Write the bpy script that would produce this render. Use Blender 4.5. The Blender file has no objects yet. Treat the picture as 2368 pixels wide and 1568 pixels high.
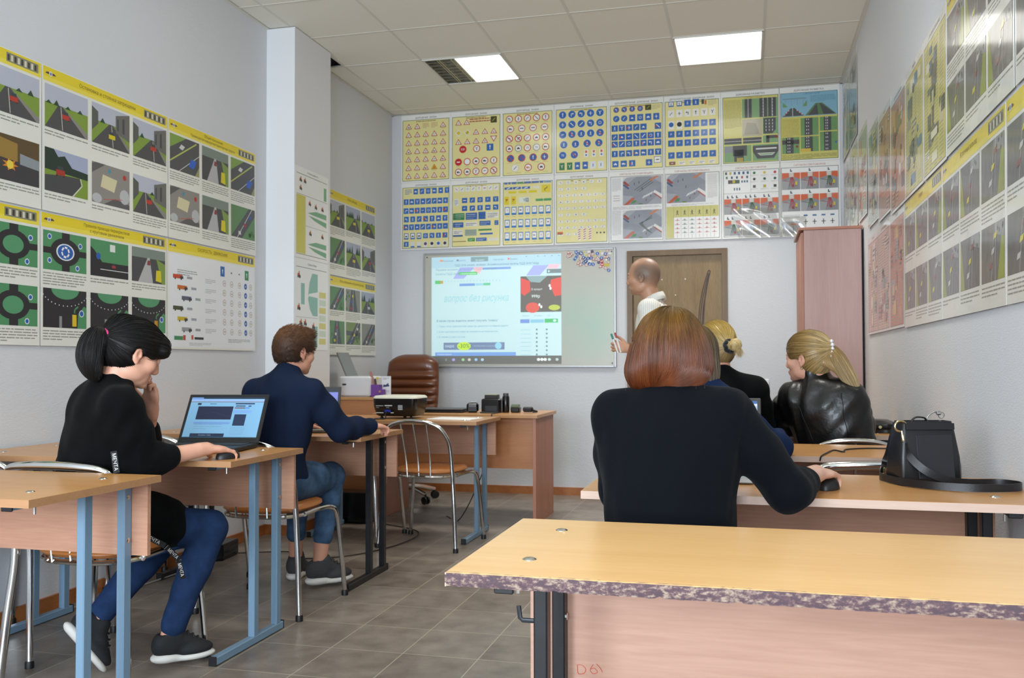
import bpy, bmesh, math, random
import numpy as np
from mathutils import Vector, Matrix, Euler

SC = bpy.context.scene
COL = SC.collection
PI = math.pi
R = math.radians

# ------------------------------------------------------------------ camera
cam_d = bpy.data.cameras.new('camera')
cam = bpy.data.objects.new('camera', cam_d)
COL.objects.link(cam)
cam_d.sensor_width = 36.0
cam_d.lens = 2124.67 / 2368 * 36.0
cam_d.clip_start = 0.05
YAW, PITCH, ROLL = R(14.35103), R(1.54102), R(-0.130457)
_f = Vector((-math.sin(YAW) * math.cos(PITCH), math.cos(YAW) * math.cos(PITCH), math.sin(PITCH)))
_r = Vector((math.cos(YAW), math.sin(YAW), 0))
_u = _r.cross(_f)
_r2 = _r * math.cos(ROLL) + _u * math.sin(ROLL)
_u2 = -_r * math.sin(ROLL) + _u * math.cos(ROLL)
cam.matrix_world = Matrix(((_r2.x, _u2.x, -_f.x, 0), (_r2.y, _u2.y, -_f.y, 0), (_r2.z, _u2.z, -_f.z, 1.10), (0, 0, 0, 1)))
cam_d.dof.use_dof = True
cam_d.dof.focus_distance = 2.5
cam_d.dof.aperture_fstop = 9.0
SC.camera = cam

# ------------------------------------------------------------------ light, exposure
SC.view_settings.view_transform = 'Standard'
SC.view_settings.look = 'None'
SC.view_settings.gamma = 1
SC.view_settings.use_curve_mapping = False
SC.view_settings.exposure = -0.10
w = bpy.data.worlds.new('world')
SC.world = w
w.use_nodes = True
w.node_tree.nodes['Background'].inputs[0].default_value = (0.75, 0.87, 1.0, 1)
w.node_tree.nodes['Background'].inputs[1].default_value = 1.0
LAMP_E = 3.2            # brightness of the diffuser face
LAMP_W = 14.5           # power of the tubes behind it, thrown downwards by the reflector
LAMP_C = (1.0, .975, .90)
def area(name, loc, rot, sx, sy, power, col, spread=180):
    d = bpy.data.lights.new(name, 'AREA')
    d.shape = 'RECTANGLE'; d.size = sx; d.size_y = sy; d.energy = power; d.color = col; d.spread = R(spread)
    o = bpy.data.objects.new(name, d); COL.objects.link(o)
    o.location = loc; o.rotation_euler = rot
    return o
# daylight through the two windows of the rear wall, behind the camera
area('window_daylight', (-2.05, -2.14, 1.52), (R(90), 0, 0), 1.30, 1.3, 128, (0.78, 0.89, 1.0), 160)
area('window_daylight', (-0.25, -2.14, 1.52), (R(90), 0, 0), 1.30, 1.3, 128, (0.78, 0.89, 1.0), 160)
# ------------------------------------------------------------------ helpers
def lin(c):
    if isinstance(c, str):
        c = c.lstrip('#'); c = c if len(c) == 6 else ''.join(k + k for k in c); c = tuple(int(c[i:i + 2], 16) / 255 for i in (0, 2, 4))
    return tuple((x / 12.92 if x <= 0.04045 else ((x + 0.055) / 1.055) ** 2.4) for x in c[:3]) + (1.0,)

_M = {}
def mat(name, col='#888888', rough=0.5, metal=0.0, bump=0.0, bscale=200.0, attr=False, emit=0.0, spec=0.5,
        coat=0.0, noise=0.0, nscale=8.0, aniso=0.0, sheen=0.0, trans=0.0, bdist=0.002, stretch=None):
    if name in _M: return _M[name]
    m = bpy.data.materials.new(name); m.use_nodes = True
    nt = m.node_tree; b = nt.nodes['Principled BSDF']
    I = b.inputs
    I['Base Color'].default_value = lin(col); I['Roughness'].default_value = rough
    I['Metallic'].default_value = metal; I['Specular IOR Level'].default_value = spec
    I['Coat Weight'].default_value = coat; I['Coat Roughness'].default_value = 0.08
    I['Sheen Weight'].default_value = sheen; I['Transmission Weight'].default_value = trans
    src = None
    if attr:
        a = nt.nodes.new('ShaderNodeAttribute'); a.attribute_name = 'Col'; src = a.outputs['Color']
        nt.links.new(src, I['Base Color'])
        if emit: nt.links.new(src, I['Emission Color'])
    elif emit: I['Emission Color'].default_value = lin(col)
    if emit: I['Emission Strength'].default_value = emit
    if noise or bump:
        tc = nt.nodes.new('ShaderNodeTexCoord'); vec = tc.outputs['Object']
        if stretch:
            mp = nt.nodes.new('ShaderNodeMapping'); mp.inputs['Scale'].default_value = stretch
            nt.links.new(vec, mp.inputs['Vector']); vec = mp.outputs['Vector']
    if noise:
        n = nt.nodes.new('ShaderNodeTexNoise'); n.inputs['Scale'].default_value = nscale; n.inputs['Detail'].default_value = 5
        nt.links.new(vec, n.inputs['Vector'])
        r = nt.nodes.new('ShaderNodeMapRange'); r.inputs['From Min'].default_value = .25; r.inputs['From Max'].default_value = .75
        r.inputs['To Min'].default_value = 1 - noise; r.inputs['To Max'].default_value = 1 + noise
        nt.links.new(n.outputs['Fac'], r.inputs['Value'])
        v = nt.nodes.new('ShaderNodeVectorMath'); v.operation = 'SCALE'
        if src: nt.links.new(src, v.inputs[0])
        else: v.inputs[0].default_value = lin(col)[:3]
        nt.links.new(r.outputs['Result'], v.inputs['Scale']); nt.links.new(v.outputs['Vector'], I['Base Color'])
    if bump:
        n = nt.nodes.new('ShaderNodeTexNoise'); n.inputs['Scale'].default_value = bscale; n.inputs['Detail'].default_value = 3
        nt.links.new(vec, n.inputs['Vector'])
        bp = nt.nodes.new('ShaderNodeBump'); bp.inputs['Strength'].default_value = bump; bp.inputs['Distance'].default_value = bdist
        nt.links.new(n.outputs['Fac'], bp.inputs['Height']); nt.links.new(bp.outputs['Normal'], I['Normal'])
    _M[name] = m
    return m

def wood(name, c1, c2, axis='x', rough=0.35, scale=1.0, fig=0.6):
    """laminate with a fine straight grain along one axis and broad soft figure"""
    if name in _M: return _M[name]
    m = bpy.data.materials.new(name); m.use_nodes = True
    nt = m.node_tree; N = nt.nodes; L = nt.links; b = N['Principled BSDF']
    tc = N.new('ShaderNodeTexCoord')
    def noise(sc, s, det):
        mp = N.new('ShaderNodeMapping'); mp.inputs['Scale'].default_value = sc
        L.new(tc.outputs['Object'], mp.inputs['Vector'])
        n = N.new('ShaderNodeTexNoise'); n.inputs['Scale'].default_value = s; n.inputs['Detail'].default_value = det
        n.inputs['Distortion'].default_value = 0.4
        L.new(mp.outputs['Vector'], n.inputs['Vector']); return n.outputs['Fac']
    st = {'x': (1, 16, 16), 'y': (16, 1, 16), 'z': (16, 16, 1)}[axis]
    fine = noise(tuple(a * scale for a in st), 9.0, 4)
    broad = noise(tuple(a * scale * .35 for a in st), 2.2, 2)
    mx = N.new('ShaderNodeMath'); mx.operation = 'MULTIPLY_ADD'; mx.inputs[1].default_value = fig
    L.new(broad, mx.inputs[0])
    m2 = N.new('ShaderNodeMath'); m2.operation = 'MULTIPLY'; m2.inputs[1].default_value = 1 - fig
    L.new(fine, m2.inputs[0]); L.new(m2.outputs[0], mx.inputs[2])
    cr = N.new('ShaderNodeValToRGB'); cr.color_ramp.elements[0].position = .34; cr.color_ramp.elements[1].position = .66
    cr.color_ramp.elements[0].color = lin(c1); cr.color_ramp.elements[1].color = lin(c2)
    L.new(mx.outputs[0], cr.inputs['Fac']); L.new(cr.outputs['Color'], b.inputs['Base Color'])
    b.inputs['Roughness'].default_value = rough
    _M[name] = m
    return m

def rotm(rx=0, ry=0, rz=0):
    return np.array(Euler((rx, ry, rz)).to_matrix())

class MB:
    """collects shapes and links them as one mesh object"""
    def __init__(s): s.v = []; s.f = []; s.mi = []; s.c = []; s.n = 0
    def add(s, v, f, mi=0, col=None):
        v = np.asarray(v, float).reshape(-1, 3)
        s.v.append(v); n = s.n
        for q in f: s.f.append([i + n for i in q]); s.mi.append(mi); s.c.append(col)
        s.n += len(v); return s
    def box(s, c, d, rot=None, bev=0.0, mi=0, col=None):
        c = np.array(c, float); d = np.array(d, float) / 2
        if bev <= 0:
            v = np.array([[x, y, z] for x in (-1, 1) for y in (-1, 1) for z in (-1, 1)]) * d
            f = [[0, 1, 3, 2], [4, 6, 7, 5], [0, 4, 5, 1], [2, 3, 7, 6], [0, 2, 6, 4], [1, 5, 7, 3]]
        else:
            b = min(bev, d.min() * .95); v = []; f = []
            idx = {}
            for x in (-1, 1):
                for y in (-1, 1):
                    for z in (-1, 1):
                        for k in range(3):
                            p = np.array([x, y, z]) * (d - b); p[k] = (x, y, z)[k] * d[k]
                            idx[(x, y, z, k)] = len(v); v.append(p)
            v = np.array(v)
            for k in range(3):
                a, bb = [(1, 2), (2, 0), (0, 1)][k]
                for sg in (-1, 1):
                    q = []
                    for (u, w_) in ((-1, -1), (1, -1), (1, 1), (-1, 1)):
                        t = [0, 0, 0]; t[k] = sg; t[a] = u; t[bb] = w_; q.append(idx[(*t, k)])
                    f.append(q if sg > 0 else q[::-1])
            for k in range(3):      # edges parallel to axis k
                a, bb = [(1, 2), (2, 0), (0, 1)][k]
                for u in (-1, 1):
                    for w_ in (-1, 1):
                        t0 = [0, 0, 0]; t0[a] = u; t0[bb] = w_; t1 = list(t0); t0[k] = -1; t1[k] = 1
                        q = [idx[(*t0, a)], idx[(*t1, a)], idx[(*t1, bb)], idx[(*t0, bb)]]
                        f.append(q if u * w_ < 0 else q[::-1])
            for x in (-1, 1):
                for y in (-1, 1):
                    for z in (-1, 1):
                        q = [idx[(x, y, z, k)] for k in range(3)]
                        f.append(q if x * y * z > 0 else q[::-1])
        if rot is not None: v = v @ np.asarray(rot).T
        return s.add(v + c, f, mi, col)
    def tube(s, pts, r, seg=10, closed=False, caps=True, mi=0, col=None, flat=1.0):
        p = np.asarray(pts, float); n = len(p)
        rr = np.full(n, r) if np.isscalar(r) else np.asarray(r, float)
        t = np.zeros_like(p)
        if closed: t = np.roll(p, -1, 0) - np.roll(p, 1, 0)
        else: t[1:-1] = p[2:] - p[:-2]; t[0] = p[1] - p[0]; t[-1] = p[-1] - p[-2]
        t /= np.linalg.norm(t, axis=1)[:, None] + 1e-12
        up = np.array([0, 0, 1.0]) if abs(t[0][2]) < .9 else np.array([0, 1.0, 0])
        nrm = []; a = np.cross(t[0], up); a /= np.linalg.norm(a)
        for i in range(n):
            a = a - t[i] * (a @ t[i]); a /= np.linalg.norm(a) + 1e-12; nrm.append(a.copy())
        nrm = np.array(nrm); bn = np.cross(t, nrm)
        ang = np.linspace(0, 2 * PI, seg, endpoint=False)
        v = (p[:, None] + rr[:, None, None] * (np.cos(ang)[None, :, None] * nrm[:, None] + flat * np.sin(ang)[None, :, None] * bn[:, None])).reshape(-1, 3)
        f = []
        for i in range(n if closed else n - 1):
            j = (i + 1) % n
            for k in range(seg):
                l = (k + 1) % seg; f.append([i * seg + k, i * seg + l, j * seg + l, j * seg + k])
        if caps and not closed:
            f.append(list(range(seg))[::-1]); f.append([(n - 1) * seg + k for k in range(seg)])
        return s.add(v, f, mi, col)
    def lathe(s, c, prof, seg=20, axis=(0, 0, 1), mi=0, col=None):
        ax = Vector(axis).normalized(); M = np.array(ax.to_track_quat('Z', 'Y').to_matrix())
        pts = []; 
        for (r, z) in prof:
            for k in range(seg):
                a = 2 * PI * k / seg; pts.append([r * math.cos(a), r * math.sin(a), z])
        v = np.array(pts) @ M.T + np.array(c, float); f = []
        for i in range(len(prof) - 1):
            for k in range(seg):
                l = (k + 1) % seg; f.append([i * seg + k, i * seg + l, (i + 1) * seg + l, (i + 1) * seg + k])
        f.append(list(range(seg))[::-1]); f.append([(len(prof) - 1) * seg + k for k in range(seg)])
        return s.add(v, f, mi, col)
    def prism(s, poly, z0, z1, M=None, mi=0, col=None):
        n = len(poly)
        v = [(x, y, z0) for x, y in poly] + [(x, y, z1) for x, y in poly]
        f = [list(range(n))[::-1], list(range(n, 2 * n))] + [[i, (i + 1) % n, n + (i + 1) % n, n + i] for i in range(n)]
        v = np.array(v, float)
        if M is not None: v = v @ np.asarray(M)[:3, :3].T + np.asarray(M)[:3, 3]
        return s.add(v, f, mi, col)
    def xf(s, M):
        M = np.asarray(M); s.v = [a @ M[:3, :3].T + M[:3, 3] for a in s.v]; return s
    def build_each(s, name, mats, parent=None, **k):
        i = 0; n0 = 0
        for a in s.v:
            q = MB(); n1 = n0 + len(a); fs = []
            while i < len(s.f) and n0 <= s.f[i][0] < n1: fs.append([t - n0 for t in s.f[i]]); i += 1
            q.add(a, fs); q.build(name, mats, parent, **k); n0 = n1
    def build(s, name, mats, parent=None, smooth=True, ang=0.6, loc=None):
        me = bpy.data.meshes.new(name)
        V = np.concatenate(s.v) if s.v else np.zeros((0, 3))
        if loc is not None: V = V - np.array(loc)
        me.from_pydata(V.tolist(), [], s.f)
        for m in (mats if isinstance(mats, (list, tuple)) else [mats]): me.materials.append(m)
        if any(s.mi): me.polygons.foreach_set('material_index', s.mi)
        if any(c is not None for c in s.c):
            at = me.color_attributes.new('Col', 'FLOAT_COLOR', 'CORNER')
            cc = [lin(c) if c is not None else (1, 1, 1, 1) for c in s.c]
            data = np.repeat(np.array(cc), [len(f) for f in s.f], axis=0)
            at.data.foreach_set('color', data.ravel())
        if smooth and len(me.polygons):
            me.polygons.foreach_set('use_smooth', [True] * len(me.polygons))
            me.set_sharp_from_angle(angle=ang)
        me.update()
        o = bpy.data.objects.new(name, me); COL.objects.link(o)
        if parent is not None: o.parent = parent
        if loc is not None: o.location = loc
        return o

def spl(pts, n=8):
    """catmull-rom through the points"""
    p = [np.array(q, float) for q in pts]; p = [2 * p[0] - p[1]] + p + [2 * p[-1] - p[-2]]; out = []
    for i in range(1, len(p) - 2):
        for k in range(n):
            t = k / n
            out.append(.5 * ((2 * p[i]) + (-p[i - 1] + p[i + 1]) * t + (2 * p[i - 1] - 5 * p[i] + 4 * p[i + 1] - p[i + 2]) * t * t + (-p[i - 1] + 3 * p[i] - 3 * p[i + 1] + p[i + 2]) * t ** 3))
    out.append(p[-2]); return np.array(out)

def thing(name, label, cat, loc=(0, 0, 0), rz=0.0, group=None):
    o = bpy.data.objects.new(name, None); COL.objects.link(o)
    o.empty_display_size = .1
    o.location = loc; o.rotation_euler = (0, 0, rz)
    return tag(o, label, cat, group)
def tag(o, label, cat, group=None):
    o['label'] = label; o['category'] = cat
    if group: o['group'] = group
    return o
def struct(o, label=None):
    o['kind'] = 'structure'
    if label: o['label'] = label
    return o
def dup(root, loc, rz, label, group=None):
    r = root.copy(); COL.objects.link(r); r.location = loc; r.rotation_euler = (0, 0, rz)
    r['label'] = label
    if group: r['group'] = group
    def rec(src, dst):
        for ch in list(src.children):
            c = ch.copy(); COL.objects.link(c); c.parent = dst
            rec(ch, c)
    rec(root, r)
    return r
# ------------------------------------------------------------------ room
X0, X1, Y0, Y1, ZC = -3.04, 0.745, -2.2, 7.60, 3.30
def wall_mat(name, col, rib):
    m = bpy.data.materials.new(name); m.use_nodes = True
    nt = m.node_tree; N = nt.nodes; L = nt.links; b = N['Principled BSDF']
    b.inputs['Base Color'].default_value = lin(col); b.inputs['Roughness'].default_value = .75
    tc = N.new('ShaderNodeTexCoord')
    mp = N.new('ShaderNodeMapping'); mp.inputs['Scale'].default_value = (55, 55, 160)
    L.new(tc.outputs['Object'], mp.inputs['Vector'])
    n = N.new('ShaderNodeTexNoise'); n.inputs['Scale'].default_value = 1.2; n.inputs['Detail'].default_value = 3
    L.new(mp.outputs['Vector'], n.inputs['Vector'])
    bp = N.new('ShaderNodeBump'); bp.inputs['Strength'].default_value = rib; bp.inputs['Distance'].default_value = .004
    L.new(n.outputs['Fac'], bp.inputs['Height']); L.new(bp.outputs['Normal'], b.inputs['Normal'])
    return m
M_wall = wall_mat('painted_wallpaper', '#d6d8dc', .35)
T = .12
def bx(name, lo, hi, m, label=None):
    lo = np.array(lo); hi = np.array(hi)
    return struct(MB().box((lo + hi) / 2, hi - lo).build(name, m, smooth=False), label)
bx('wall_left', (X0 - T, Y0 - T, 0), (X0, Y1 + T, ZC + .3), M_wall, 'white painted left wall hung with posters')
bx('wall_right', (X1, Y0 - T, 0), (X1 + T, Y1 + T, ZC + .3), M_wall, 'white wall with a fine ribbed texture on the right')
# front wall (far) with door opening
DX0, DX1, DZ = -0.958, -0.147, 2.03
mb = MB()
for lo, hi in (((X0, Y1, 0), (DX0, Y1 + T, ZC + .3)), ((DX1, Y1, 0), (X1, Y1 + T, ZC + .3)), ((DX0, Y1, DZ), (DX1, Y1 + T, ZC + .3))):
    lo = np.array(lo); hi = np.array(hi); mb.box((lo + hi) / 2, hi - lo)
struct(mb.build('wall_back', M_wall, smooth=False), 'white far wall behind the teacher')
# rear wall behind the camera with two window openings
mb = MB(); ws = [(-2.7, -1.4), (-0.9, 0.4)]; WZ0, WZ1 = 0.85, 2.2
xs = [X0] + [v for p in ws for v in p] + [X1]
for i in range(0, len(xs), 2): mb.box(((xs[i] + xs[i + 1]) / 2, Y0 - T / 2, ZC / 2), (xs[i + 1] - xs[i], T, ZC))
for a, b in ws:
    mb.box(((a + b) / 2, Y0 - T / 2, WZ0 / 2), (b - a, T, WZ0)); mb.box(((a + b) / 2, Y0 - T / 2, (WZ1 + ZC) / 2), (b - a, T, ZC - WZ1))
struct(mb.build('wall_rear', M_wall, smooth=False))
M_pvc = mat('white_plastic_frame', '#e8eaec', .35)
for i, (a, b) in enumerate(ws):
    mb = MB()
    for x in (a + .03, b - .03, (a + b) / 2): mb.box((x, Y0 - .04, (WZ0 + WZ1) / 2), (.05, .05, WZ1 - WZ0))
    for z in (WZ0 + .03, WZ1 - .03): mb.box(((a + b) / 2, Y0 - .04, z), (b - a, .05, .05))
    struct(mb.build('window_%d' % (i + 1), M_pvc, smooth=False))
# pillar at the left wall
M_pil = wall_mat('painted_plaster', '#e2e3e5', .1)
bx('wall_pillar', (X0, 5.40, 0), (-2.838, 5.93, ZC), M_pil, 'white square pillar standing out from the left wall')
# floor: stoneware tiles with light joints
m = bpy.data.materials.new('floor_tiles'); m.use_nodes = True
nt = m.node_tree; N = nt.nodes; L = nt.links; b = N['Principled BSDF']
tc = N.new('ShaderNodeTexCoord'); sp = N.new('ShaderNodeSeparateXYZ'); L.new(tc.outputs['Object'], sp.inputs[0])
def joint(sock, off, step, wd):
    a = N.new('ShaderNodeMath'); a.operation = 'SUBTRACT'; L.new(sock, a.inputs[0]); a.inputs[1].default_value = off
    w1 = N.new('ShaderNodeMath'); w1.operation = 'PINGPONG'; L.new(a.outputs[0], w1.inputs[0]); w1.inputs[1].default_value = step / 2
    c = N.new('ShaderNodeMath'); c.operation = 'LESS_THAN'; L.new(w1.outputs[0], c.inputs[0]); c.inputs[1].default_value = wd
    fl = N.new('ShaderNodeMath'); fl.operation = 'DIVIDE'; L.new(a.outputs[0], fl.inputs[0]); fl.inputs[1].default_value = step
    f2 = N.new('ShaderNodeMath'); f2.operation = 'FLOOR'; L.new(fl.outputs[0], f2.inputs[0])
    return c.outputs[0], f2.outputs[0]
j1, c1 = joint(sp.outputs['X'], -1.575, .297, .0022)
j2, c2 = joint(sp.outputs['Y'], 3.31, .32, .0022)
mx = N.new('ShaderNodeMath'); mx.operation = 'MAXIMUM'; L.new(j1, mx.inputs[0]); L.new(j2, mx.inputs[1])
cx = N.new('ShaderNodeCombineXYZ'); L.new(c1, cx.inputs[0]); L.new(c2, cx.inputs[1])
wn = N.new('ShaderNodeTexWhiteNoise'); L.new(cx.outputs[0], wn.inputs['Vector'])
n1 = N.new('ShaderNodeTexNoise'); n1.inputs['Scale'].default_value = 9; n1.inputs['Detail'].default_value = 6; L.new(tc.outputs['Object'], n1.inputs['Vector'])
n2 = N.new('ShaderNodeTexNoise'); n2.inputs['Scale'].default_value = 220; n2.inputs['Detail'].default_value = 2; L.new(tc.outputs['Object'], n2.inputs['Vector'])
ad = N.new('ShaderNodeMath'); ad.operation = 'MULTIPLY_ADD'; ad.inputs[1].default_value = .25; L.new(wn.outputs['Value'], ad.inputs[0]); L.new(n1.outputs['Fac'], ad.inputs[2])
ad2 = N.new('ShaderNodeMath'); ad2.operation = 'MULTIPLY_ADD'; ad2.inputs[1].default_value = .3; L.new(n2.outputs['Fac'], ad2.inputs[0]); L.new(ad.outputs[0], ad2.inputs[2])
cr = N.new('ShaderNodeValToRGB'); cr.color_ramp.elements[0].position = .45; cr.color_ramp.elements[1].position = 1.1
cr.color_ramp.elements[0].color = lin('#675d54'); cr.color_ramp.elements[1].color = lin('#90857a'); L.new(ad2.outputs[0], cr.inputs['Fac'])
mc = N.new('ShaderNodeMix'); mc.data_type = 'RGBA'; L.new(mx.outputs[0], mc.inputs['Factor']); L.new(cr.outputs['Color'], mc.inputs[6]); mc.inputs[7].default_value = lin('#a8a08c')
L.new(mc.outputs[2], b.inputs['Base Color']); b.inputs['Roughness'].default_value = .32
bp = N.new('ShaderNodeBump'); bp.inputs['Strength'].default_value = .12; bp.inputs['Distance'].default_value = .002; L.new(n2.outputs['Fac'], bp.inputs['Height']); L.new(bp.outputs['Normal'], b.inputs['Normal'])
bx('floor', (X0 - T, Y0 - T, -.1), (X1 + T, Y1 + T, 0), m, 'brown grey stoneware tile floor with light joints')
# ceiling: slab above, suspended tiles with T bars
M_tile = mat('mineral_fibre_tile', '#e9e7db', .9, bump=.3, bscale=260, bdist=.001)
M_bar = mat('white_grid_bar', '#d9d7cc', .6)
M_dark = mat('dark_void', '#0c0c0c', .9)
bx('trim_1', (X0 - T, Y0 - T, ZC + .25), (X1 + T, Y1 + T, ZC + .35), M_dark)
gx = [-2.872 + .6 * k for k in range(-1, 8)]; gy = [5.638 + .6 * k for k in range(-14, 5)]
fix = {(1, 1): 'half', (4, 1): 'full', (1, -3): 'full', (4, -3): 'full', (1, -8): 'full', (4, -8): 'full'}
tiles = MB()
for i in range(len(gx) - 1):
    for j in range(len(gy) - 1):
        if (i - 1, j - 14) in fix: continue
        a, b_, c, d = max(gx[i], X0), min(gx[i + 1], X1), max(gy[j], Y0), min(gy[j + 1], Y1)
        if b_ - a < .01 or d - c < .01: continue
        if (i, j - 14) == (0, 0): d = 5.87        # gap beside the pillar, a torn tile
        tiles.box(((a + b_) / 2, (c + d) / 2, ZC + .012), (b_ - a - .004, d - c - .004, .012))
ceil = struct(tiles.build('ceiling', M_tile, smooth=False), 'suspended ceiling of square off-white tiles')
g = MB()
for x in gx[1:-1]: g.box((x, (Y0 + Y1) / 2, ZC + .006), (.018, Y1 - Y0, .004))
for y in gy[1:-1]:
    if y < Y1: g.box(((X0 + X1) / 2, y, ZC + .0055), (X1 - X0, .018, .004))
struct(g.build('trim_2', M_bar, smooth=False), 'white grid bars of the suspended ceiling')
# perimeter angle
g = MB()
g.box((X0 + .01, (Y0 + Y1) / 2, ZC), (.02, Y1 - Y0, .003)); g.box((X1 - .01, (Y0 + Y1) / 2, ZC), (.02, Y1 - Y0, .003)); g.box(((X0 + X1) / 2, Y1 - .01, ZC), (X1 - X0, .02, .003))
struct(g.build('trim_3', M_bar, smooth=False))
# baseboards
M_base = wood('baseboard_wood', '#9a5a2c', '#b4723c', 'y', .4)
def bb(name, lo, hi): bx(name, lo, hi, M_base, None)
bb('baseboard_left', (X0, Y0, 0), (X0 + .014, 5.40, .065)); bb('baseboard_left', (X0, 5.93, 0), (X0 + .014, Y1, .065))
bb('baseboard_left', (X0, 5.386, 0), (-2.824, 5.40, .065)); bb('baseboard_left', (-2.838, 5.40, 0), (-2.824, 5.93, .065))
bb('baseboard_back', (X0, Y1 - .014, 0), (DX0 - .02, Y1, .065)); bb('baseboard_back', (DX1 + .02, Y1 - .014, 0), (X1, Y1, .065))
bb('baseboard_right', (X1 - .014, Y0, 0), (X1, Y1, .065))
# door with frame and curved inlay lines
M_door = wood('brown_oak_door', '#7c6239', '#957b4f', 'z', .45, 1.6, .35)
M_frame = wood('door_frame_wood', '#5d4420', '#75582c', 'z', .4)
M_inlay = mat('dark_inlay', '#3b1f1c', .35)
fr = MB(); w_ = .045
fr.box((DX0 + w_ / 2, Y1 + .03, DZ / 2), (w_, .10, DZ)); fr.box((DX1 - w_ / 2, Y1 + .03, DZ / 2), (w_, .10, DZ)); fr.box(((DX0 + DX1) / 2, Y1 + .03, DZ - w_ / 2), (DX1 - DX0 - 2 * w_, .10, w_))
door = struct(fr.build('door_1', M_frame, smooth=False), 'brown wooden door behind the standing teacher')
lf = MB().box(((DX0 + DX1) / 2, Y1 + .045, (DZ - w_) / 2), (DX1 - DX0 - 2 * w_ - .004, .04, DZ - w_ - .002)).build('door_leaf', M_door, door, smooth=False)
def door_pt(px, pz, y=Y1 + .023): return (px, y, pz)
inl = MB()
c_out = [(-.392, 1.05), (-.385, 1.35), (-.372, 1.55), (-.345, 1.70), (-.312, 1.82), (-.298, 1.853), (-.289, 1.853), (-.287, 1.84), (-.305, 1.76), (-.328, 1.62), (-.34, 1.45), (-.345, 1.05)]
c_in = [(-.378, 1.05), (-.372, 1.35), (-.358, 1.55), (-.331, 1.70), (-.297, 1.835), (-.318, 1.70), (-.342, 1.55), (-.355, 1.35), (-.357, 1.05)]
for c in (c_out, c_in): inl.tube([door_pt(*q) for q in spl([(x, z, 0) for x, z in c], 6)[:, :2]], .0035, 6)
inl.build('inlay_line', M_inlay, lf)
dots = MB()
for px, pz in ((-.675, 1.79), (-.485, 1.79), (-.565, 1.66)): dots.lathe(door_pt(px, pz, Y1 + .024), [(.006, 0), (.006, .003)], 8, (0, -1, 0))
dots.build('plaster_spot', mat('plaster_white', '#e4e0d6', .8), lf)
MB().tube([(DX0 + .1, Y1 + .02, 1.0), (DX0 + .1, Y1 - .03, 1.0), (DX0 + .21, Y1 - .035, 1.0)], .009, 8).build('door_handle', mat('brushed_steel', '#b4b4b4', .3, 1), door)
# light switch
sw = thing('light_switch', 'white square light switch on the far wall between bun and leather jacket', 'switch', (.125, Y1, .93))
MB().box((0, -.006, 0), (.085, .012, .085), bev=.004).build('cover', mat('switch_white', '#ececea', .3), sw)
MB().box((0, -.014, 0), (.05, .008, .055), bev=.003).build('rocker', mat('switch_white', '#ececea', .3), sw)
# ceiling lamps
M_em = bpy.data.materials.new('lamp_diffuser'); M_em.use_nodes = True
bb_ = M_em.node_tree.nodes['Principled BSDF']; bb_.inputs['Base Color'].default_value = (.9, .9, .88, 1)
bb_.inputs['Emission Color'].default_value = (1, .98, .9, 1); bb_.inputs['Emission Strength'].default_value = LAMP_E
M_louv = mat('louvre_aluminium', '#b9b7ac', .25, .9)
M_steel = mat('lamp_housing', '#dcdcd6', .4)
lab = {(1, 1): 'ceiling lamp left of centre, left third unlit showing its louvre', (4, 1): 'fully lit square ceiling lamp above the right half of the room'}
for (cx_, cy_), kind in fix.items():
    x = gx[cx_ + 1] + .3; y = gy[cy_ + 14] + .3
    t = thing('ceiling_lamp', lab.get((cx_, cy_), ('square ceiling lamp over the %s, outside the picture' % {(1, -3): 'left desks', (4, -3): 'right desks', (1, -8): 'rear left of the room', (4, -8): 'rear right of the room'}[(cx_, cy_)]) if cy_ < 0 else ''), 'ceiling lamp', (x, y, ZC), 0, 'recessed ceiling lamps')
    h = MB()
    for sx, sy, dx, dy in ((-1, 0, .012, .596), (1, 0, .012, .596), (0, -1, .596, .012), (0, 1, .596, .012)):
        h.box((sx * .291, sy * .291, .036), (dx, dy, .08))
    h.box((0, 0, .08), (.58, .58, .008))
    h.build('housing', M_steel, t, smooth=False)
    area('lamp_tubes', (x + (.115 if kind == 'half' else 0), y, ZC - .004), (0, 0, 0), .335 if kind == 'half' else .57, .57, LAMP_W * {(1, 1): .7, (4, 1): 1.15, (1, -3): .35, (4, -3): .7, (1, -8): .4, (4, -8): .5}[(cx_, cy_)], LAMP_C, 96)
    if kind == 'full':
        MB().box((0, 0, .004), (.572, .572, .008)).build('diffuser', M_em, t, smooth=False)
    else:
        MB().box((.115, 0, .004), (.335, .572, .008)).build('diffuser', M_em, t, smooth=False)
        l = MB()
        for x_ in (-.283, -.19, -.175, -.085, -.058): l.box((x_, 0, .02), (.006, .57, .04))
        for k in range(9): l.box((-.17, -.28 + .07 * k, .02), (.228, .004, .036))
        l.build('louvre', M_louv, t, smooth=False)
        tb = MB()
        for x_ in (-.235, -.125): tb.tube([(x_, -.27, .055), (x_, .27, .055)], .012, 10)
        tb.build('unlit_tube', mat('dead_tube', '#d0d0cc', .3), t)
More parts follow.
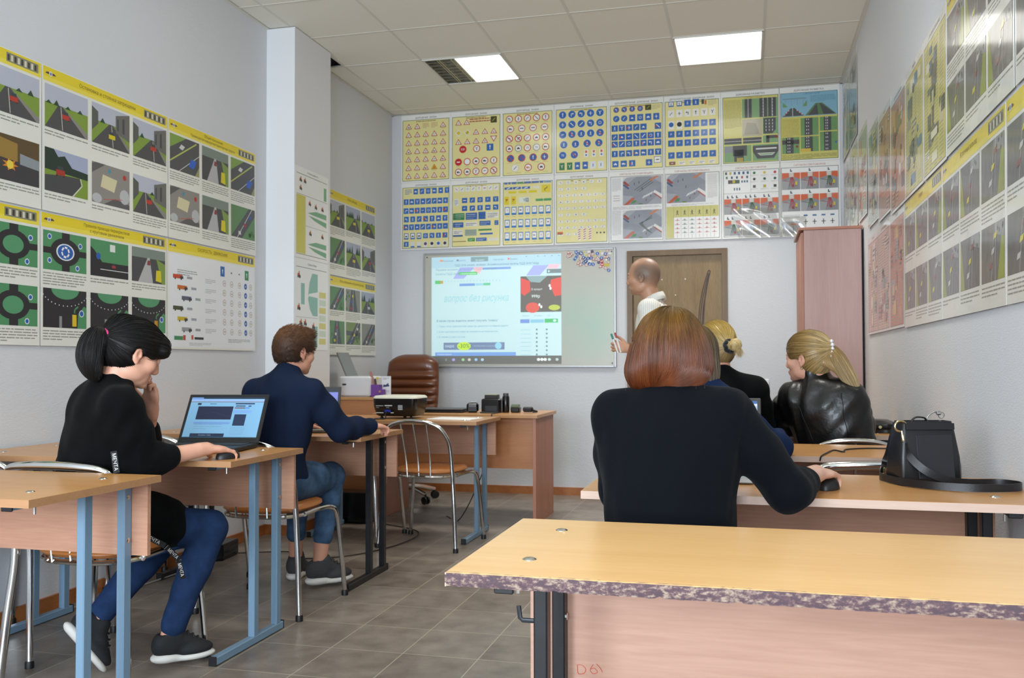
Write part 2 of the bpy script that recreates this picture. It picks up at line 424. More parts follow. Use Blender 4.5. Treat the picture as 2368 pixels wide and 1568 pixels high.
# ------------------------------------------------------------------ desks
W_top = wood('beech_laminate_top', '#c08a52', '#cf9c63', 'x', .3, .8, .5)
W_top2 = wood('pale_beech_laminate_top', '#dcae72', '#e8bd84', 'x', .28, .8, .6)
W_edge = wood('beech_edge_band', '#a97a52', '#b58860', 'x', .5)
W_edge2 = wood('pale_pink_edge_band', '#c5a592', '#cfb3a2', 'x', .5)
W_pan = wood('beech_panel', '#b5836a', '#c8987c', 'x', .5, .9, .5)
W_pan2 = wood('pale_beech_panel', '#b48a76', '#c69c87', 'x', .5, .7, .5)
P_blue = mat('blue_grey_paint', '#7592a9', .4, bump=.05, bscale=300)
P_black = mat('black_paint', '#14161a', .4, noise=.4, nscale=30)
P_grey = mat('grey_paint', '#7d848a', .4)
M_rub = mat('black_plastic', '#101114', .5)
M_chrome = mat('chrome', '#d8d8d6', .12, 1.0)
M_zinc = mat('zinc_screw', '#cfcfca', .25, 1.0)

def desk(label, cx, cy, paint, top=W_top, edge=W_edge, pan=W_pan, worn=False, hook=False, ph=.235, L_=1.22, D_=.555, group='student desks'):
    t = thing('student_desk', label, 'desk', (cx, cy, 0), 0, group)
    hx, hy, th = L_ / 2, D_ / 2, .018
    tt = MB().box((0, 0, .75 - .0015), (L_ - .003, D_ - .003, .003)).box((0, 0, .7405), (L_ - .01, D_ - .01, .016)).build('tabletop', top, t, smooth=False)
    e = MB()
    zz = .75 - .011 if not worn else .75 - .012; hh = .022 if not worn else .024
    for s in (-1, 1): e.box((s * (hx - .001), 0, zz), (.002, D_, hh - .0008))
    e.box((0, hy - .001, zz), (L_ - .004, .002, hh - .0008)); 
    if not worn: e.box((0, -hy + .001, zz), (L_ - .004, .002, hh - .0008))
    e.build('edge_band', edge, tt, smooth=False)
    if worn:
        # chipped raw chipboard edge, knobbly along its length
        rnd = random.Random(4); n = 150; v = []; f = []
        for i in range(n + 1):
            x = -hx + L_ * i / n
            a = -hy - .0005 - .0012 * rnd.random(); b_ = .7503 - .0008 * rnd.random() ** 2; c_ = .7266 + .0011 * rnd.random()
            if rnd.random() < .02: c_ += .003
            v += [(x, -hy + .006, b_), (x, a + .001, b_ - .0012), (x, a, (b_ + c_) / 2), (x, a + .0015, c_), (x, -hy + .006, c_)]
        for i in range(n):
            for k in range(5):
                l = (k + 1) % 5; f.append([i * 5 + k, i * 5 + l, (i + 1) * 5 + l, (i + 1) * 5 + k][::-1])
        o = MB().add(v, f).build('worn_edge', M_worn, tt, ang=1.2); o['label'] = 'worn purple-brown edge with chipped flecks'
    s = MB()
    for sx in (-1, 1):
        for y in (-.145, .15): s.lathe((sx * (hx - .115), y, .7495), [(.013, 0), (.013, .001), (.009, .0035), (.003, .002)], 14)
    s.build_each('screw', M_zinc, tt)
    MB().box((0, hy - .025, .735 - ph / 2), (L_ - .05, .016, ph)).build('modesty_panel', pan, t, smooth=False)
    for sx in (-1, 1):
        x = sx * (hx - .095)
        g = MB()
        for y in (hy - .23, hy - .052): g.box((x, y, .375), (.028, .036, .69), bev=.003)
        g.box((x, .015, .018), (.03, .50, .030), bev=.003); g.box((x, -.005, .7265), (.03, .48, .024), bev=.002)
        l = g.build('leg_frame', paint, t, smooth=False)
        c = MB()
        for y in (-.2365, .2665): c.box((x, y, .019), (.032, .004, .034), bev=.001)
        c.box((x, -.248, .7265), (.034, .008, .028), bev=.002)
        c.build_each('end_cap', M_rub, l, smooth=False)
        b = MB()
        for z in (.685, .55): b.lathe((x + .014, hy - .052, z), [(.0085, 0), (.0085, .002), (.005, .004)], 10, (1, 0, 0))
        b.tube([(x, -.15, .715), (x, -.15, .69)], .004, 8)
        b.build_each('bolt', M_zinc, l)
    if hook:
        MB().tube([(-hx + .083, .035, .59), (-hx + .058, .035, .59), (-hx + .053, .035, .594), (-hx + .050, .035, .618)], .003, 8, flat=1.6).build('bag_hook', mat('dark_steel', '#3a3c40', .4, .8), t)
    return t

M_worn = bpy.data.materials.new('worn_edge'); M_worn.use_nodes = True
nt = M_worn.node_tree; N = nt.nodes; L = nt.links; b = N['Principled BSDF']
tc = N.new('ShaderNodeTexCoord'); mp = N.new('ShaderNodeMapping'); mp.inputs['Scale'].default_value = (.5, 1, 1); L.new(tc.outputs['Object'], mp.inputs[0])
n1 = N.new('ShaderNodeTexNoise'); n1.inputs['Scale'].default_value = 150; n1.inputs['Detail'].default_value = 6; n1.inputs['Roughness'].default_value = .75; L.new(mp.outputs[0], n1.inputs[0])
cr = N.new('ShaderNodeValToRGB'); cr.color_ramp.elements[0].position = .50; cr.color_ramp.elements[0].color = lin('#5d4147'); cr.color_ramp.elements[1].position = .62; cr.color_ramp.elements[1].color = lin('#a08d7a')
e2 = cr.color_ramp.elements.new(.44); e2.color = lin('#4b3a40')
L.new(n1.outputs['Fac'], cr.inputs[0]); L.new(cr.outputs[0], b.inputs['Base Color']); b.inputs['Roughness'].default_value = .7
bp = N.new('ShaderNodeBump'); bp.inputs['Strength'].default_value = .6; bp.inputs['Distance'].default_value = .002; L.new(n1.outputs['Fac'], bp.inputs['Height']); L.new(bp.outputs['Normal'], b.inputs['Normal'])

def by_right(label, xr, yn, paint, **k): return desk(label, xr - .61, yn + .278, paint, **k)
def by_left(label, xl, yn, paint, **k): return desk(label, xl + k.get('L_', 1.22) / 2, yn + .278, paint, **k)
by_right('beech student desk nearest the camera on the left, empty top, blue-grey frame', -1.802, 2.00, P_blue)
by_right('beech student desk under the open black laptop, blue-grey frame', -1.80, 2.957, P_blue)
by_right('beech student desk with black frame in front of the person in the navy sweater', -1.79, 4.08, P_black)
by_right('beech student desk carrying the projector and paper, blue-grey frame', -1.585, 5.325, P_blue)
fd = by_left('large pale desk in the right foreground with a worn, chipped front edge', -.4955, 1.477, P_black, top=W_top2, edge=W_edge2, pan=W_pan2, worn=True, hook=True, ph=.37)
by_left('desk with a pale edge under the black handbag', -.447, 2.505, P_black, edge=W_edge2, L_=1.185)
by_left('desk with a black cable on it, behind the handbag desk', -.45, 3.625, P_grey, edge=W_edge2, L_=1.19)
by_left('desk the person in the black leather jacket leans on', -.45, 4.74, P_grey, edge=W_edge2, L_=1.19)
by_left('farthest desk of the right row, in front of the wardrobe', -.32, 5.66, P_grey, edge=W_edge2, L_=.98, D_=.5)
# red pen doodle on the pale desk's panel
dd = MB()
for c in ([(-.36, 0, .515), (-.358, 0, .498), (-.345, 0, .500), (-.342, 0, .510), (-.352, 0, .517), (-.362, 0, .516)], [(-.325, 0, .520), (-.332, 0, .508), (-.325, 0, .500), (-.316, 0, .504), (-.322, 0, .512), (-.33, 0, .510)], [(-.318, 0, .522), (-.31, 0, .514), (-.305, 0, .505)]):
    dd.tube(spl([(x - .12, .2435, z - .075) for x, _, z in c], 5), .0007, 5)
dd.build('pen_doodle', mat('red_pen', '#c4503a', .5), [c for c in fd.children if c.name.startswith('modesty')][0])

# teacher's desk
W_t = wood('teacher_desk_wood', '#b07347', '#c18455', 'x', .4)
W_ts = wood('teacher_desk_side', '#a9705a', '#b87f66', 'z', .45)
t = thing('teacher_desk', 'long brown teacher desk by the far wall with a solid side panel', 'desk', (-1.98, 6.40, 0))
tt = MB().box((0, 0, .74), (1.20, .64, .024), bev=.002).build('tabletop', wood('teacher_desk_top', '#b98655', '#c8955f', 'x', .3), t, smooth=False)
for sx in (-1, 1): MB().box((sx * .57, .01, .364), (.022, .58, .728), bev=.001).build('side_panel', W_ts, t, smooth=False)
MB().box((0, -.20, .55), (1.118, .018, .355)).build('modesty_panel', W_t, t, smooth=False)
t = thing('pedestal_cabinet', 'brown wooden cabinet at the left end of the teacher desk, under the white printer', 'cabinet', (-2.79, 6.35, 0))
MB().box((0, 0, .42), (.40, .40, .84), bev=.002).build('body', W_t, t, smooth=False)
MB().box((0, 0, .85), (.42, .42, .02), bev=.002).build('top_board', wood('teacher_desk_top', '#b98655', '#c8955f', 'x', .3), t, smooth=False)

# tall wardrobe by the right wall
W_cab = wood('wardrobe_side', '#b38e86', '#c29f97', 'z', .4, .5, .6)
t = thing('wardrobe', 'tall pinkish brown wardrobe in the far right corner', 'wardrobe', (.55, 6.68, 0))
MB().box((0, 0, .99), (.36, .64, 1.98), bev=.002).build('body', W_cab, t, smooth=False)
MB().box((-.012, 0, 1.989), (.40, .66, .018), bev=.002).build('top_board', wood('wardrobe_trim', '#a87058', '#b57c62', 'y', .4), t, smooth=False)
MB().box((-.189, -.155, 1.0), (.017, .30, 1.93), bev=.001).build('wardrobe_door', W_ts, t, smooth=False)
MB().box((-.189, .155, 1.0), (.017, .30, 1.93), bev=.001).build('wardrobe_door', W_ts, t, smooth=False)
MB().box((.1815, 0, 1.0), (.003, .64, 1.98)).build('back_board', mat('dark_hardboard', '#3a3230', .8), t, smooth=False)

# ------------------------------------------------------------------ chairs
M_seat = mat('tan_vinyl', '#b5713a', .35, bump=.1, bscale=90, coat=.15)
def sq_disc(mb, c, rx, ry, h, n=36, p=3.0):
    """squircle cushion"""
    prof = [(0, .0), (.80, .0), (.93, .10), (1.0, .42), (.985, .72), (.90, .92), (.72, 1.0), (.4, 1.04), (0, 1.05)]
    v = []; f = []
    for s, z in prof:
        for k in range(n):
            a = 2 * PI * k / n; ca, sa = math.cos(a), math.sin(a); q = (abs(ca) ** p + abs(sa) ** p) ** (-1 / p)
            s_ = max(s, .02); v.append((c[0] + rx * s_ * q * ca, c[1] + ry * s_ * q * sa, c[2] + h * z))
    for i in range(len(prof) - 1):
        for k in range(n):
            l = (k + 1) % n; f.append([i * n + k, i * n + l, (i + 1) * n + l, (i + 1) * n + k])
    mb.add(v, f)
def make_chair(label, loc, rz, arch=True, name='chair', tr=.0125, wide=False):
    t = thing(name, label, 'chair' if arch else 'stool', loc, rz, 'tan chairs with chrome tube frames' if arch else None)
    s = MB(); sq_disc(s, (0, .0, .437), .20, .205, .042); s.build('seat', M_seat, t, ang=1.0)
    ring = MB(); n = 32
    ring.tube([(.188 * (abs(math.cos(a)) ** 3 + abs(math.sin(a)) ** 3) ** (-1 / 3) * math.cos(a), .0 + .193 * (abs(math.cos(a)) ** 3 + abs(math.sin(a)) ** 3) ** (-1 / 3) * math.sin(a), .427) for a in [2 * PI * k / n for k in range(n)]], .0095, 8, closed=True)
    ring.build('seat_ring', M_chrome, t)
    if arch:
        a = MB(); pts = [(-.252, -.235, .012), (-.235, -.218, .25), (-.218, -.205, .45), (-.212, -.222, .60), (-.198, -.243, .670), (-.158, -.268, .728), (-.085, -.285, .757), (0, -.29, .764)]
        if wide: pts[3:] = [(-.214, -.225, .62), (-.208, -.250, .70), (-.185, -.270, .748), (-.10, -.285, .762), (0, -.288, .765)]
        pts = pts + [(-x, y, z) for x, y, z in pts[-2::-1]]
        a.tube(spl(pts, 6), tr, 12); a.build('back_arch', M_chrome, t)
        for x in (-.075, 0, .075): MB().tube(spl([(x, -.195, .425), (x * 1.05, -.215, .56), (x * 1.12, -.286 + abs(x) * .08, .766 - abs(x) * .05)], 5), .005, 8).build('spindle', M_chrome, t)
    else:
        for sx in (-1, 1): MB().tube([(sx * .22, -.22, .012), (sx * .195, -.17, .43)], .0115, 10).build('leg', M_chrome, t)
    for sx in (-1, 1):
        MB().tube(spl([(sx * .252, .225, .012), (sx * .236, .215, .22), (sx * .220, .200, .385), (sx * .205, .165, .425), (sx * .195, .05, .432), (sx * .196, -.08, .430)], 6), .0115, 10).build('leg', M_chrome, t)
    tip = MB()
    for sx in (-1, 1):
        for y in (-.235 if arch else -.22, .225): tip.lathe((sx * (.252 if arch or y > 0 else .22), y, 0), [(.016, 0), (.016, .02), (.0135, .026)], 12)
    tip.build_each('rubber_foot', M_rub, t)
    return t
ch = make_chair('chair the person in the navy sweater sits on, tan round seat and chrome back arch', (-2.12, 3.85, 0), 0)
G_ = 'tan chairs with chrome tube frames'
dup(ch, (-2.785, 3.06, 0), 0, 'empty chair by the left wall beside the person in the black sweatshirt', G_)
dup(ch, (-2.76, 4.08, 0), 0, 'empty chair by the left wall in front of the open black laptop', G_)
dup(ch, (-1.885, 5.38, 0), -.08, 'empty chair with tan seat in front of the projector', G_)
dup(ch, (-2.42, 5.42, 0), 0, 'empty chair left of the one in front of the projector, mostly hidden', G_)
ch2 = make_chair('chair of the person in blue, thick chrome arch behind the hand on the mouse', (-.045, 3.47, 0), 0, tr=.0155, wide=True)
dup(ch2, (-2.235, 2.87, 0), .0, 'chair the person in the black sweatshirt sits on, behind the nearest left desk', G_)
dup(ch2, (.425, 3.50, 0), 0, 'empty chair whose chrome arch shows behind the black handbag', G_)
dup(ch, (-.10, 4.52, 0), 0, 'chair of the blonde person with the bun', G_)
dup(ch, (.45, 4.51, 0), 0, 'chair of the person in the leather jacket, chrome arch shining', G_)
make_chair('low tan seat under the person with long red hair', (-.19, 2.33, 0), 0, False, 'stool')

# leather office chair
M_leath = mat('cognac_leather', '#64351a', .35, bump=.12, bscale=60, coat=.2)
t = thing('office_chair', 'brown leather office chair with ribbed high back behind the teacher desk', 'chair', (-2.705, 7.03, 0))
def cushion(mb, w, h, th, z0, y0, zprof, n=20, lean=.12):
    """upholstered back: width profile and pleats; faces -y"""
    m_ = 60; v = []; f = []
    for i in range(m_ + 1):
        u = i / m_; z = z0 + h * u
        wd = w * zprof(u)
        pl = 0.0
        if u < .80: pl = .030 * abs(math.sin(u / .80 * PI * 8)) ** .6
        else: pl = .022 + .020 * math.sin((u - .80) / .20 * PI) ** .7
        e = min(1, (1 - u) / .06 + .05, u / .05 + .2) ** .5
        for k in range(n):
            a = 2 * PI * k / n; ca, sa = math.cos(a), math.sin(a)
            x = wd * np.sign(ca) * abs(ca) ** .5; y = (th + (pl if sa < 0 else 0) * (abs(sa))) * np.sign(sa) * abs(sa) ** .7 * e
            v.append((x, y0 + y + lean * u + .5 * x * x * -.6, z))
    for i in range(m_):
        for k in range(n):
            l = (k + 1) % n; f.append([i * n + k, i * n + l, (i + 1) * n + l, (i + 1) * n + k])
    f.append([m_ * n + k for k in range(n)]); f.append(list(range(n))[::-1]); mb.add(v, f)
b_ = MB(); cushion(b_, .235, .68, .04, .50, .13, lambda u: (.90 + .10 * math.sin(u * PI)) * min(1, ((1.005 - u) / .10) ** .28)); b_.build('backrest', M_leath, t, ang=1.2)
s = MB(); sq_disc(s, (0, -.08, .40), .25, .25, .11); s.build('seat', M_leath, t, ang=1.0)
for sx in (-1, 1): MB().tube(spl([(sx * .25, .12, .52), (sx * .27, .06, .68), (sx * .27, -.05, .70), (sx * .27, -.2, .68), (sx * .25, -.22, .5)], 6), .016, 8, flat=1.8).build('armrest', M_leath, t)
MB().tube([(0, -.05, .10), (0, -.05, .42)], .028, 12).build('gas_column', M_rub, t)
for k in range(5):
    a = 2 * PI * k / 5 + .75; c, s_ = math.cos(a), math.sin(a)
    l = MB().tube(spl([(0, -.05, .12), (.15 * c, -.05 + .15 * s_, .11), (.29 * c, -.05 + .29 * s_, .075)], 4), .016, 8).build('base_spoke', M_chrome, t)
    cs = MB()
    for d in (-.016, .016): cs.lathe((.29 * c - s_ * d - (.009 * -s_), -.05 + .29 * s_ + c * d - .009 * c, .03), [(.02, 0), (.03, .003), (.03, .015), (.02, .018)], 14, (-s_, c, 0))
    cs.tube([(.29 * c, -.05 + .29 * s_, .035), (.29 * c, -.05 + .29 * s_, .075)], .008, 8); cs.build_each('caster_wheel', M_rub, l)
# ------------------------------------------------------------------ printed posters: flat polygons laid on a sheet
_txt = {}
def text_polys(s, bold=False):
    key = (s, bold)
    if key in _txt: return _txt[key]
    cu = bpy.data.curves.new('lettering', 'FONT'); cu.body = s; cu.resolution_u = 2; cu.dimensions = '2D'; cu.fill_mode = 'NONE'
    if bold: cu.offset = .018
    o = bpy.data.objects.new('lettering', cu); COL.objects.link(o)
    dg = bpy.context.evaluated_depsgraph_get(); me = o.evaluated_get(dg).to_mesh()
    V0 = np.array([v.co[:2] for v in me.vertices]) if len(me.vertices) else np.zeros((0, 2)); E0 = [tuple(e.vertices) for e in me.edges]
    o.evaluated_get(dg).to_mesh_clear()
    bpy.data.objects.remove(o); bpy.data.curves.remove(cu)
    V, F = np.zeros((0, 2)), []
    if len(V0):     # strokes of a letter may overlap: fill by winding number
        nx = {a: b for a, b in E0}; seen = set(); loops = []
        adj = {}
        for a, b in E0: adj.setdefault(a, []).append(b); adj.setdefault(b, []).append(a)
        for a0 in range(len(V0)):
            if a0 in seen or a0 not in adj: continue
            lp = [a0]; seen.add(a0); cur = a0
            while True:
                n_ = [k for k in adj[cur] if k not in seen]
                if not n_: break
                cur = n_[0]; lp.append(cur); seen.add(cur)
            loops.append(lp if lp[1] == lp[0] + 1 or len(lp) < 3 else [lp[0]] + lp[:0:-1])
        from mathutils.geometry import delaunay_2d_cdt
        vs, es, fs, *_ = delaunay_2d_cdt([Vector(p) for p in V0], E0, [], 0, 1e-6)
        V = np.array([p[:] for p in vs]); F = [list(f) for f in fs]; C = np.array([V[f].mean(0) for f in F]); W = np.zeros(len(F))
        for lp in loops:
            A_ = V0[lp]; B_ = np.roll(A_, -1, 0)
            for (ax_, ay_), (bx2, by2) in zip(A_, B_):
                l_ = (bx2 - ax_) * (C[:, 1] - ay_) - (C[:, 0] - ax_) * (by2 - ay_)
                W += ((ay_ <= C[:, 1]) & (by2 > C[:, 1]) & (l_ > 0)).astype(int) - ((ay_ > C[:, 1]) & (by2 <= C[:, 1]) & (l_ < 0)).astype(int)
        F = [f for f, w__ in zip(F, W) if abs(w__) > .5]
    if len(V): V[:, 0] -= V[:, 0].min()
    _txt[key] = (V, F, float(V[:, 0].max()) if len(V) else 0.0)
    return _txt[key]

class Art:
    def __init__(s, W, H, base='#f1f1ec', seed=1):
        s.W, s.H, s.base = W, H, base; s.p = []; s.rnd = random.Random(seed); s.L = 1; s.T = []
        s.clip = None
    def poly(s, pts, col, L=None): s.p.append((list(pts), col, s.L if L is None else L))
    def rect(s, x0, y0, x1, y1, col, L=None): s.poly([(x0, y0), (x1, y0), (x1, y1), (x0, y1)], col, L)
    def disc(s, x, y, r, col, L=None, n=14, ry=None):
        ry = r if ry is None else ry
        s.poly([(x + r * math.cos(2 * PI * k / n), y + ry * math.sin(2 * PI * k / n)) for k in range(n)], col, L)
    def line(s, pts, w, col, L=None):
        for a, b in zip(pts[:-1], pts[1:]):
            d = math.hypot(b[0] - a[0], b[1] - a[1]) + 1e-9; nx, ny = -(b[1] - a[1]) / d * w / 2, (b[0] - a[0]) / d * w / 2
            s.poly([(a[0] - nx, a[1] - ny), (b[0] - nx, b[1] - ny), (b[0] + nx, b[1] + ny), (a[0] + nx, a[1] + ny)], col, L)
    def text(s, t, x, y, h, col, L=None, al='c', bold=False, wmax=None, slant=0.0):
        V, F, w = text_polys(t, bold); sx = h / .72
        kx = sx if wmax is None or w * sx <= wmax else wmax / w
        ox = x - w * kx / 2 if al == 'c' else (x if al == 'l' else x - w * kx)
        s.T.append((V * np.array([kx, sx]) + np.array([ox, y]) + np.stack([V[:, 1] * sx * slant, V[:, 1] * 0], 1), F, col, s.L + 2 if L is None else L))
    def words(s, x0, y0, x1, y1, n, col='#7d7f80', last=.6, th=.42, L=None):
        """n lines of body text too small to read"""
        st = (y1 - y0) / n
        for i in range(n):
            y = y1 - (i + .8) * st; x = x0; xe = x1 if i < n - 1 else x0 + (x1 - x0) * last
            while x < xe - (x1 - x0) * .04:
                w = min(s.rnd.uniform(.05, .2) * (x1 - x0), xe - x); s.rect(x, y, x + w, y + st * th, col, s.L + 1 if L is None else L); x += w + (x1 - x0) * .018
    # --- small pictograms
    def glyph(s, x, y, r, k, col, L):
        rn = s.rnd
        if k == 'up': s.rect(x - r * .1, y - r * .6, x + r * .1, y + r * .3, col, L); s.poly([(x - r * .3, y + r * .2), (x + r * .3, y + r * .2), (x, y + r * .7)], col, L)
        elif k in ('right', 'left'):
            q = 1 if k == 'right' else -1
            s.rect(min(x - q * r * .3, x - q * r * .12), y - r * .6, max(x - q * r * .3, x - q * r * .12), y + r * .3, col, L); s.rect(min(x - q * r * .3, x + q * r * .25), y + r * .12, max(x - q * r * .3, x + q * r * .25), y + r * .3, col, L)
            s.poly([(x + q * r * .2, y - r * .1), (x + q * r * .62, y + r * .21), (x + q * r * .2, y + r * .52)][::q], col, L)
        elif k == 'diag': s.line([(x - r * .5, y + r * .5), (x + r * .5, y - r * .5)], r * .22, col, L)
        elif k == 'diag2': s.line([(x - r * .5, y - r * .5), (x + r * .5, y + r * .5)], r * .22, col, L)
        elif k == 'bar': s.rect(x - r * .6, y - r * .16, x + r * .6, y + r * .16, col, L)
        elif k == 'car': s.rect(x - r * .5, y - r * .25, x + r * .5, y + r * .05, col, L); s.poly([(x - r * .3, y + r * .05), (x + r * .3, y + r * .05), (x + r * .18, y + r * .3), (x - r * .2, y + r * .3)], col, L); s.disc(x - r * .28, y - r * .3, r * .12, col, L, 6); s.disc(x + r * .28, y - r * .3, r * .12, col, L, 6)
        elif k == 'truck': s.rect(x - r * .6, y - r * .2, x + r * .15, y + r * .25, col, L); s.rect(x + r * .2, y - r * .2, x + r * .5, y + r * .1, col, L); s.disc(x - r * .3, y - r * .3, r * .13, col, L, 6); s.disc(x + r * .3, y - r * .3, r * .13, col, L, 6)
        elif k == 'man': s.disc(x, y + r * .42, r * .14, col, L, 6); s.line([(x, y + r * .3), (x, y - r * .1)], r * .2, col, L); s.line([(x, y - r * .1), (x - r * .25, y - r * .6)], r * .13, col, L); s.line([(x, y - r * .1), (x + r * .25, y - r * .6)], r * .13, col, L); s.line([(x - r * .3, y + r * .05), (x + r * .3, y + r * .2)], r * .1, col, L)
        elif k == 'fork': s.line([(x, y - r * .6), (x, y)], r * .2, col, L); s.line([(x, y), (x - r * .4, y + r * .55)], r * .16, col, L); s.line([(x, y), (x + r * .4, y + r * .55)], r * .16, col, L)
        elif k == 'cross': s.line([(x, y - r * .6), (x, y + r * .55)], r * .18, col, L); s.line([(x - r * .45, y), (x + r * .45, y)], r * .16, col, L)
        elif k == 'curve': s.line([(x - r * .3, y - r * .55), (x - r * .3, y), (x + r * .25, y + r * .15), (x + r * .25, y + r * .55)], r * .16, col, L)
        elif k == 'ring': 
            for a in range(6): t0 = a * PI / 3; s.line([(x + r * .42 * math.cos(t0), y + r * .42 * math.sin(t0)), (x + r * .42 * math.cos(t0 + .75), y + r * .42 * math.sin(t0 + .75))], r * .17, col, L)
        elif k == 'hump': s.poly([(x - r * .5, y - r * .3), (x + r * .5, y - r * .3), (x + r * .1, y + r * .25), (x - r * .15, y + r * .2)], col, L)
        elif k == 'dots': s.disc(x - r * .2, y, r * .2, col, L, 6); s.disc(x + r * .25, y + r * .1, r * .16, col, L, 6)
        elif k: s.text(k, x, y - r * .36, r * .72, col, L, bold=True, wmax=r * 1.3)
    def tri(s, x, y, r, g, fill='#f6f2ee', rim='#c0392f', inv=False):
        q = -1 if inv else 1; L = s.L + 1
        P = [(x - r, y - q * r * .72), (x + r, y - q * r * .72), (x, y + q * r * .95)]
        c = (x, y - q * .16 * r); s.poly(P[::q], rim, L); s.poly([((p[0] - c[0]) * .68 + c[0], (p[1] - c[1]) * .68 + c[1]) for p in P][::q], fill, L + 1)
        if g: s.glyph(x, y - q * r * .2, r * .55, g, '#222222', L + 2)
    def circ(s, x, y, r, g, fill='#f6f2ee', rim='#c0392f', gc='#222222', k=.78, slash=None):
        L = s.L + 1; s.disc(x, y, r, rim, L); s.disc(x, y, r * k, fill, L + 1)
        if g: s.glyph(x, y, r * .8, g, gc, L + 2)
        if slash: s.line([(x - r * .55, y + r * .55), (x + r * .55, y - r * .55)], r * .2, slash, L + 3)
    def sq(s, x, y, w, h, g, fill='#2a66b4', gc='#f2f4f6', inner=None, rim=None):
        L = s.L + 1
        if rim: s.rect(x - w / 2 - rim[1], y - h / 2 - rim[1], x + w / 2 + rim[1], y + h / 2 + rim[1], rim[0], L)
        s.rect(x - w / 2, y - h / 2, x + w / 2, y + h / 2, fill, L + 1)
        if inner: s.rect(x - w * .36, y - h * .28, x + w * .36, y + h * .40, inner, L + 2)
        if g: s.glyph(x, y, min(w, h) * .5, g, gc, L + 3)
    def place(s, name, label, O, U, V_, m, th=.0012, group=None, tilt=0.0, sag=0.0, cat='poster', parent=None):
        """O lower left corner, U along width, V_ up, sheet thickness towards the room"""
        O = np.array(O, float); U = np.array(U, float); V_ = np.array(V_, float); Nn = np.cross(U, V_)
        c = O + U * s.W / 2 + V_ * s.H / 2
        Vt = V_ * math.cos(tilt) - Nn * math.sin(tilt)          # bottom stands off the wall
        Nt = np.cross(U, Vt)
        top = O + V_ * s.H
        def P(x, y, d): return top + U * x + Vt * (y - s.H) + Nt * d
        vs = []; fs = []; cs = []
        def addp(pts, col, d):
            n = len(vs); vs.extend([P(x, y, d) for x, y in pts]); fs.append(list(range(n, n + len(pts)))); cs.append(col)
        b0, b1 = .0008, .0008 + th
        n = 0
        q = [(0, 0), (s.W, 0), (s.W, s.H), (0, s.H)]
        addp(q, s.base, b1); addp(q[::-1], '#e8e8e4', b0)
        for i in range(4):
            a, b_ = q[i], q[(i + 1) % 4]; n = len(vs); vs.extend([P(*a, b0), P(*b_, b0), P(*b_, b1), P(*a, b1)]); fs.append([n, n + 1, n + 2, n + 3]); cs.append('#e8e8e4')
        for pts, col, L in s.p: addp(pts, col, b1 + L * .00013)
        for Vv, F, col, L in s.T:
            n = len(vs); vs.extend([P(x, y, b1 + L * .00013) for x, y in Vv])
            for f in F: fs.append([i + n for i in f]); cs.append(col)
        me = bpy.data.meshes.new(name); me.from_pydata([tuple(v - c) for v in vs], [], fs)
        me.materials.append(m)
        at = me.color_attributes.new('Col', 'FLOAT_COLOR', 'CORNER'); cache = {}
        def lc(h):
            if h not in cache: cache[h] = lin(h)
            return cache[h]
        at.data.foreach_set('color', np.repeat(np.array([lc(h) for h in cs]), [len(f) for f in fs], axis=0).ravel())
        me.update(); o = bpy.data.objects.new(name, me); COL.objects.link(o); o.location = c
        if parent is not None: o.parent = parent; o.location = c - np.array(parent.location)
        if label: tag(o, label, cat, group)
        return o

M_lam = mat('laminated_print', attr=True, rough=.30, bump=.7, bscale=4.0, bdist=.02, coat=.65)
_M['laminated_print'].node_tree.nodes['Principled BSDF'].inputs['Coat Roughness'].default_value = .10
M_sat = mat('satin_print', attr=True, rough=.42, bump=.3, bscale=3, bdist=.01)
G = lambda n: ['up', 'right', 'left', 'car', 'truck', 'man', 'fork', 'cross', 'curve', 'hump', 'dots', 'diag', 'diag2', 'ring'][n % 14]
YB, GRN, BLU = '#ece29e', '#2f5a3a', '#2a66b4'
def frame(a, title, bg=YB, tcol='#3a3a38', sub=True, rim=GRN, top=.045):
    a.L = 1; a.rect(.012, .012, a.W - .012, a.H - top, rim); a.L = 2; a.rect(.016, .016, a.W - .016, a.H - top - .004, bg)
    a.text(title, a.W / 2, a.H - top + .010, .014, tcol, bold=True, wmax=a.W * .78)
    if sub: a.words(a.W * .3, a.H - top - .02, a.W * .7, a.H - top - .010, 1, '#8a6a3a', 1, .6)
    a.L = 3
def grid(a, n, m_, y0, y1, fn, x0=.05, x1=None):
    x1 = a.W - .05 if x1 is None else x1
    for j in range(m_):
        for i in range(n):
            fn(x0 + (x1 - x0) * (i + .5) / n, y1 - (y1 - y0) * (j + .5) / m_, i, j)
def rowx(n, W, pad=.03): return [pad + (W - 2 * pad) * (i + .5) / n for i in range(n)]
PW, PH = .458, .598
ZN = 'ДОРОЖНЫЕ  ЗНАКИ'; DZ2 = 'ДОПОЛНИТЕЛЬНЫЕ  ДОРОЖНЫЕ  ЗНАКИ'
def cap(a, x, y, w): a.rect(x - w / 2, y, x + w / 2, y + .0022, '#9a8f55', a.L)
def A(seed): return Art(PW, PH, seed=seed)
def b00():
    a = A(1); frame(a, ZN); r = a.rnd
    for j in range(7):
        for i, x in enumerate(rowx(5, PW)):
            y = .495 - j * .0735
            if j == 0 and i in (2, 3): a.words(x - .03, y - .02, x + .03, y + .03, 5, '#c9a07a'); continue
            if (j, i) == (5, 3): a.tri(x, y, .030, 'man', '#e9a21f', '#c98a1c')
            else: a.tri(x, y, .030, G(j * 5 + i + r.randint(0, 9)))
            cap(a, x, y - .029, .04)
    return a
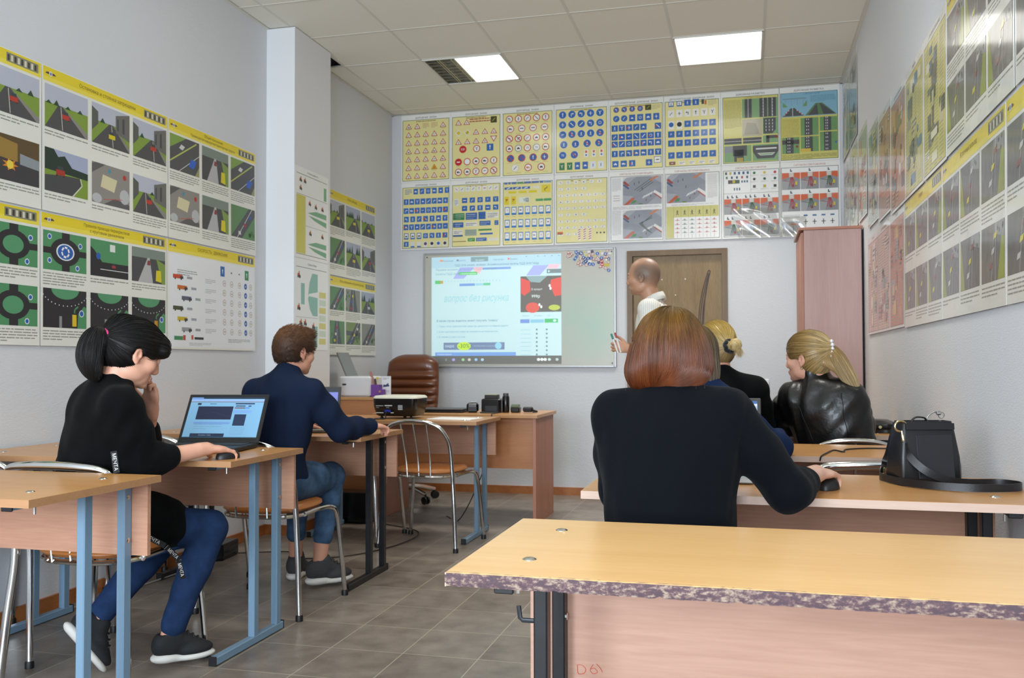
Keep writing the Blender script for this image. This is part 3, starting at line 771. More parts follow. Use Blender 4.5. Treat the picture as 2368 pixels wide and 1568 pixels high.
def b01():
    a = A(2); frame(a, ZN); X = rowx(5, PW)
    a.tri(X[0], .50, .03, 'curve'); a.tri(X[1] - .005, .50, .03, 'cross')
    for k in range(2): a.words(.17, .495 + k * .02, .36, .515 + k * .02, 1, '#b8594a', 1, .5)
    a.sq(X[4], .51, .055, .055, 'diag2', '#3f4120', '#b8ab3a')
    y = .41
    for i in (0, 1): a.disc(X[i], y, .03, '#eceae0', 4, 4); a.disc(X[i], y, .02, '#e0c81e', 5, 4)
    if True: a.glyph(X[1], y, .02, 'diag2', '#555', 7)
    for i in (2, 3, 4): a.tri(X[i], y, .03, 'cross')
    for i in range(4): a.tri(X[i], .33, .03, 'fork')
    a.tri(X[4], .345, .032, None, inv=True)
    a.circ(.11, .265, .033, 'STOP', '#c8242c', '#c8242c', '#fff'); a.circ(.235, .265, .032, 'fork'); a.sq(.355, .27, .06, .06, 'up'); 
    for j, ks in enumerate((['bar', None, 'car', 'truck', 'man'], ['truck', 'car', 'fork', 'dots', 'man'])):
        for i, k in enumerate(ks):
            y = .155 - j * .088
            if j == 0 and i == 0: a.circ(X[i], y, .032, 'bar', '#c8242c', '#c8242c', '#fff')
            else: a.circ(X[i], y, .032, k, slash='#c0392f' if (j, i) == (1, 4) else None)
            cap(a, X[i], y - .042, .04)
    return a
def b02():
    a = A(3); frame(a, ZN); X = rowx(5, PW)
    ys = [.50, .415, .33, .245, .16, .075]
    for i in range(5): a.circ(X[i], ys[0], .032, G(i * 3 + 2))
    for i, x in enumerate(rowx(4, PW)): a.circ(x, ys[1], .032, 'bar' if i else 'truck', k=.82, gc='#555')
    for i, k in enumerate(('left', 'right', 'curve', 'car', 'car')): a.circ(X[i], ys[2], .032, k, slash='#c0392f' if i < 2 else None)
    for i, (k, g) in enumerate((('car', '#c0392f'), ('car', '#9a9a94'), ('70', '#c0392f'), ('70', '#9a9a94'), ('truck', '#c0392f'))): a.circ(X[i], ys[3], .032, k, rim=g)
    for i, x in enumerate(rowx(4, PW)): a.circ(x, ys[4], .033, [None, None, 'up', 'cross'][i], BLU, '#c0392f', '#f0f0f0', .8, '#c0392f' if i < 2 else None)
    a.circ(.12, ys[5], .033, 'diag2', '#f0efe8', '#b8b8ae', '#666', .92); a.circ(.235, ys[5], .033, 'truck', gc='#d0702a'); a.circ(.35, ys[5], .033, 'car')
    for j in range(6):
        for x in X: cap(a, x, ys[j] - .042, .045)
    return a
def b03():
    a = A(4); frame(a, ZN); X = rowx(5, PW); c = lambda x, y, k, s=None: a.circ(x, y, .034, k, BLU, '#e8ecef', '#f2f4f6', .93, s)
    for i, k in enumerate(('up', 'right', 'left', 'cross', 'fork')): c(X[i], .505, k)
    for i, k in enumerate(('cross', 'diag', 'diag2', 'left', 'ring')): c(X[i], .42, k)
    for i, k in enumerate(('dots', 'man', 'man', 'man', 'man')): c(X[i], .335, k, '#c0392f' if i in (1, 4) else None)
    for i, k in enumerate(('man', 'man', 'man', 'man')): c(rowx(4, PW)[i], .25, k, '#c0392f' if i > 1 else None)
    c(X[0], .16, '70'); c(X[1] + .02, .16, '70', '#c0392f')
    for i in range(3): x = .27 + i * .065; a.sq(x, .165, .034, .062, None, '#f2f0ea'); a.rect(x - .008, .17, x + .008, .19, '#d05a2a', 6); a.disc(x, .152, .008, BLU, 6, 8)
    for i in range(6):
        x = rowx(6, PW)[i]
        a.sq(x, .065, .046, .062, ['fork', 'fork', 'car', 'car', 'man', 'man'][i], ['#2f7d4f', '#2f7d4f', BLU, BLU, '#e8ecef', '#e8ecef'][i], (['#f2f2f2'] * 4 + [BLU] * 2)[i])
    return a if False else a
def b04():
    a = A(5); frame(a, DZ2); X = rowx(6, PW)
    for i in range(4): a.circ(X[i], .515, .024, ['left', 'left', 'up', 'ring'][i], BLU, '#b4402f', '#f2f4f6', .85)
    a.sq(X[4], .52, .05, .045, 'diag2', '#3f4120', '#b8ab3a'); a.words(X[5] - .035, .50, X[5] + .035, .54, 4, '#b9b48a')
    for i in range(6):
        if i < 2: a.circ(X[i], .44, .027, 'curve', BLU, BLU, '#f2f4f6', .9)
        else: a.sq(X[i], .44, .05, .055, G(i * 4 + 1))
    for j, (y, n) in enumerate(((.36, 7), (.285, 7), (.225, 7), (.145, 7), (.06, 6))):
        Y = rowx(n, PW, .02)
        for i in range(n):
            if j == 4 and i == 5: a.sq(Y[i], y + .02, .05, .045, 'bar', '#f4f4f0', '#333', rim=(BLU, .004)); continue
            if j == 4 and i == 3: continue
            if j == 0 and i == 5: continue
            w = .052 if j != 3 else .05
            a.sq(Y[i], y, w, .052, G(i + j * 3 + 5)); 
            if (i + j) % 4 == 2: a.rect(Y[i] - .02, y - .01, Y[i] - .006, y + .004, '#b4402f', 7)
    return a
def b05():
    a = A(6); frame(a, DZ2); X = rowx(6, PW)
    for i in (0, 1): a.sq(X[i], .53, .042, .042, 'man', BLU, '#222', inner='#f4f4f0')
    for i in (2, 3): a.sq(X[i], .535, .052, .05, 'man')
    a.rect(X[4] - .02, .515, X[4], .555, '#444', 5); a.rect(X[4] + .004, .51, X[4] + .02, .545, '#c8742a', 5); a.words(X[5] - .035, .50, X[5] + .035, .55, 5, '#b9b48a')
    for i in range(6): a.sq(X[i], .45, .05, .06, ['curve', 'cross', 'left', 'up', 'fork', 'fork'][i], '#f2f0ea', '#222')
    for i in range(2): a.sq(X[i], .355, .046, .07, None, '#f2f0ea'); a.disc(X[i], .36, .02, BLU if i == 0 else '#26282a', 6)
    for i in range(2, 6): a.sq(X[i], .36, .052, .052, 'Р')
    for y, ns in ((.28, range(6)), (.205, range(6)), (.105, range(6))):
        for i in ns: a.sq(X[i], y, .052, .052, 'Р')
    for i, x in enumerate(rowx(5, PW)): a.sq(x, .04, .05, .028, 'bar' if i == 0 else None, '#f2f0ea' if i else '#8a5a4a', '#f0f0ea'); a.words(x - .02, .03, x + .02, .05, 2, '#777', L=8) if i else None
    return a
ASP, GRS = '#4c4e50', '#82a878'
def b06():
    a = A(7); frame(a, 'ДОРОЖНАЯ РАЗМЕТКА', '#d9d27e', '#2c2a28', False)
    a.words(.025, .30, .16, .53, 30, '#a89c55'); a.text('1. ГОРИЗОНТАЛЬНАЯ', .25, .535, .010, '#a8572a')
    a.rect(.165, .375, .445, .53, GRS, 4)
    for x, w in ((.185, .055), (.30, .06), (.368, .06)): a.rect(x, .375, x + w, .53, ASP, 5)
    for x in (.212, .33, .398): a.line([(x, .375), (x, .53)], .003, '#eee', 6)
    for x in (.328, .40):
        for k in range(6): a.rect(x - .002, .385 + k * .025, x + .002, .395 + k * .025, '#eee', 7)
    a.rect(.165, .225, .32, .365, '#b9b39a', 4); a.poly([(.18, .24), (.30, .24), (.27, .33), (.20, .34)], '#9c9884', 5)
    a.poly([(.33, .24), (.40, .24), (.425, .27), (.425, .365), (.33, .365)], ASP, 5); a.rect(.325, .235, .445, .37, GRS, 4)
    for x in (.35, .375, .40): 
        for k in range(4): a.rect(x - .002, .26 + k * .026, x + .002, .275 + k * .026, '#eee', 6)
    for x0, x1 in ((.022, .16), (.17, .315)):
        a.rect(x0, .165, x1, .215, ASP, 4); a.line([(x0, .19), (x1, .19)], .003, '#eee', 5); a.rect(x0, .165, x1, .17, GRS, 5)
    a.rect(.325, .165, .445, .225, GRS, 4); a.rect(.35, .165, .375, .225, ASP, 5); a.rect(.35, .20, .43, .225, ASP, 5); a.disc(.43, .21, .012, '#8a2f2a', 6)
    a.rect(.022, .022, .235, .155, GRS, 4); a.rect(.09, .07, .20, .155, ASP, 5); a.rect(.10, .022, .175, .12, ASP, 5); a.rect(.022, .10, .09, .15, '#8f9296', 5)
    for k in range(5): a.rect(.122 + k * .01, .024, .128 + k * .01, .055, '#d9c04a', 6)
    a.rect(.245, .022, .445, .155, GRS, 4); a.poly([(.245, .10), (.28, .04), (.41, .04), (.445, .10), (.445, .145), (.245, .145)], ASP, 5)
    a.line([(.27, .12), (.43, .12)], .012, '#dcdcd8', 6); a.poly([(.28, .085), (.42, .085), (.395, .065), (.305, .065)], '#dcdcd8', 6); a.poly([(.29, .08), (.41, .08), (.39, .07), (.31, .07)], GRS, 7)
    return a
def b07():
    a = A(8); frame(a, 'ДОРОЖНАЯ РАЗМЕТКА', '#9cc0cc', '#2c2a28', False)
    a.rect(.016, .36, .442, .55, '#86b6cc', 3); a.text('2. ВЕРТИКАЛЬНАЯ', .25, .535, .010, '#2f6a9a'); a.words(.24, .47, .43, .525, 6, '#5f93ab')
    a.rect(.03, .50, .21, .51, '#7a98a4', 5)
    for k in range(4): a.rect(.05 + k * .045, .45, .053 + k * .045, .50, '#7a98a4', 5)
    a.poly([(.03, .44), (.07, .44), (.03, .48)], '#6c9a62', 5); a.poly([(.18, .44), (.215, .44), (.215, .49)], '#6c9a62', 5)
    a.poly([(.03, .365), (.19, .365), (.12, .43), (.09, .43)], ASP, 5); a.line([(.105, .365), (.105, .43)], .003, '#eee', 6)
    for k in range(6): a.disc(.035 + k * .008, .37 + k * .008, .005, '#d8d0cc' if k % 2 else '#b4402f', 7, 6); a.disc(.185 - k * .009, .37 + k * .008, .005, '#d8d0cc' if k % 2 else '#b4402f', 7, 6)
    a.poly([(.20, .365), (.435, .365), (.33, .46), (.28, .46)], '#5d7f52', 5); a.poly([(.22, .365), (.30, .365), (.29, .45), (.285, .45)], ASP, 6); a.poly([(.34, .365), (.43, .365), (.32, .455), (.31, .455)], ASP, 6)
    a.rect(.016, .016, .442, .36, '#cfc86c', 3); a.words(.025, .20, .155, .345, 16, '#a89c55')
    for x0, y0, x1, y1 in ((.165, .205, .30, .345), (.31, .235, .44, .345), (.022, .065, .155, .195), (.165, .075, .30, .195), (.31, .075, .44, .225)):
        a.rect(x0, y0, x1, y1, '#6f9a62', 4); a.rect(x0 + .03, y0, x1 - .045, y1, ASP, 5)
        for k in range(5):
            for x in (x0 + .045, (x0 + x1 - .015) / 2): a.rect(x - .002, y0 + .01 + k * (y1 - y0) / 5, x + .002, y0 + .022 + k * (y1 - y0) / 5, '#eee', 6)
    a.rect(.022, .14, .155, .175, ASP, 5); a.disc(.135, .12, .01, '#8a2f2a', 6); a.rect(.167, .075, .24, .10, '#d8b84a', 7); a.disc(.43, .14, .008, BLU, 6)
    a.words(.022, .02, .435, .058, 4, '#8d8650')
    return a
def b10():
    a = A(9); frame(a, ZN)
    def bl(x, y, w, h, k, fill='#2f6dba'): a.sq(x, y, w, h, k, fill)
    a.words(.035, .49, .10, .54, 4, '#3f78bd')
    for i in range(6): bl(.135 + i * .058, .515, .042, .05, G(i * 5 + 3))
    for j, (y, n) in enumerate(((.425, 8), (.345, 8), (.27, 7), (.20, 8), (.12, 7), (.05, 7))):
        X = rowx(n, PW, .02)
        for i in range(n):
            if j == 4 and i < 3: a.sq(X[i], y, .042, .055, 'car', BLU, '#222', inner='#f2f2ee'); continue
            if j == 5 and i > 0: a.sq(X[i], y - .005, .04, .05, None, '#e6e6e0'); a.disc(X[i], y, .014, ['#444', BLU, '#5b3f7a', '#222', BLU, '#333'][i - 1], 6) if i > 2 else a.rect(X[i] - .018, y - .03, X[i] + .018, y - .018, BLU, 6); continue
            bl(X[i], y, .045, .05 if j < 4 else .045, G(i * 3 + j)); 
            if (i * j + j) % 5 == 3: a.rect(X[i] - .018, y - .012, X[i] - .002, y + .010, '#c04038', 7)
    return a
def b11():
    a = A(10); frame(a, ZN); X = rowx(8, PW, .025)
    for i in range(8): a.sq(X[i], .515, .04, .045, None, '#efeee8'); a.glyph(X[i], .515, .018, ['diag', 'diag2', 'ring', 'diag2', 'up', 'bar', 'diag2', 'diag2'][i], ['#c06060', '#333', BLU, '#222', '#c06060', '#c03030', '#333', '#333'][i], 7)
    Y = [.11, .18, .25, .32, .39]
    a.sq(.05, .40, .04, .06, None, '#efeee8'); a.words(.033, .375, .067, .425, 4, '#7f8fae', L=8)
    for x in Y: a.sq(x + .015, .415, .048, .045, ['bar', 'curve', 'ring', 'Р', 'fork'][Y.index(x)]); a.sq(x + .015, .345, .048, .045, ['dots', 'right', 'up', 'bar', 'left'][Y.index(x)])
    for x0, y0, x1, y1, c in ((.02, .245, .125, .305, '#2f8a4f'), (.135, .245, .24, .305, BLU), (.25, .245, .315, .31, BLU), (.325, .25, .43, .305, '#eceae2'), (.02, .18, .115, .225, BLU), (.13, .185, .24, .225, '#eceae2'), (.26, .19, .36, .23, BLU), (.395, .19, .43, .23, BLU), (.02, .12, .11, .16, '#eceae2'), (.13, .105, .235, .16, '#9fb0a0'), (.25, .145, .37, .16, '#2f8a4f'), (.265, .11, .38, .125, BLU), (.02, .10, .11, .115, '#3a5f9a'), (.155, .055, .22, .085, '#3f9a3f'), (.23, .055, .325, .085, BLU), (.34, .055, .43, .08, '#e4e2d8'), (.02, .055, .14, .06, '#4a4a3a')):
        a.rect(x0, y0, x1, y1, c, 4); 
        if y1 - y0 > .03: a.words(x0 + .008, y0 + .006, x1 - .008, y1 - .006, max(2, int((y1 - y0) / .016)), '#e8ecf0' if c != '#eceae2' else '#5a6a8a', .7)
    return a
def b12():
    a = A(11); frame(a, ZN, tcol='#7a2f28')
    x = .022
    for w, c in ((.03, BLU), (.02, BLU), (.045, BLU), (.05, '#2f9a4f'), (.06, BLU), (.06, BLU), (.03, BLU), (.06, '#7fa4cc')): a.rect(x, .535, x + w, .552, c, 4); a.words(x + .004, .538, x + w - .004, .549, 1, '#e8ecf0', 1, .5); x += w + .008
    for x in (.025, .10, .18): a.rect(x, .49, x + .07, .51, BLU, 4); a.line([(x + .02, .495), (x + .05, .505)], .006, '#fff', 6)
    a.rect(.28, .49, .33, .51, '#e8e6d8', 4); a.sq(.39, .485, .075, .065, 'curve', '#e6d21e', '#222')
    for x in (.06, .15, .24): a.rect(x, .455, x + .07, .475, '#e3d326', 4)
    for x in (.045, .105): a.sq(x, .395, .042, .07, 'curve', '#e6d21e', '#333'); a.rect(x - .01, .40, x + .01, .408, '#c03030', 8)
    a.sq(.20, .395, .09, .045, 'fork', '#e8efe8', '#2f8a4f'); a.sq(.225, .395, .03, .036, 'fork', '#2f9a4f')
    for x in (.30, .37): a.rect(x, .38, x + .055, .40, '#3fa060', 4); a.poly([(x + .055, .375), (x + .07, .39), (x + .055, .405)], '#3fa060', 4)
    X = rowx(7, PW, .02)
    for j, y in enumerate((.305, .195, .085)):
        for i in range(7): a.sq(X[i], y, .044, .07, None, '#2f78c2'); a.rect(X[i] - .017, y - .018, X[i] + .017, y + .028, '#f2f2ee', 6); a.glyph(X[i], y + .005, .016, G(i * 2 + j * 5), '#c03030' if (i, j) in ((0, 0), (5, 2)) else '#222', 8); cap(a, X[i], y - .05, .03)
    return a
def b13():
    a = A(12); frame(a, ZN, tcol='#7a2f28'); r = a.rnd
    for j in range(9):
        n = (6, 4, 7, 7, 7, 4, 7, 7, 3)[j]; y = .525 - j * .055
        for i in range(n):
            x = rowx(7, PW, .02)[i] if n == 7 else .05 + i * .066
            w = .042; a.sq(x, y, w, .022 if j not in (0,) else .03, None, '#eeece0', rim=('#b8b496', .001)); a.glyph(x, y, .013, G(r.randint(0, 13)), '#222', 8)
    a.rect(.022, .085, .07, .108, '#d8642a', 5)
    for i, x in enumerate((.21, .255, .30)):
        a.rect(x - .011, .03, x + .011, .13, '#f2eeea', 5)
        for k in range(5): a.line([(x - .01, .04 + k * .019), (x + .01, .05 + k * .019)], .007, '#c0302c', 6)
    for k in range(3): a.disc(.36 + k * .03, .09, .008, '#333', 5, 6)
    return a
def cross_scene(a, x0, y0, x1, y1, kind):
    """crossroads seen from above at an angle"""
    w, h = x1 - x0, y1 - y0; P = lambda u, v: (x0 + u * w, y0 + v * h); L = 5
    a.rect(x0, y0, x1, y1, '#8f939e', L)
    for q in ([(0, 1), (.35, 1), (0, .6)], [(1, 1), (.7, 1), (1, .72)], [(0, 0), (.28, .3), (0, .35)], [(1, 0), (.62, 0), (1, .42)]): a.poly([P(*t) for t in (q if True else q)], '#a6a9b2', L + 1)
    a.poly([P(.02, .0), P(.12, .0), P(.32, .22), P(.24, .26)], '#c0562f', L + 2); a.poly([P(.2, .04), P(.32, .06), P(.36, .16), P(.26, .16)], '#4b8a4a', L + 2)
    a.poly([P(.72, .82), P(.95, 1), P(.86, 1), P(.66, .86)], '#c87a50', L + 2); a.poly([P(.78, .42), P(1, .22), P(1, .34), P(.82, .5)], '#e6e4e2', L + 2); a.poly([P(.8, .36), P(1, .16), P(1, .2), P(.82, .4)], '#b04a3a', L + 2)
    a.poly([P(0, .80), P(.12, .66), P(.18, .70), P(.05, .86)], '#9a3a34', L + 2); a.poly([P(0, .70), P(.14, .56), P(.17, .6), P(.02, .76)], '#35507a', L + 2); a.poly([P(0, .86), P(.1, .98), P(.2, 1), P(0, 1)], '#d8d8d4', L + 2)
    for k in range(5): a.poly([P(.5 + k * .05, .22 + k * .03), P(.53 + k * .05, .22 + k * .03), P(.58 + k * .05, .32 + k * .03), P(.55 + k * .05, .32 + k * .03)], '#dcdcdc', L + 2)
    for u, v in ((.5, .55), (.42, .8), (.6, .16), (.3, .75), (.72, .3)): a.glyph(*P(u, v), w * .06, 'man', '#2a2d38' if v > .4 else '#7a2a26', L + 4)
    if kind: 
        for k in range(3): a.line([P(.3 + k * .06, .52 - k * .03), P(.72 + k * .03, .9 - k * .06)] if kind == 1 else [P(.75, .8 - k * .05), P(.48 - k * .03, .52), P(.75 - k * .05, .16 + k * .04)], .004, '#2d4a3a', L + 3)
    a.poly([P(.4, 0), P(.52, 0), P(.5, .05), P(.42, .05)], '#5a8a4a', L + 2)
def b14():
    a = A(13); frame(a, 'СИГНАЛЫ РЕГУЛИРОВЩИКА', '#efefee', '#a8342c', False, '#55605a')
    a.words(.025, .43, .10, .54, 14, '#b5b6b8'); a.words(.025, .06, .10, .27, 26, '#b5b6b8'); cross_scene(a, .115, .31, .435, .545, 1); cross_scene(a, .115, .03, .435, .265, 2); a.words(.03, .275, .43, .30, 3, '#b5b6b8')
    for k in range(3): a.line([(.035, .39 - k * .02), (.09, .39 - k * .02)], .003, ('#333', '#b04a3a', '#555')[k], 5)
    return a
def b15():
    a = A(14); frame(a, 'СИГНАЛЫ РЕГУЛИРОВЩИКА', '#efefee', '#a8342c', False, '#55605a')
    cross_scene(a, .022, .31, .335, .548, 0); a.words(.35, .34, .43, .54, 24, '#b9b2b0'); a.words(.06, .285, .40, .30, 2, '#b5b6b8')
    a.rect(.02, .02, .438, .28, '#cfc97c', 4); a.rect(.08, .02, .438, .19, '#f0f0ee', 5)
    for k in range(6):
        x = .108 + k * .059; a.line([(x - .029, .02), (x - .029, .28)], .0012, '#555', 6)
        a.glyph(x, .23, .034, 'man', '#3a4630', 7)
        c = ['#b8342c', '#2f5a3a', '#2f5a3a', '#b8342c', '#b8342c', '#b8342c'][k]
        for j in range(4): a.glyph(x, .17 - j * .034, .018, 'cross', c, 7); a.line([(x - .02, .165 - j * .034), (x + .02, .165 - j * .034)], .003, c, 8)
        a.line([(x, .022), (x, .05)], .002, c, 7)
    return a
def sig_scene(a, x0, y0, x1, y1, col):
    w, h = x1 - x0, y1 - y0; P = lambda u, v: (x0 + u * w, y0 + v * h)
    a.rect(x0, y0, x1, y1, '#8d8f92', 5); a.poly([P(0, .62), P(.4, .75), P(.35, 1), P(0, 1)], '#d8643a', 6); a.poly([P(.65, .75), P(1, .62), P(1, 1), P(.7, 1)], '#d8643a', 6); a.rect(x0 + w * .4, y0 + h * .75, x0 + w * .65, y1, '#d9cfc4', 6)
    a.poly([P(0, 0), P(.3, 0), P(.45, .6), P(0, .5)], '#a3a4a6', 6)
    for k in range(4): a.line([P(.42 + k * .12, .2), P(.5 + k * .03, .75)], w * .045, col, 7)
    a.line([P(.1, .55), P(.42, .5)], w * .03, col, 7); a.poly([P(.72, .28), P(.84, .28), P(.84, .48), P(.74, .48)], '#d8c02a', 8); a.rect(x0 + w * .55, y0 + h * .14, x0 + w * .68, y0 + h * .3, '#8a3a36', 8)
def lights(a, x, y): a.rect(x - .004, y, x + .004, y + .022, '#26455e', 6); a.rect(x - .004, y, x + .012, y + .008, '#26455e', 6)
def b16():
    a = A(15); frame(a, 'СИГНАЛЫ СВЕТОФОРОВ', '#f2f2f0', '#a8342c', False, '#55605a')
    for i in range(6): a.sq(.035 + i * .034, .53, .016, .022, None, ['#3a5a3a', '#c8b43a', '#2c5a80', '#2c5a80', '#2c5a80', '#2c5a80'][i]); 
    for i in range(5): a.sq(.04 + i * .04, .495, .014, .02, None, ['#2f7a4a', '#26455e', '#26455e', '#b0342c', '#26455e'][i])
    a.rect(.05, .445, .14, .475, '#4a3a30', 5); a.rect(.085, .45, .105, .472, '#c8b82a', 6); a.rect(.115, .45, .138, .472, '#3a5a3a', 6)
    for i in range(3): a.sq(.16 + i * .02, .46, .012, .018, None, '#2c5a80'); a.sq(.10 + i * .02, .40, .01, .022, None, '#26455e')
    a.line([(.228, .37), (.228, .55)], .0015, '#555', 5)
    for j, y in enumerate((.525, .475, .415)):
        for i, x in enumerate((.255, .335, .415)):
            c = ('#2f7a4a', '#d8c82a', '#c0302c')[i] if j == 0 else ('#2b2b2b' if i == 0 else '#2f5a4a')
            a.disc(x, y, .011, c, 5) if j < 2 else a.rect(x - .011, y - .011, x + .011, y + .011, ('#3a2f2c', '#b8a82a', '#2f3f34')[i], 5)
            a.words(x - .03, y - .027, x + .03, y - .016, 2, '#b5b6b8')
    a.line([(.016, .365), (.442, .365)], .002, '#555', 5)
    for j, (y0, c3) in enumerate(((.195, ('#a8343c', '#2f5a3a', '#a8343c')), (.022, ('#2f5a3a', '#2f5a3a', '#2f5a3a')))):
        for i in range(3):
            sig_scene(a, .018 + i * .142, y0, .156 + i * .142, y0 + .125, c3[i])
            for k in range(3 if i < 2 and j == 0 else 2): lights(a, .045 + i * .142 + k * .035, y0 + .132)
    return a
def b17():
    a = A(16); frame(a, 'СИГНАЛЫ СВЕТОФОРОВ', '#f2f2f0', '#a8342c', False, '#55605a')
    for j, y0 in enumerate((.375, .20)):
        for i in range(3): sig_scene(a, .018 + i * .142, y0, .156 + i * .142, y0 + .135, ('#a8343c', '#a8343c', '#2f5a3a')[(i + j) % 3]); lights(a, .085 + i * .142, y0 + .143)
    a.rect(.02, .022, .15, .12, '#a9abad', 5); a.rect(.08, .09, .145, .105, '#c87a50', 6); a.rect(.045, .05, .052, .09, '#2c5a80', 6); a.poly([(.10, .03), (.112, .03), (.10, .08), (.095, .08)], '#35563f', 6); a.words(.03, .14, .15, .175, 4, '#b5b6b8')
    for i in range(4):
        x = .195 + i * .067; a.sq(x, .165, .03, .012, None, '#2c6a9a'); a.glyph(x, .115, .035, 'cross', '#333', 7); a.sq(x, .055, .03, .012, None, '#2c6a9a')
    return a
XE = [-2.952, -2.491, -2.033, -1.567, -1.105, -.652, -.188, .262, .720]
M_film = bpy.data.materials.new('clear_film'); M_film.use_nodes = True
nt = M_film.node_tree; N = nt.nodes; L = nt.links; N.remove(N['Principled BSDF'])
mx_, tr_, gl_ = N.new('ShaderNodeMixShader'), N.new('ShaderNodeBsdfTransparent'), N.new('ShaderNodeBsdfGlossy')
gl_.inputs['Roughness'].default_value = .07; mx_.inputs[0].default_value = .30; L.new(tr_.outputs[0], mx_.inputs[1]); L.new(gl_.outputs[0], mx_.inputs[2]); L.new(mx_.outputs[0], N['Material Output'].inputs[0])
top8 = [(b00, 'yellow poster with a grid of red triangular warning signs, top left of the far wall'), (b01, 'yellow poster mixing priority triangles, a stop sign and round prohibition signs'),
 (b02, 'yellow poster of round prohibition signs ending in blue no-parking discs'), (b03, 'yellow poster of round blue mandatory signs, top row of the far wall'),
 (b04, 'yellow poster of blue square lane signs with four red-rimmed discs on top'), (b05, 'yellow poster full of blue parking signs with the letter Р'),
 (b06, 'poster of road markings with grey road lanes on a yellow ground'), (b07, 'poster of road markings with a light blue top part, last of the top row')]
low8 = [(b10, 'yellow poster of small blue information signs, lower left corner of the sign posters'), (b11, 'yellow poster with green and blue direction boards, second of the lower row'),
 (b12, 'yellow poster with bright yellow detour signs and rows of blue-framed service signs'), (b13, 'yellow poster of small white plates with three red-striped posts'),
 (b14, 'white poster with two grey crossroads pictures, one above the other'), (b15, 'white poster with one crossroads picture over a table of gesturing figures'),
 (b16, 'white poster of traffic light signals with red and green lane fans, over the door'), (b17, 'white poster of traffic light signals partly hidden by the wardrobe')]
for i in range(8):
    for (fn, lb), z in ((top8[i], 2.70), (low8[i], 2.103)):
        a = fn(); po = a.place('sign_poster', lb, (XE[i] + .001, Y1, z), (1, 0, 0), (0, 0, 1), M_lam, tilt=.012 if z > 2.5 else .02, group='road sign posters on the far wall')

        if fn in (b16, b17):        # laminate film that has come loose and ripples at the foot of the sheet
            x0, x1, z1 = (.10, .44, .24) if fn is b16 else (.0, .20, .16); n = 26; v = []; f = []
            for j in range(n + 1):
                for i_ in range(n + 1):
                    u, q = i_ / n, j / n; e = math.sin(PI * u) ** .7 * (1 - q) ** .8
                    xx = x0 + (x1 - x0) * u + .10 * (.5 - q) * (1 if fn is b16 else 0) * .6; zz = z1 * q
                    v.append((xx - PW / 2, -.016 - .016 * e - .009 * e * math.sin(10 * u + 8 * q) , zz - PH / 2))
            for j in range(n):
                for i_ in range(n): t0 = j * (n + 1) + i_; f.append([t0, t0 + 1, t0 + n + 2, t0 + n + 1])
            MB().add(v, f).build('loose_film', M_film, po, ang=2)

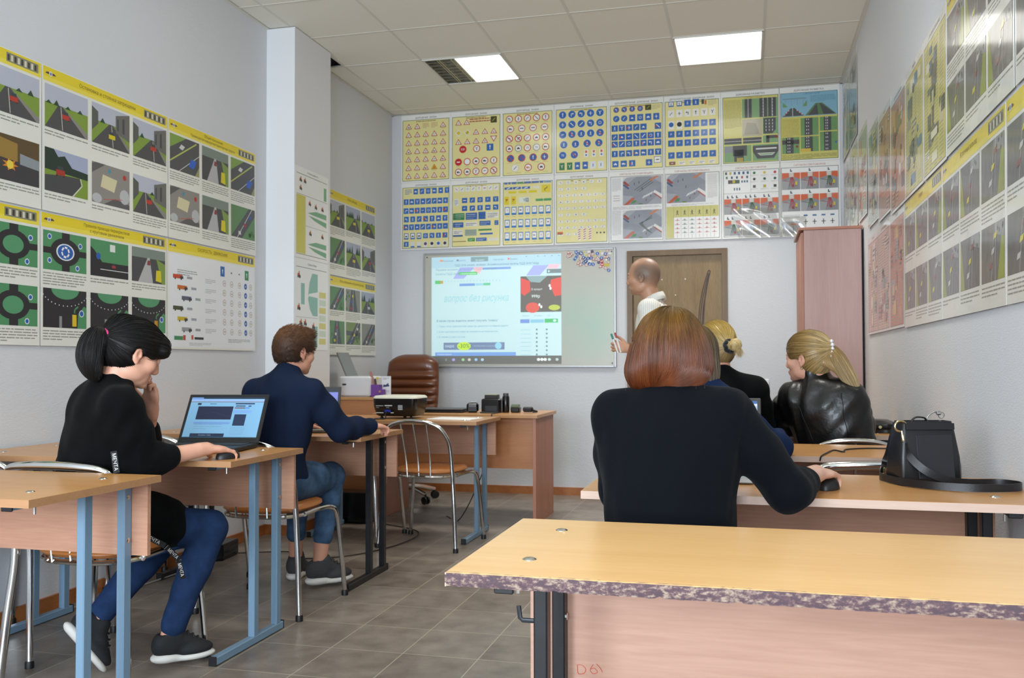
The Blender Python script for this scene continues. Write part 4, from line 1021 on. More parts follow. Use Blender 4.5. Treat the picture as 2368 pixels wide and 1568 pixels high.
# ---- wide photo posters with yellow heads
def car(a, x, y, w, c, L): a.rect(x - w / 2, y, x + w / 2, y + w * .45, c, L); a.rect(x - w * .32, y + w * .45, x + w * .32, y + w * .75, '#3a4248', L); a.rect(x - w * .5, y - w * .08, x - w * .3, y, '#151515', L); a.rect(x + w * .3, y - w * .08, x + w * .5, y, '#151515', L)
def scene(a, x0, y0, x1, y1, k, s=0):
    w, h = x1 - x0, y1 - y0; P = lambda u, v: (x0 + u * w, y0 + v * h); L = 4; r = a.rnd
    Q = lambda pts, c, l: a.poly([P(*t) for t in pts], c, l)
    if k in ('road', 'forest', 'street'):
        Q([(0, .55), (1, .55), (1, 1), (0, 1)], '#b8bccb' if k != 'forest' else '#a9afc6', L); Q([(0, 0), (1, 0), (1, .58), (0, .58)], '#7f9a3c', L + 1)
        vx = .35 + .3 * ((s * 7) % 5) / 4
        Q([(vx - .55, 0), (vx + .6, 0), (vx + .05, .60), (vx - .05, .60)] if False else [(max(0, vx - .55), 0), (min(1, vx + .6), 0), (vx + .05, .58), (vx - .05, .58)], '#4d4c4e', L + 2)
        a.line([P(vx + .05, .02), P(vx + .01, .56)], w * .012, '#d8d8d2', L + 3)
        Q([(min(1, vx + .6), 0), (1, 0), (1, .12), (vx + .05, .58), (vx + .045, .57)], '#8b8784', L + 2)
        n = 9 if k == 'forest' else 4
        for i in range(n):
            u = i / n * (1.0) + r.random() * .08; hh = (.34 if k == 'forest' else .12) * (.6 + .5 * r.random())
            if abs(u - vx) > .08: Q([(max(0, u - .06), .56), (min(1, u + .08), .56), (u + .01, min(1, .56 + hh))], '#2d4a34', L + 3)
        if k == 'street':
            Q([(.62, .42), (1, .30), (1, 1), (.62, .86)], '#6b6a66', L + 4); Q([(.66, .5), (.7, .49), (.7, .8), (.66, .78)], '#45484c', L + 5); Q([(.8, .46), (.86, .45), (.86, .86), (.8, .83)], '#45484c', L + 5)
            Q([(0, .3), (.16, .5), (.16, .8), (0, .9)], '#575b55', L + 4)
        car(a, *P(vx + .12 - .1 * (s % 3), .30 - .08 * (s % 2)), w * .17, ['#b83a2c', '#d8c41e', '#d8c41e', '#c8c8c8', '#b83a2c'][s % 5], L + 5)
    elif k == 'aer':
        Q([(0, 0), (1, 0), (1, 1), (0, 1)], ['#7c8f52', '#5f8a58', '#8b8d84'][s % 3], L)
        p = [(.0, 0), (.45, 0), (1, .8), (1, 1), (.75, 1)] if s % 2 else [(.2, 0), (.8, 0), (.62, 1), (.40, 1)]
        Q(p, '#515155', L + 1); a.line([P(.25, 0), P(.88, 1)] if s % 2 else [P(.5, 0), P(.51, 1)], w * .015, '#e0e0da', L + 2)
        if s % 3 == 0: Q([(0, .42), (1, .38), (1, .56), (0, .62)], '#57575b', L + 1)
        for i in range(3): c = P(.3 + .22 * i * (1 if s % 2 else .3) + .05, .15 + .28 * i); a.rect(c[0] - w * .05, c[1] - h * .05, c[0] + w * .05, c[1] + h * .06, ['#d8cc1e', '#d8d8d4', '#a83a34', '#2f5fa8'][(s + i) % 4], L + 4)
        for i in range(5): c = P(r.random() * .25 if s % 2 == 0 else .7 + r.random() * .25, r.random() * .9 + .05 if s % 2 == 0 else r.random() * .3 + .05); a.disc(*c, w * .05, '#48703e', L + 3, 7)
    elif k == 'rnd':
        Q([(0, 0), (1, 0), (1, 1), (0, 1)], '#4f9060', L); a.disc(*P(.5, .5), w * .34, '#2c2a2e', L + 2, 22, h * .36); a.rect(*P(.42, 0), *P(.60, 1), '#2c2a2e', L + 1); a.rect(*P(0, .42), *P(1, .58), '#2c2a2e', L + 1)
        a.disc(*P(.5, .5), w * .21, '#55966a' if s % 2 == 0 else '#e6ebee', L + 3, 20, h * .22)
        if s % 2: a.disc(*P(.5, .5), w * .18, '#2a5fae', L + 4, 18, h * .19); a.glyph(*P(.5, .5), w * .2, 'ring', '#f0f0f0', L + 5)
        for u, v in ((.14, .85), (.85, .72), (.14, .24), (.78, .12)): a.disc(*P(u, v), w * .05, '#dfe8ee', L + 4, 8); a.disc(*P(u, v), w * .035, '#2a5fae', L + 5, 8)
    elif k == 'rnd2':
        Q([(0, 0), (1, 0), (1, 1), (0, 1)], '#29272b', L)
        a.poly([P(.5 + .32 * math.cos(t), 1.0 + .26 * math.sin(t)) for t in np.linspace(PI, 2 * PI, 14)], '#55966a', L + 1)
        for t in np.linspace(PI * 1.03, PI * 1.97, 18): c = P(.5 + .55 * math.cos(t), 1.02 + .45 * math.sin(t)); a.disc(*c, w * .012, '#d8d8d8', L + 2, 6)
        Q([(.78, 0), (1, 0), (1, .55), (.94, .6), (.80, .38)], '#4f9060', L + 2); a.rect(*P(.36, 0), *P(.42, .30), '#8e9092', L + 3)
        a.rect(*P(.66, .05), *P(.76, .36), ['#e0c022', '#a8405a', '#c8902a'][s % 3], L + 4); a.disc(*P(.88, .40), w * .06, '#e0e6ea', L + 4, 10); a.disc(*P(.88, .40), w * .045, '#2a5fae', L + 5, 10)
        a.line([P(.71, .40), P(.72, .5), P(.8, .58)], w * .03, '#4f9060', L + 4)
    elif k == 'gjct':
        Q([(0, 0), (1, 0), (1, 1), (0, 1)], '#4f9060', L); Q([(0, 0), (1, 0), (1, .40), (.3, .40), (.1, .7), (0, .8)], '#29272b', L + 1); a.line([P(.25, .2), P(1, .2)], w * .012, '#e0e0e0', L + 2)
        a.rect(*P(.5, .72), *P(.64, .92), '#dfe4e0', L + 3); a.disc(*P(.2, .55), w * .06, '#2a5fae', L + 3, 10); car(a, *P(.6, .27), w * .1, '#a8343c', L + 4)
    elif k == 'bend':       # road bending past a dark wood
        Q([(0, .5), (1, .5), (1, 1), (0, 1)], '#a5adc8', L); Q([(0, 0), (1, 0), (1, .55), (0, .55)], '#7d983a', L + 1)
        Q([(0, .5), (1, .46), (1, .62), (.62, .66), (.45, .9), (.3, .84), (.2, 1), (0, 1)][:8], '#22352c', L + 2)
        Q([(0, 0), (.62, 0), (.84, .30), (.80, .46), (.45, .44), (0, .36)], '#47474a', L + 3); a.line([P(.64, 0), P(.86, .30), P(.82, .46)], w * .02, '#d8d6cc', L + 4); car(a, *P(.35, .42), w * .2, '#a83226', L + 5)
    elif k == 'bay':
        Q([(0, 0), (1, 0), (1, 1), (0, 1)], '#8e8a85', L); Q([(.0, .72), (.35, 1), (.1, 1), (0, .95)], '#5d5b5c', L + 1); Q([(.30, 0), (1, 0), (1, .12), (.6, .2)], '#5d5b5c', L + 1); Q([(.22, .42), (.58, .35), (.66, .68), (.28, .74)], '#d6cda6', L + 2)
        a.disc(*P(.13, .12), w * .125, '#b9bbbd', L + 3, 12, h * .12); a.disc(*P(.86, .30), w * .135, '#b9bbbd', L + 2, 12); a.disc(*P(.86, .80), w * .05, '#b8382c', L + 4, 8); a.disc(*P(.45, .86), w * .04, '#4d8fa8', L + 4, 8); a.line([P(.3, .12), P(.8, .22)], w * .012, '#c05a48', L + 4)
    elif k == 'fire':
        Q([(0, 0), (1, 0), (1, 1), (0, 1)], '#3d3b3e', L); Q([(0, .55), (1, .40), (1, 1), (0, 1)], '#5c4a2c', L + 1); Q([(0, .5), (.55, .46), (.55, .86), (0, .95)], '#9a7a3a', L + 2); Q([(.6, .42), (1, .38), (1, .6), (.6, .66)], '#8f969c', L + 2)
        c = P(.40, .36); a.poly([(c[0] + w * .17 * (1 if i % 2 == 0 else .5) * math.cos(i * PI / 7), c[1] + h * .14 * (1 if i % 2 == 0 else .5) * math.sin(i * PI / 7)) for i in range(14)], '#d8862a', L + 4); a.disc(c[0], c[1], w * .07, '#e8cf4a', L + 5, 8)
    elif k == 'lane':
        Q([(0, 0), (1, 0), (1, 1), (0, 1)], '#505053', L); Q([(0, .6), (.55, 1), (0, 1)], '#7fa046', L + 1); Q([(.85, 0), (1, 0), (1, .3)], '#9a9a62', L + 1); a.line([P(0, .22), P(.9, .95)], w * .03, '#b6c060', L + 2); a.line([P(.3, 0), P(1, .62)], w * .012, '#dcdcd8', L + 2)
        Q([(.62, .22), (.80, .18), (.90, .42), (.72, .46)], '#2f62c4', L + 4); Q([(.30, .66), (.42, .62), (.50, .74), (.38, .78)], '#d4d4d2', L + 4)
    elif k == 'long':
        Q([(0, .72), (1, .72), (1, 1), (0, 1)], '#7d8a80', L + 1); Q([(0, 0), (1, 0), (1, .74), (0, .74)], '#49494c', L); Q([(.18, 0), (.62, 0), (.52, .74), (.46, .74)], '#b6b6b8', L + 2); Q([(.9, 0), (1, 0), (1, .6), (.72, .74)], '#7f9a48', L + 2); Q([(.70, .08), (.88, .05), (.86, .40), (.72, .40)], '#dccb1e', L + 4); Q([(.44, .52), (.54, .52), (.53, .66), (.46, .66)], '#8a3a38', L + 4)
    elif k == 'dark':       # low sun view along a carriageway, as on the right wall
        Q([(0, 0), (1, 0), (1, 1), (0, 1)], ['#5c5c5e', '#59595c', '#636260'][s % 3], L)
        Q([(0, 0), (.25, 0), (.05, .9), (0, 1)] if s % 2 else [(.72, 0), (1, 0), (1, .75), (.88, .8)], '#8f9a2c', L + 1)
        a.line([P(.45, 0), P(.58, 1)], w * .04, '#8b8886', L + 2); a.line([P(.62, 0), P(.66, 1)], w * .012, '#cfccc8', L + 3)
        for i in range(3): c = P(.35 + .1 * i, .2 + .26 * i); a.poly([(c[0], c[1]), (c[0] + w * .12, c[1] + h * .03), (c[0] + w * .16, c[1] + h * .13), (c[0] + w * .03, c[1] + h * .1)], ['#c9c8c4', '#d8cc1e', '#8a4444'][(s + i) % 3], L + 4)
        Q([(.55, .82), (1, .7), (1, 1), (.6, 1)], '#8e8f90', L + 2); 
        for i in range(4): c = P(.6 + .35 * r.random(), .75 + .2 * r.random()); a.disc(*c, w * .03, '#45494a', L + 3, 6)
def emblem(a, x, y, r):
    a.disc(x, y, r * .5, '#e8e6e0', 6, 14); a.disc(x, y, r * .32, '#7a86a0', 7, 12)
    for q in (-1, 1): a.poly([(x + q * r * .5, y - r * .2), (x + q * r * 1.5, y - r * .1), (x + q * r * 1.1, y + r * .25), (x + q * r * .4, y + r * .3)][::q], '#5a4248', 6)
def photo_poster(W, H, title, pics, seed, table=False, cols=3, head=.062, logo=True):
    a = Art(W, H, '#e6e5dc', seed); r = a.rnd
    a.rect(.004, H - head - .006, W - .004, H - .004, '#e6cf2a', 2); a.rect(.004, H - head - .006, W - .004, H - head + .014, '#ecd94e', 3)
    if isinstance(title, str): a.text(title, W * .48, H - head * .62, head * .30, '#6b5a20', 5, wmax=W * .5)
    else: a.text(title[0], W * .48, H - head * .48, head * .25, '#6b5a20', 5, wmax=W * .5); a.text(title[1], W * .48, H - head * .86, head * .25, '#6b5a20', 5, wmax=W * .5)
    emblem(a, .05 if W > .6 else .035, H - head * .52, .022)
    if logo:
        x0 = W * .78; a.rect(x0, H - head * .86, W - .02, H - head * .22, '#8a8770', 5)
        for i in range(9): a.rect(x0 + .006 + i * (W - .03 - x0) / 9, H - head * .76, x0 + .006 + (i + .62) * (W - .03 - x0) / 9, H - head * .34, ('#3b3a38', '#d8d4c0')[i % 2], 6)
    if table: return a
    top = H - head - .018; rowh = top / 2; cw = W / cols
    for j in range(2):
        for i in range(cols):
            x0 = i * cw + .014; x1 = (i + 1) * cw - .014; y1 = top - j * rowh; y0 = y1 - rowh * .68
            k, s = pics[j * cols + i]; scene(a, x0, y0, x1, y1, k, s); n = r.randint(2, 5)
            a.words(x0, y0 - .012 - .0115 * n, x1, y0 - .008, n, '#94948c', r.uniform(.3, .9), .38)
    return a
def L_(a, label, y0, z0, x=X0, tilt=.012): a.place('wall_poster', label, (x, y0, z0), (0, 1, 0), (0, 0, 1), M_sat, tilt=tilt, group='road rule posters on the left wall')
# top row
L_(photo_poster(.915, .655, 'Остановка и стоянка', [('street', 0), ('aer', 1), ('road', 0), ('aer', 4), ('street', 3), ('fire', 1)], 21), 'upper left-wall poster cut by the left picture edge, with a burning car scene', 2.503, 1.79)
L_(photo_poster(.915, .655, 'Остановка и стоянка запрещены', [('road', 0), ('street', 1), ('street', 4), ('bend', 0), ('bay', 2), ('street', 0)], 22), 'upper left-wall poster with yellow head and a red car on a forest road', 3.423, 1.79)
L_(photo_poster(.915, .655, ('Общие положения', 'Преимущество маршрутных транспортных средств'), [('lane', 3), ('long', 2), ('lane', 5), ('bay', 2), ('long', 0), ('aer', 1)], 23), 'upper left-wall poster nearest the pillar, pictures of multi-lane streets', 4.343, 1.79)
# bottom row
L_(photo_poster(.915, .60, 'Правила проезда перекрестков', [('rnd', 2), ('rnd', 0), ('rnd', 0), ('rnd2', 0), ('gjct', 1), ('rnd', 0)], 24), 'lower left-wall poster cut by the left picture edge, green roundabouts', 2.503, 1.185)
L_(photo_poster(.915, .60, ('Правила проезда перекрестков', 'с круговым движением'), [('rnd', 1), ('gjct', 0), ('long', 1), ('rnd2', 0), ('rnd2', 1), ('rnd2', 2)], 25), 'lower left-wall poster of roundabouts on green and black, behind the dark ponytail', 3.423, 1.185)
a = photo_poster(.915, .60, 'СКОРОСТЬ  ДВИЖЕНИЯ', None, 26, True); a.rect(.015, .012, .90, .525, '#e9ebee', 2); a.L = 3
for k in range(4):
    x = .55 + k * .088; a.sq(x if k else .54, .47, .045 if k in (0, 3) else .055, .06 if k in (0, 3) else .03, 'up' if k in (0, 3) else 'car', (BLU, '#e9ebee', '#e9ebee', '#3f8a5a')[k], ('#fff', '#333', '#333', '#fff')[k])
for j in range(6):
    y = .40 - j * .058
    for k, x in enumerate((.56, .64, .73, .80, .86)):
        a.disc(x, y, .017, '#8f7f78' if k != 3 else '#2a5fae', 5, 12, .019); a.disc(x, y, .0145, '#eceae6' if k != 3 else '#2a5fae', 6, 12, .0165); a.text('60' if k % 2 else '90', x, y - .006, .012, '#6a6460' if k != 3 else '#fff', 8)
    a.words(.36, y - .015, .47, y + .013, 3, '#b3b5ba')
    xs = .05 + (j % 3) * .04
    c = ('#c84a2a', '#c86a2a', '#5a5f72', '#4a4a30', '#c8b02a', '#9a9da2')[j]
    a.rect(xs, y - .01, xs + .09, y + .012, c, 5); a.rect(xs + .065, y - .01, xs + .095, y + .004, '#3a3a3a', 6); a.disc(xs + .02, y - .012, .006, '#222', 7, 8); a.disc(xs + .075, y - .012, .006, '#222', 7, 8); a.rect(xs + .13, y - .006, xs + .18, y + .008, '#9ea2aa', 5)
a.rect(.06, .05, .14, .072, '#3f8a5a', 5); a.rect(.142, .05, .165, .078, '#b8402c', 5); a.rect(.22, .055, .24, .08, '#d0582c', 5); a.rect(.25, .056, .34, .07, '#2c2c2c', 5)
a.words(.09, .41, .28, .445, 3, '#9a9ca2'); a.words(.6, .045, .85, .07, 3, '#9a9ca2'); a.words(.2, .02, .42, .04, 3, '#b3b5ba')
L_(a, 'white speed limit table poster with yellow head, lower row nearest the pillar', 4.343, 1.185)
# beyond the pillar
L_(photo_poster(.905, .65, 'Обгон, объезд', [('street', 2), ('forest', 2), ('road', 1), ('aer', 1), ('forest', 1), ('street', 4)], 27), 'upper photo poster between the pillar and the far corner', 6.31, 1.775)
L_(photo_poster(.905, .60, 'Обгон, опережение и встречный разъезд', [('aer', 1), ('aer', 2), ('forest', 3), ('aer', 4), ('aer', 3), ('aer', 5)], 28), 'lower photo poster between the pillar and the far corner', 6.31, 1.17)
# posters on the pillar
def tractor(a, x, y, s): a.rect(x - s, y, x + s * .6, y + s, '#b85a2c', 5); a.rect(x - s * .2, y + s * .8, x + s * .4, y + s * 1.7, '#c8742a', 5); a.disc(x - s * .6, y, s * .45, '#2a2a2a', 6, 9); a.disc(x + s * .5, y, s * .6, '#2a2a2a', 6, 9)
a = Art(.49, .60, '#eff0ee', 31); a.text('Условия видимости', .25, .572, .012, '#555', 3); a.line([(.02, .555), (.47, .555)], .003, '#3a4a40', 3); a.line([(.02, .42), (.47, .42)], .002, '#3a4a40', 3); a.line([(.02, .025), (.47, .025)], .003, '#3a4a40', 3); a.line([(.15, .22), (.47, .22)], .002, '#8a8f8a', 3)
a.rect(.02, .03, .15, .415, '#d3cd66', 3); a.words(.03, .04, .14, .40, 22, '#b8b04e'); a.rect(.42, .43, .46, .52, '#7db08c', 3)
for x, y in ((.08, .51), (.14, .51), (.08, .455), (.21, .37), (.30, .36), (.40, .36), (.22, .17), (.40, .17)): tractor(a, x, y, .016)
for y in (.30, .09):
    a.poly([(.18, y + .01), (.30, y + .035), (.46, y + .035), (.46, y + .0), (.25, y + .005)], '#7db08c', 4); a.poly([(.19, y - .005), (.28, y - .03), (.46, y - .055), (.46, y - .02), (.30, y - .01)], '#7db08c', 4)
a.place('pillar_poster', 'white poster of orange tractors with green beams, upper one on the pillar', (-2.838, 5.405, 1.80), (0, 1, 0), (0, 0, 1), M_sat)
a = Art(.49, .60, '#eef1f1', 32); a.text('Правила обзора', .25, .565, .012, '#555', 3); a.line([(.02, .545), (.47, .545)], .003, '#3a4a40', 3)
a.poly([(.19, .36), (.21, .45), (.25, .515), (.33, .515), (.33, .395), (.2, .375)], '#8fbdb2', 4); a.poly([(.19, .34), (.22, .27), (.26, .23), (.33, .23), (.33, .355), (.2, .36)], '#8fbdb2', 4); a.rect(.09, .30, .14, .44, '#8fbdb2', 4); a.rect(.25, .02, .33, .16, '#8fbdb2', 4)
for x, y in ((.06, .48), (.06, .27), (.09, .17), (.15, .17), (.27, .15)): tractor(a, x, y, .02)
for k in range(7): a.rect(.355, .04 + k * .053, .455, .08 + k * .053, '#d6cf7a' if k % 2 == 0 else '#cfdccb', 4); a.words(.36, .045 + k * .053, .45, .075 + k * .053, 3, '#a8a66a')
a.line([(.02, .215), (.34, .215)], .002, '#8a8f8a', 3)
a.place('pillar_poster', 'pale poster with large green view fields, lower one on the pillar', (-2.838, 5.405, 1.195), (0, 1, 0), (0, 0, 1), M_sat)

# ---- right wall (u runs towards the camera)
def R_(a, label, yfar, z0, tilt=.012): a.place('wall_poster', label, (X1, yfar, z0), (0, -1, 0), (0, 0, 1), M_lam, tilt=tilt, group='posters on the right wall')
def tech(seed, bg, cols, n=22, title=None):
    a = Art(.458, .60, '#ecebe8', seed); r = a.rnd; a.rect(.012, .012, .446, .56, '#5a5f58', 1); a.rect(.016, .016, .442, .556, bg, 2)
    if title: a.text(title, .23, .572, .013, '#555', 3, wmax=.36)
    for _ in range(n):
        w = r.uniform(.04, .13); h = r.uniform(.03, .10); x = r.uniform(.02, .438 - w); y = r.uniform(.02, .55 - h); c = r.choice(cols)
        q = 4 + _ % 6
        if r.random() < .35: a.disc(x + w / 2, y + h / 2, w * .35, c, q, 12)
        else: a.rect(x, y, x + w, y + h, c, q)
        if r.random() < .5: a.words(x + .004, y + .004, x + w - .004, y + h - .004, 3, '#6a6a62', L=q + 1 if q < 9 else 10)
    for j in range(4): a.words(.03 + .1 * j, .02, .11 + .1 * j, .54, 34, '#a8a48a', L=3)
    return a
mixA = ['#b86a4a', '#5a6a5a', '#8a9a9a', '#d8c88a', '#4a6a8a', '#e6e2da']; mixR = ['#c8664a', '#8a4a3a', '#5a5a52', '#d8a88a', '#e6ded6', '#4a4a48']; mixY = ['#5a5c4c', '#c8c09a', '#8a8a78', '#3f4238', '#4a7a9a', '#e2dec2']; mixP = ['#c87a72', '#e6cfc8', '#9a9aa8', '#e8e0dc', '#c8b070', '#8aa09a']
for (sd, bg, cl, lb, y, z) in (
    (41, '#b9bdb6', mixA, 'grey-green poster high in the far right corner', 7.56, 2.66), (42, '#a9bcc0', mixA, 'blue-topped poster beside the ceiling near the far right corner', 7.06, 2.66),
    (43, '#d8d8cc', mixA, 'pale poster behind the wardrobe top, against the corner', 7.56, 2.04), (44, '#c9cfc2', mixA, 'greenish poster above the wardrobe', 7.07, 2.04), (45, '#bcc6bc', mixR, 'green and red poster just past the wardrobe, set lower than its neighbours', 6.57, 2.04),
    (46, '#c3ccc6', mixA, 'pale blue-green poster, first after the step in the upper row', 6.06, 1.93), (47, '#c98a78', mixR, 'poster with a brown-red top in the upper row of the right wall', 5.60, 1.90), (48, '#cf8f70', mixR, 'orange-red poster left of the yellow ones on the right wall', 5.14, 1.87),
    (49, '#cfc468', mixY, 'yellow poster with a blue corner on the right wall', 4.68, 1.87), (50, '#d2c865', mixY, 'yellow poster next to the lamp glare on the right wall', 4.21, 1.87),
    (51, '#d9b4aa', mixP, 'pink table poster by the wardrobe, far end of the lower row', 6.13, 1.275), (52, '#dcb8ac', mixP, 'second pink table poster of the lower row on the right wall', 5.68, 1.275), (53, '#c8735a', ['#c8664a', '#d8b06a', '#9aa0a8', '#d08a70', '#b0705a'], 'brick-red text poster left of the street photographs', 5.22, 1.275)):
    R_(tech(sd, bg, cl, title='ПРАВИЛА' if sd % 2 else 'ДОРОЖНОЕ ДВИЖЕНИЕ'), lb, y, z)
D = lambda *s: [('dark', k) for k in s]
R_(photo_poster(.905, .60, 'Обгон', D(0, 1, 2, 3, 4, 5), 61), 'upper photo poster on the right wall with the big lamp glare', 3.745, 1.875)
R_(photo_poster(.905, .60, 'Обгон', D(1, 2, 0, 4, 5, 3), 62), 'upper photo poster on the right wall cut by the picture edge', 2.83, 1.875)
R_(photo_poster(.875, .60, 'Поворот', D(1, 1, 0, 3, 3, 1), 63), 'lower photo poster on the right wall next to the brick-red one', 4.745, 1.268)
R_(photo_poster(.905, .60, 'Встречный разъезд', D(1, 1, 0, 3, 3, 2), 64), 'middle lower photo poster on the right wall, car wash picture', 3.865, 1.268)
R_(photo_poster(.905, .60, 'Движение', D(2, 0, 2, 0, 5, 3), 65), 'lower photo poster cut by the right picture edge, pale strip on its side', 2.955, 1.268)
# ------------------------------------------------------------------ whiteboard with the projected page
WX0, WX1, WZ0_, WZ1_ = -2.739, -1.048, 1.068, 2.066
yb = Y1 - .022
wb = thing('whiteboard', 'large magnetic whiteboard on the far wall with a bright projected page', 'whiteboard', ((WX0 + WX1) / 2, Y1, WZ0_))
m = bpy.data.materials.new('board_enamel'); m.use_nodes = True
nt = m.node_tree; N = nt.nodes; L = nt.links; b = N['Principled BSDF']; b.inputs['Roughness'].default_value = .35
tc = N.new('ShaderNodeTexCoord'); n1 = N.new('ShaderNodeTexNoise'); n1.inputs['Scale'].default_value = 2.4; n1.inputs['Detail'].default_value = 4
L.new(tc.outputs['Object'], n1.inputs[0])
sp = N.new('ShaderNodeVectorMath'); sp.operation = 'DISTANCE'; L.new(tc.outputs['Object'], sp.inputs[0]); sp.inputs[1].default_value = (.60, 0, .40)
mr = N.new('ShaderNodeMapRange'); mr.inputs[1].default_value = .42; mr.inputs[2].default_value = .08; L.new(sp.outputs['Value'], mr.inputs[0])
mu = N.new('ShaderNodeMath'); mu.operation = 'MULTIPLY'; L.new(mr.outputs[0], mu.inputs[0]); L.new(n1.outputs['Fac'], mu.inputs[1])
mi = N.new('ShaderNodeMix'); mi.data_type = 'RGBA'; L.new(mu.outputs[0], mi.inputs[0]); mi.inputs[6].default_value = lin('#c2c2b8'); mi.inputs[7].default_value = lin('#8fc4b2')
L.new(mi.outputs[2], b.inputs['Base Color'])
cxw = (WX0 + WX1) / 2; hw = (WX1 - WX0) / 2; hh = (WZ1_ - WZ0_)
MB().box((0, -.012, hh / 2), (hw * 2 - .03, .014, hh - .03)).build('writing_surface', m, wb, smooth=False)
fr = MB()
for s in (-1, 1): fr.box((s * (hw - .009), -.011, hh / 2), (.018, .022, hh), bev=.004)
fr.box((0, -.011, .009), (hw * 2 - .036, .022, .018), bev=.004); fr.box((0, -.011, hh - .009), (hw * 2 - .036, .022, .018), bev=.004)
fr.build('frame', mat('satin_aluminium', '#b2b3b4', .4, .6), wb)
sc_ = MB()
for sx in (-1, 1):
    for z in (.035, hh - .035): sc_.lathe((sx * (hw - .035), -.019, z), [(.006, 0), (.006, .003)], 8, (0, -1, 0))
sc_.build_each('screw', mat('dark_steel', '#3a3c40', .4, .8), wb)
# the projector's page as a glowing sheet: its light is put into the colour
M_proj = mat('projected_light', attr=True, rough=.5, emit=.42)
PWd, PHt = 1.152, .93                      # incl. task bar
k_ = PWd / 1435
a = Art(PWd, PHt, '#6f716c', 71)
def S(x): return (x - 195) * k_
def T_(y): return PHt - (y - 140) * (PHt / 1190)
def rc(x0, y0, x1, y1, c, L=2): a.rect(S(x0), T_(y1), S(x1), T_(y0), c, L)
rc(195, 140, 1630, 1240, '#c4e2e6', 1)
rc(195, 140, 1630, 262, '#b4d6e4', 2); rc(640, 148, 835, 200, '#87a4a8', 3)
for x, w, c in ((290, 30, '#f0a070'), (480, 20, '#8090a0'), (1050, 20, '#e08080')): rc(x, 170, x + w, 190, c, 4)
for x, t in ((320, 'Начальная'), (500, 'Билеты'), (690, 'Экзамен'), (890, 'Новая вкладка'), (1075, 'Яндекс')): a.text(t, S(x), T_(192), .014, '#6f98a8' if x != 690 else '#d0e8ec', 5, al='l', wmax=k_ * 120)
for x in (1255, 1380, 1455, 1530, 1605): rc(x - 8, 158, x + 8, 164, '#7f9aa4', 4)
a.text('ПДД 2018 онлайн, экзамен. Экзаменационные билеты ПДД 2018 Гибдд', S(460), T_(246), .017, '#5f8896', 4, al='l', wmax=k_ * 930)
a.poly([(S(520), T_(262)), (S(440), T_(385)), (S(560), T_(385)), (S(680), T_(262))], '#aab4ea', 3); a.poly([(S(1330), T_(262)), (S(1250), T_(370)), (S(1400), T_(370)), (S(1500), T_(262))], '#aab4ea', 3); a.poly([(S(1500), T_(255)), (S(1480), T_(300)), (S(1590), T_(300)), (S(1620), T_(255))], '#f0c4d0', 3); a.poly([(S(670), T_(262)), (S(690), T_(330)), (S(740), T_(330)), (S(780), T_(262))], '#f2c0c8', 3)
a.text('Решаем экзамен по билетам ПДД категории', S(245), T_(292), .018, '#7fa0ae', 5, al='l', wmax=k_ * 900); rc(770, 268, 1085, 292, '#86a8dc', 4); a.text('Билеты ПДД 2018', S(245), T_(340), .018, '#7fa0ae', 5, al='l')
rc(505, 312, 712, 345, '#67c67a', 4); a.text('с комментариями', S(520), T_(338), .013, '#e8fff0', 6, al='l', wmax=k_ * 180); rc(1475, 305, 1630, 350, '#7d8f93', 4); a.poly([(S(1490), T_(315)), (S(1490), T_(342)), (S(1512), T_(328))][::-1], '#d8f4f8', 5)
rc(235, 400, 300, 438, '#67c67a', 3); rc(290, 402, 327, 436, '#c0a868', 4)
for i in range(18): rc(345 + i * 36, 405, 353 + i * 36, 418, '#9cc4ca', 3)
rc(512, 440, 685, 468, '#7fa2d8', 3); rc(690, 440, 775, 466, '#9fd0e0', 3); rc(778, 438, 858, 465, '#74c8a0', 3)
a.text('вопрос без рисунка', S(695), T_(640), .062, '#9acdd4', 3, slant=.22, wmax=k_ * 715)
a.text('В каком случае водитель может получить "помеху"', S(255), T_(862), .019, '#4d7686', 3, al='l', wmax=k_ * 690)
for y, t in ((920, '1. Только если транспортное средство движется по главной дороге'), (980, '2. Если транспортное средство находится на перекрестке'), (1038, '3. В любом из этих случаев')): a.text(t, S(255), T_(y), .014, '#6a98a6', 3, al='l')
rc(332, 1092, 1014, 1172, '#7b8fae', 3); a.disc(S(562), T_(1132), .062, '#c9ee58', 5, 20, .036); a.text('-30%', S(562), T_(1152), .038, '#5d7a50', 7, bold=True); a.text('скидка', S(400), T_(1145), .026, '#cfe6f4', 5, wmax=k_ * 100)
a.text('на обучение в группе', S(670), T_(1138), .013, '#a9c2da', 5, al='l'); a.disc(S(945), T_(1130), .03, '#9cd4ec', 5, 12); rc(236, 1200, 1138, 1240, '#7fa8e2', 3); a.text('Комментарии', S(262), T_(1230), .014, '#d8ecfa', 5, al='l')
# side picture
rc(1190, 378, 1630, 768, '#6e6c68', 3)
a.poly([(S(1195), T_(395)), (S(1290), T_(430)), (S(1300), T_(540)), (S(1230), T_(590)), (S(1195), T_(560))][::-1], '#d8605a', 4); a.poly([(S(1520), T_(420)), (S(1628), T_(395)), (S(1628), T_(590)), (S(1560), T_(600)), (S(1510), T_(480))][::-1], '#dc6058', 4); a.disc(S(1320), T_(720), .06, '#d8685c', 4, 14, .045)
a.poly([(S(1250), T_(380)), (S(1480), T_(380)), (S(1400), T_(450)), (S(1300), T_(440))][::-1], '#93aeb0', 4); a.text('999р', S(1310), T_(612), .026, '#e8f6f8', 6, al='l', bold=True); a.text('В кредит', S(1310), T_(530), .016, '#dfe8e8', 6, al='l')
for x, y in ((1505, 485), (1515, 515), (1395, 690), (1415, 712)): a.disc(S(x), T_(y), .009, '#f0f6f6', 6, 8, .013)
a.disc(S(1555), T_(722), .05, '#b8c860', 5, 14, .024)
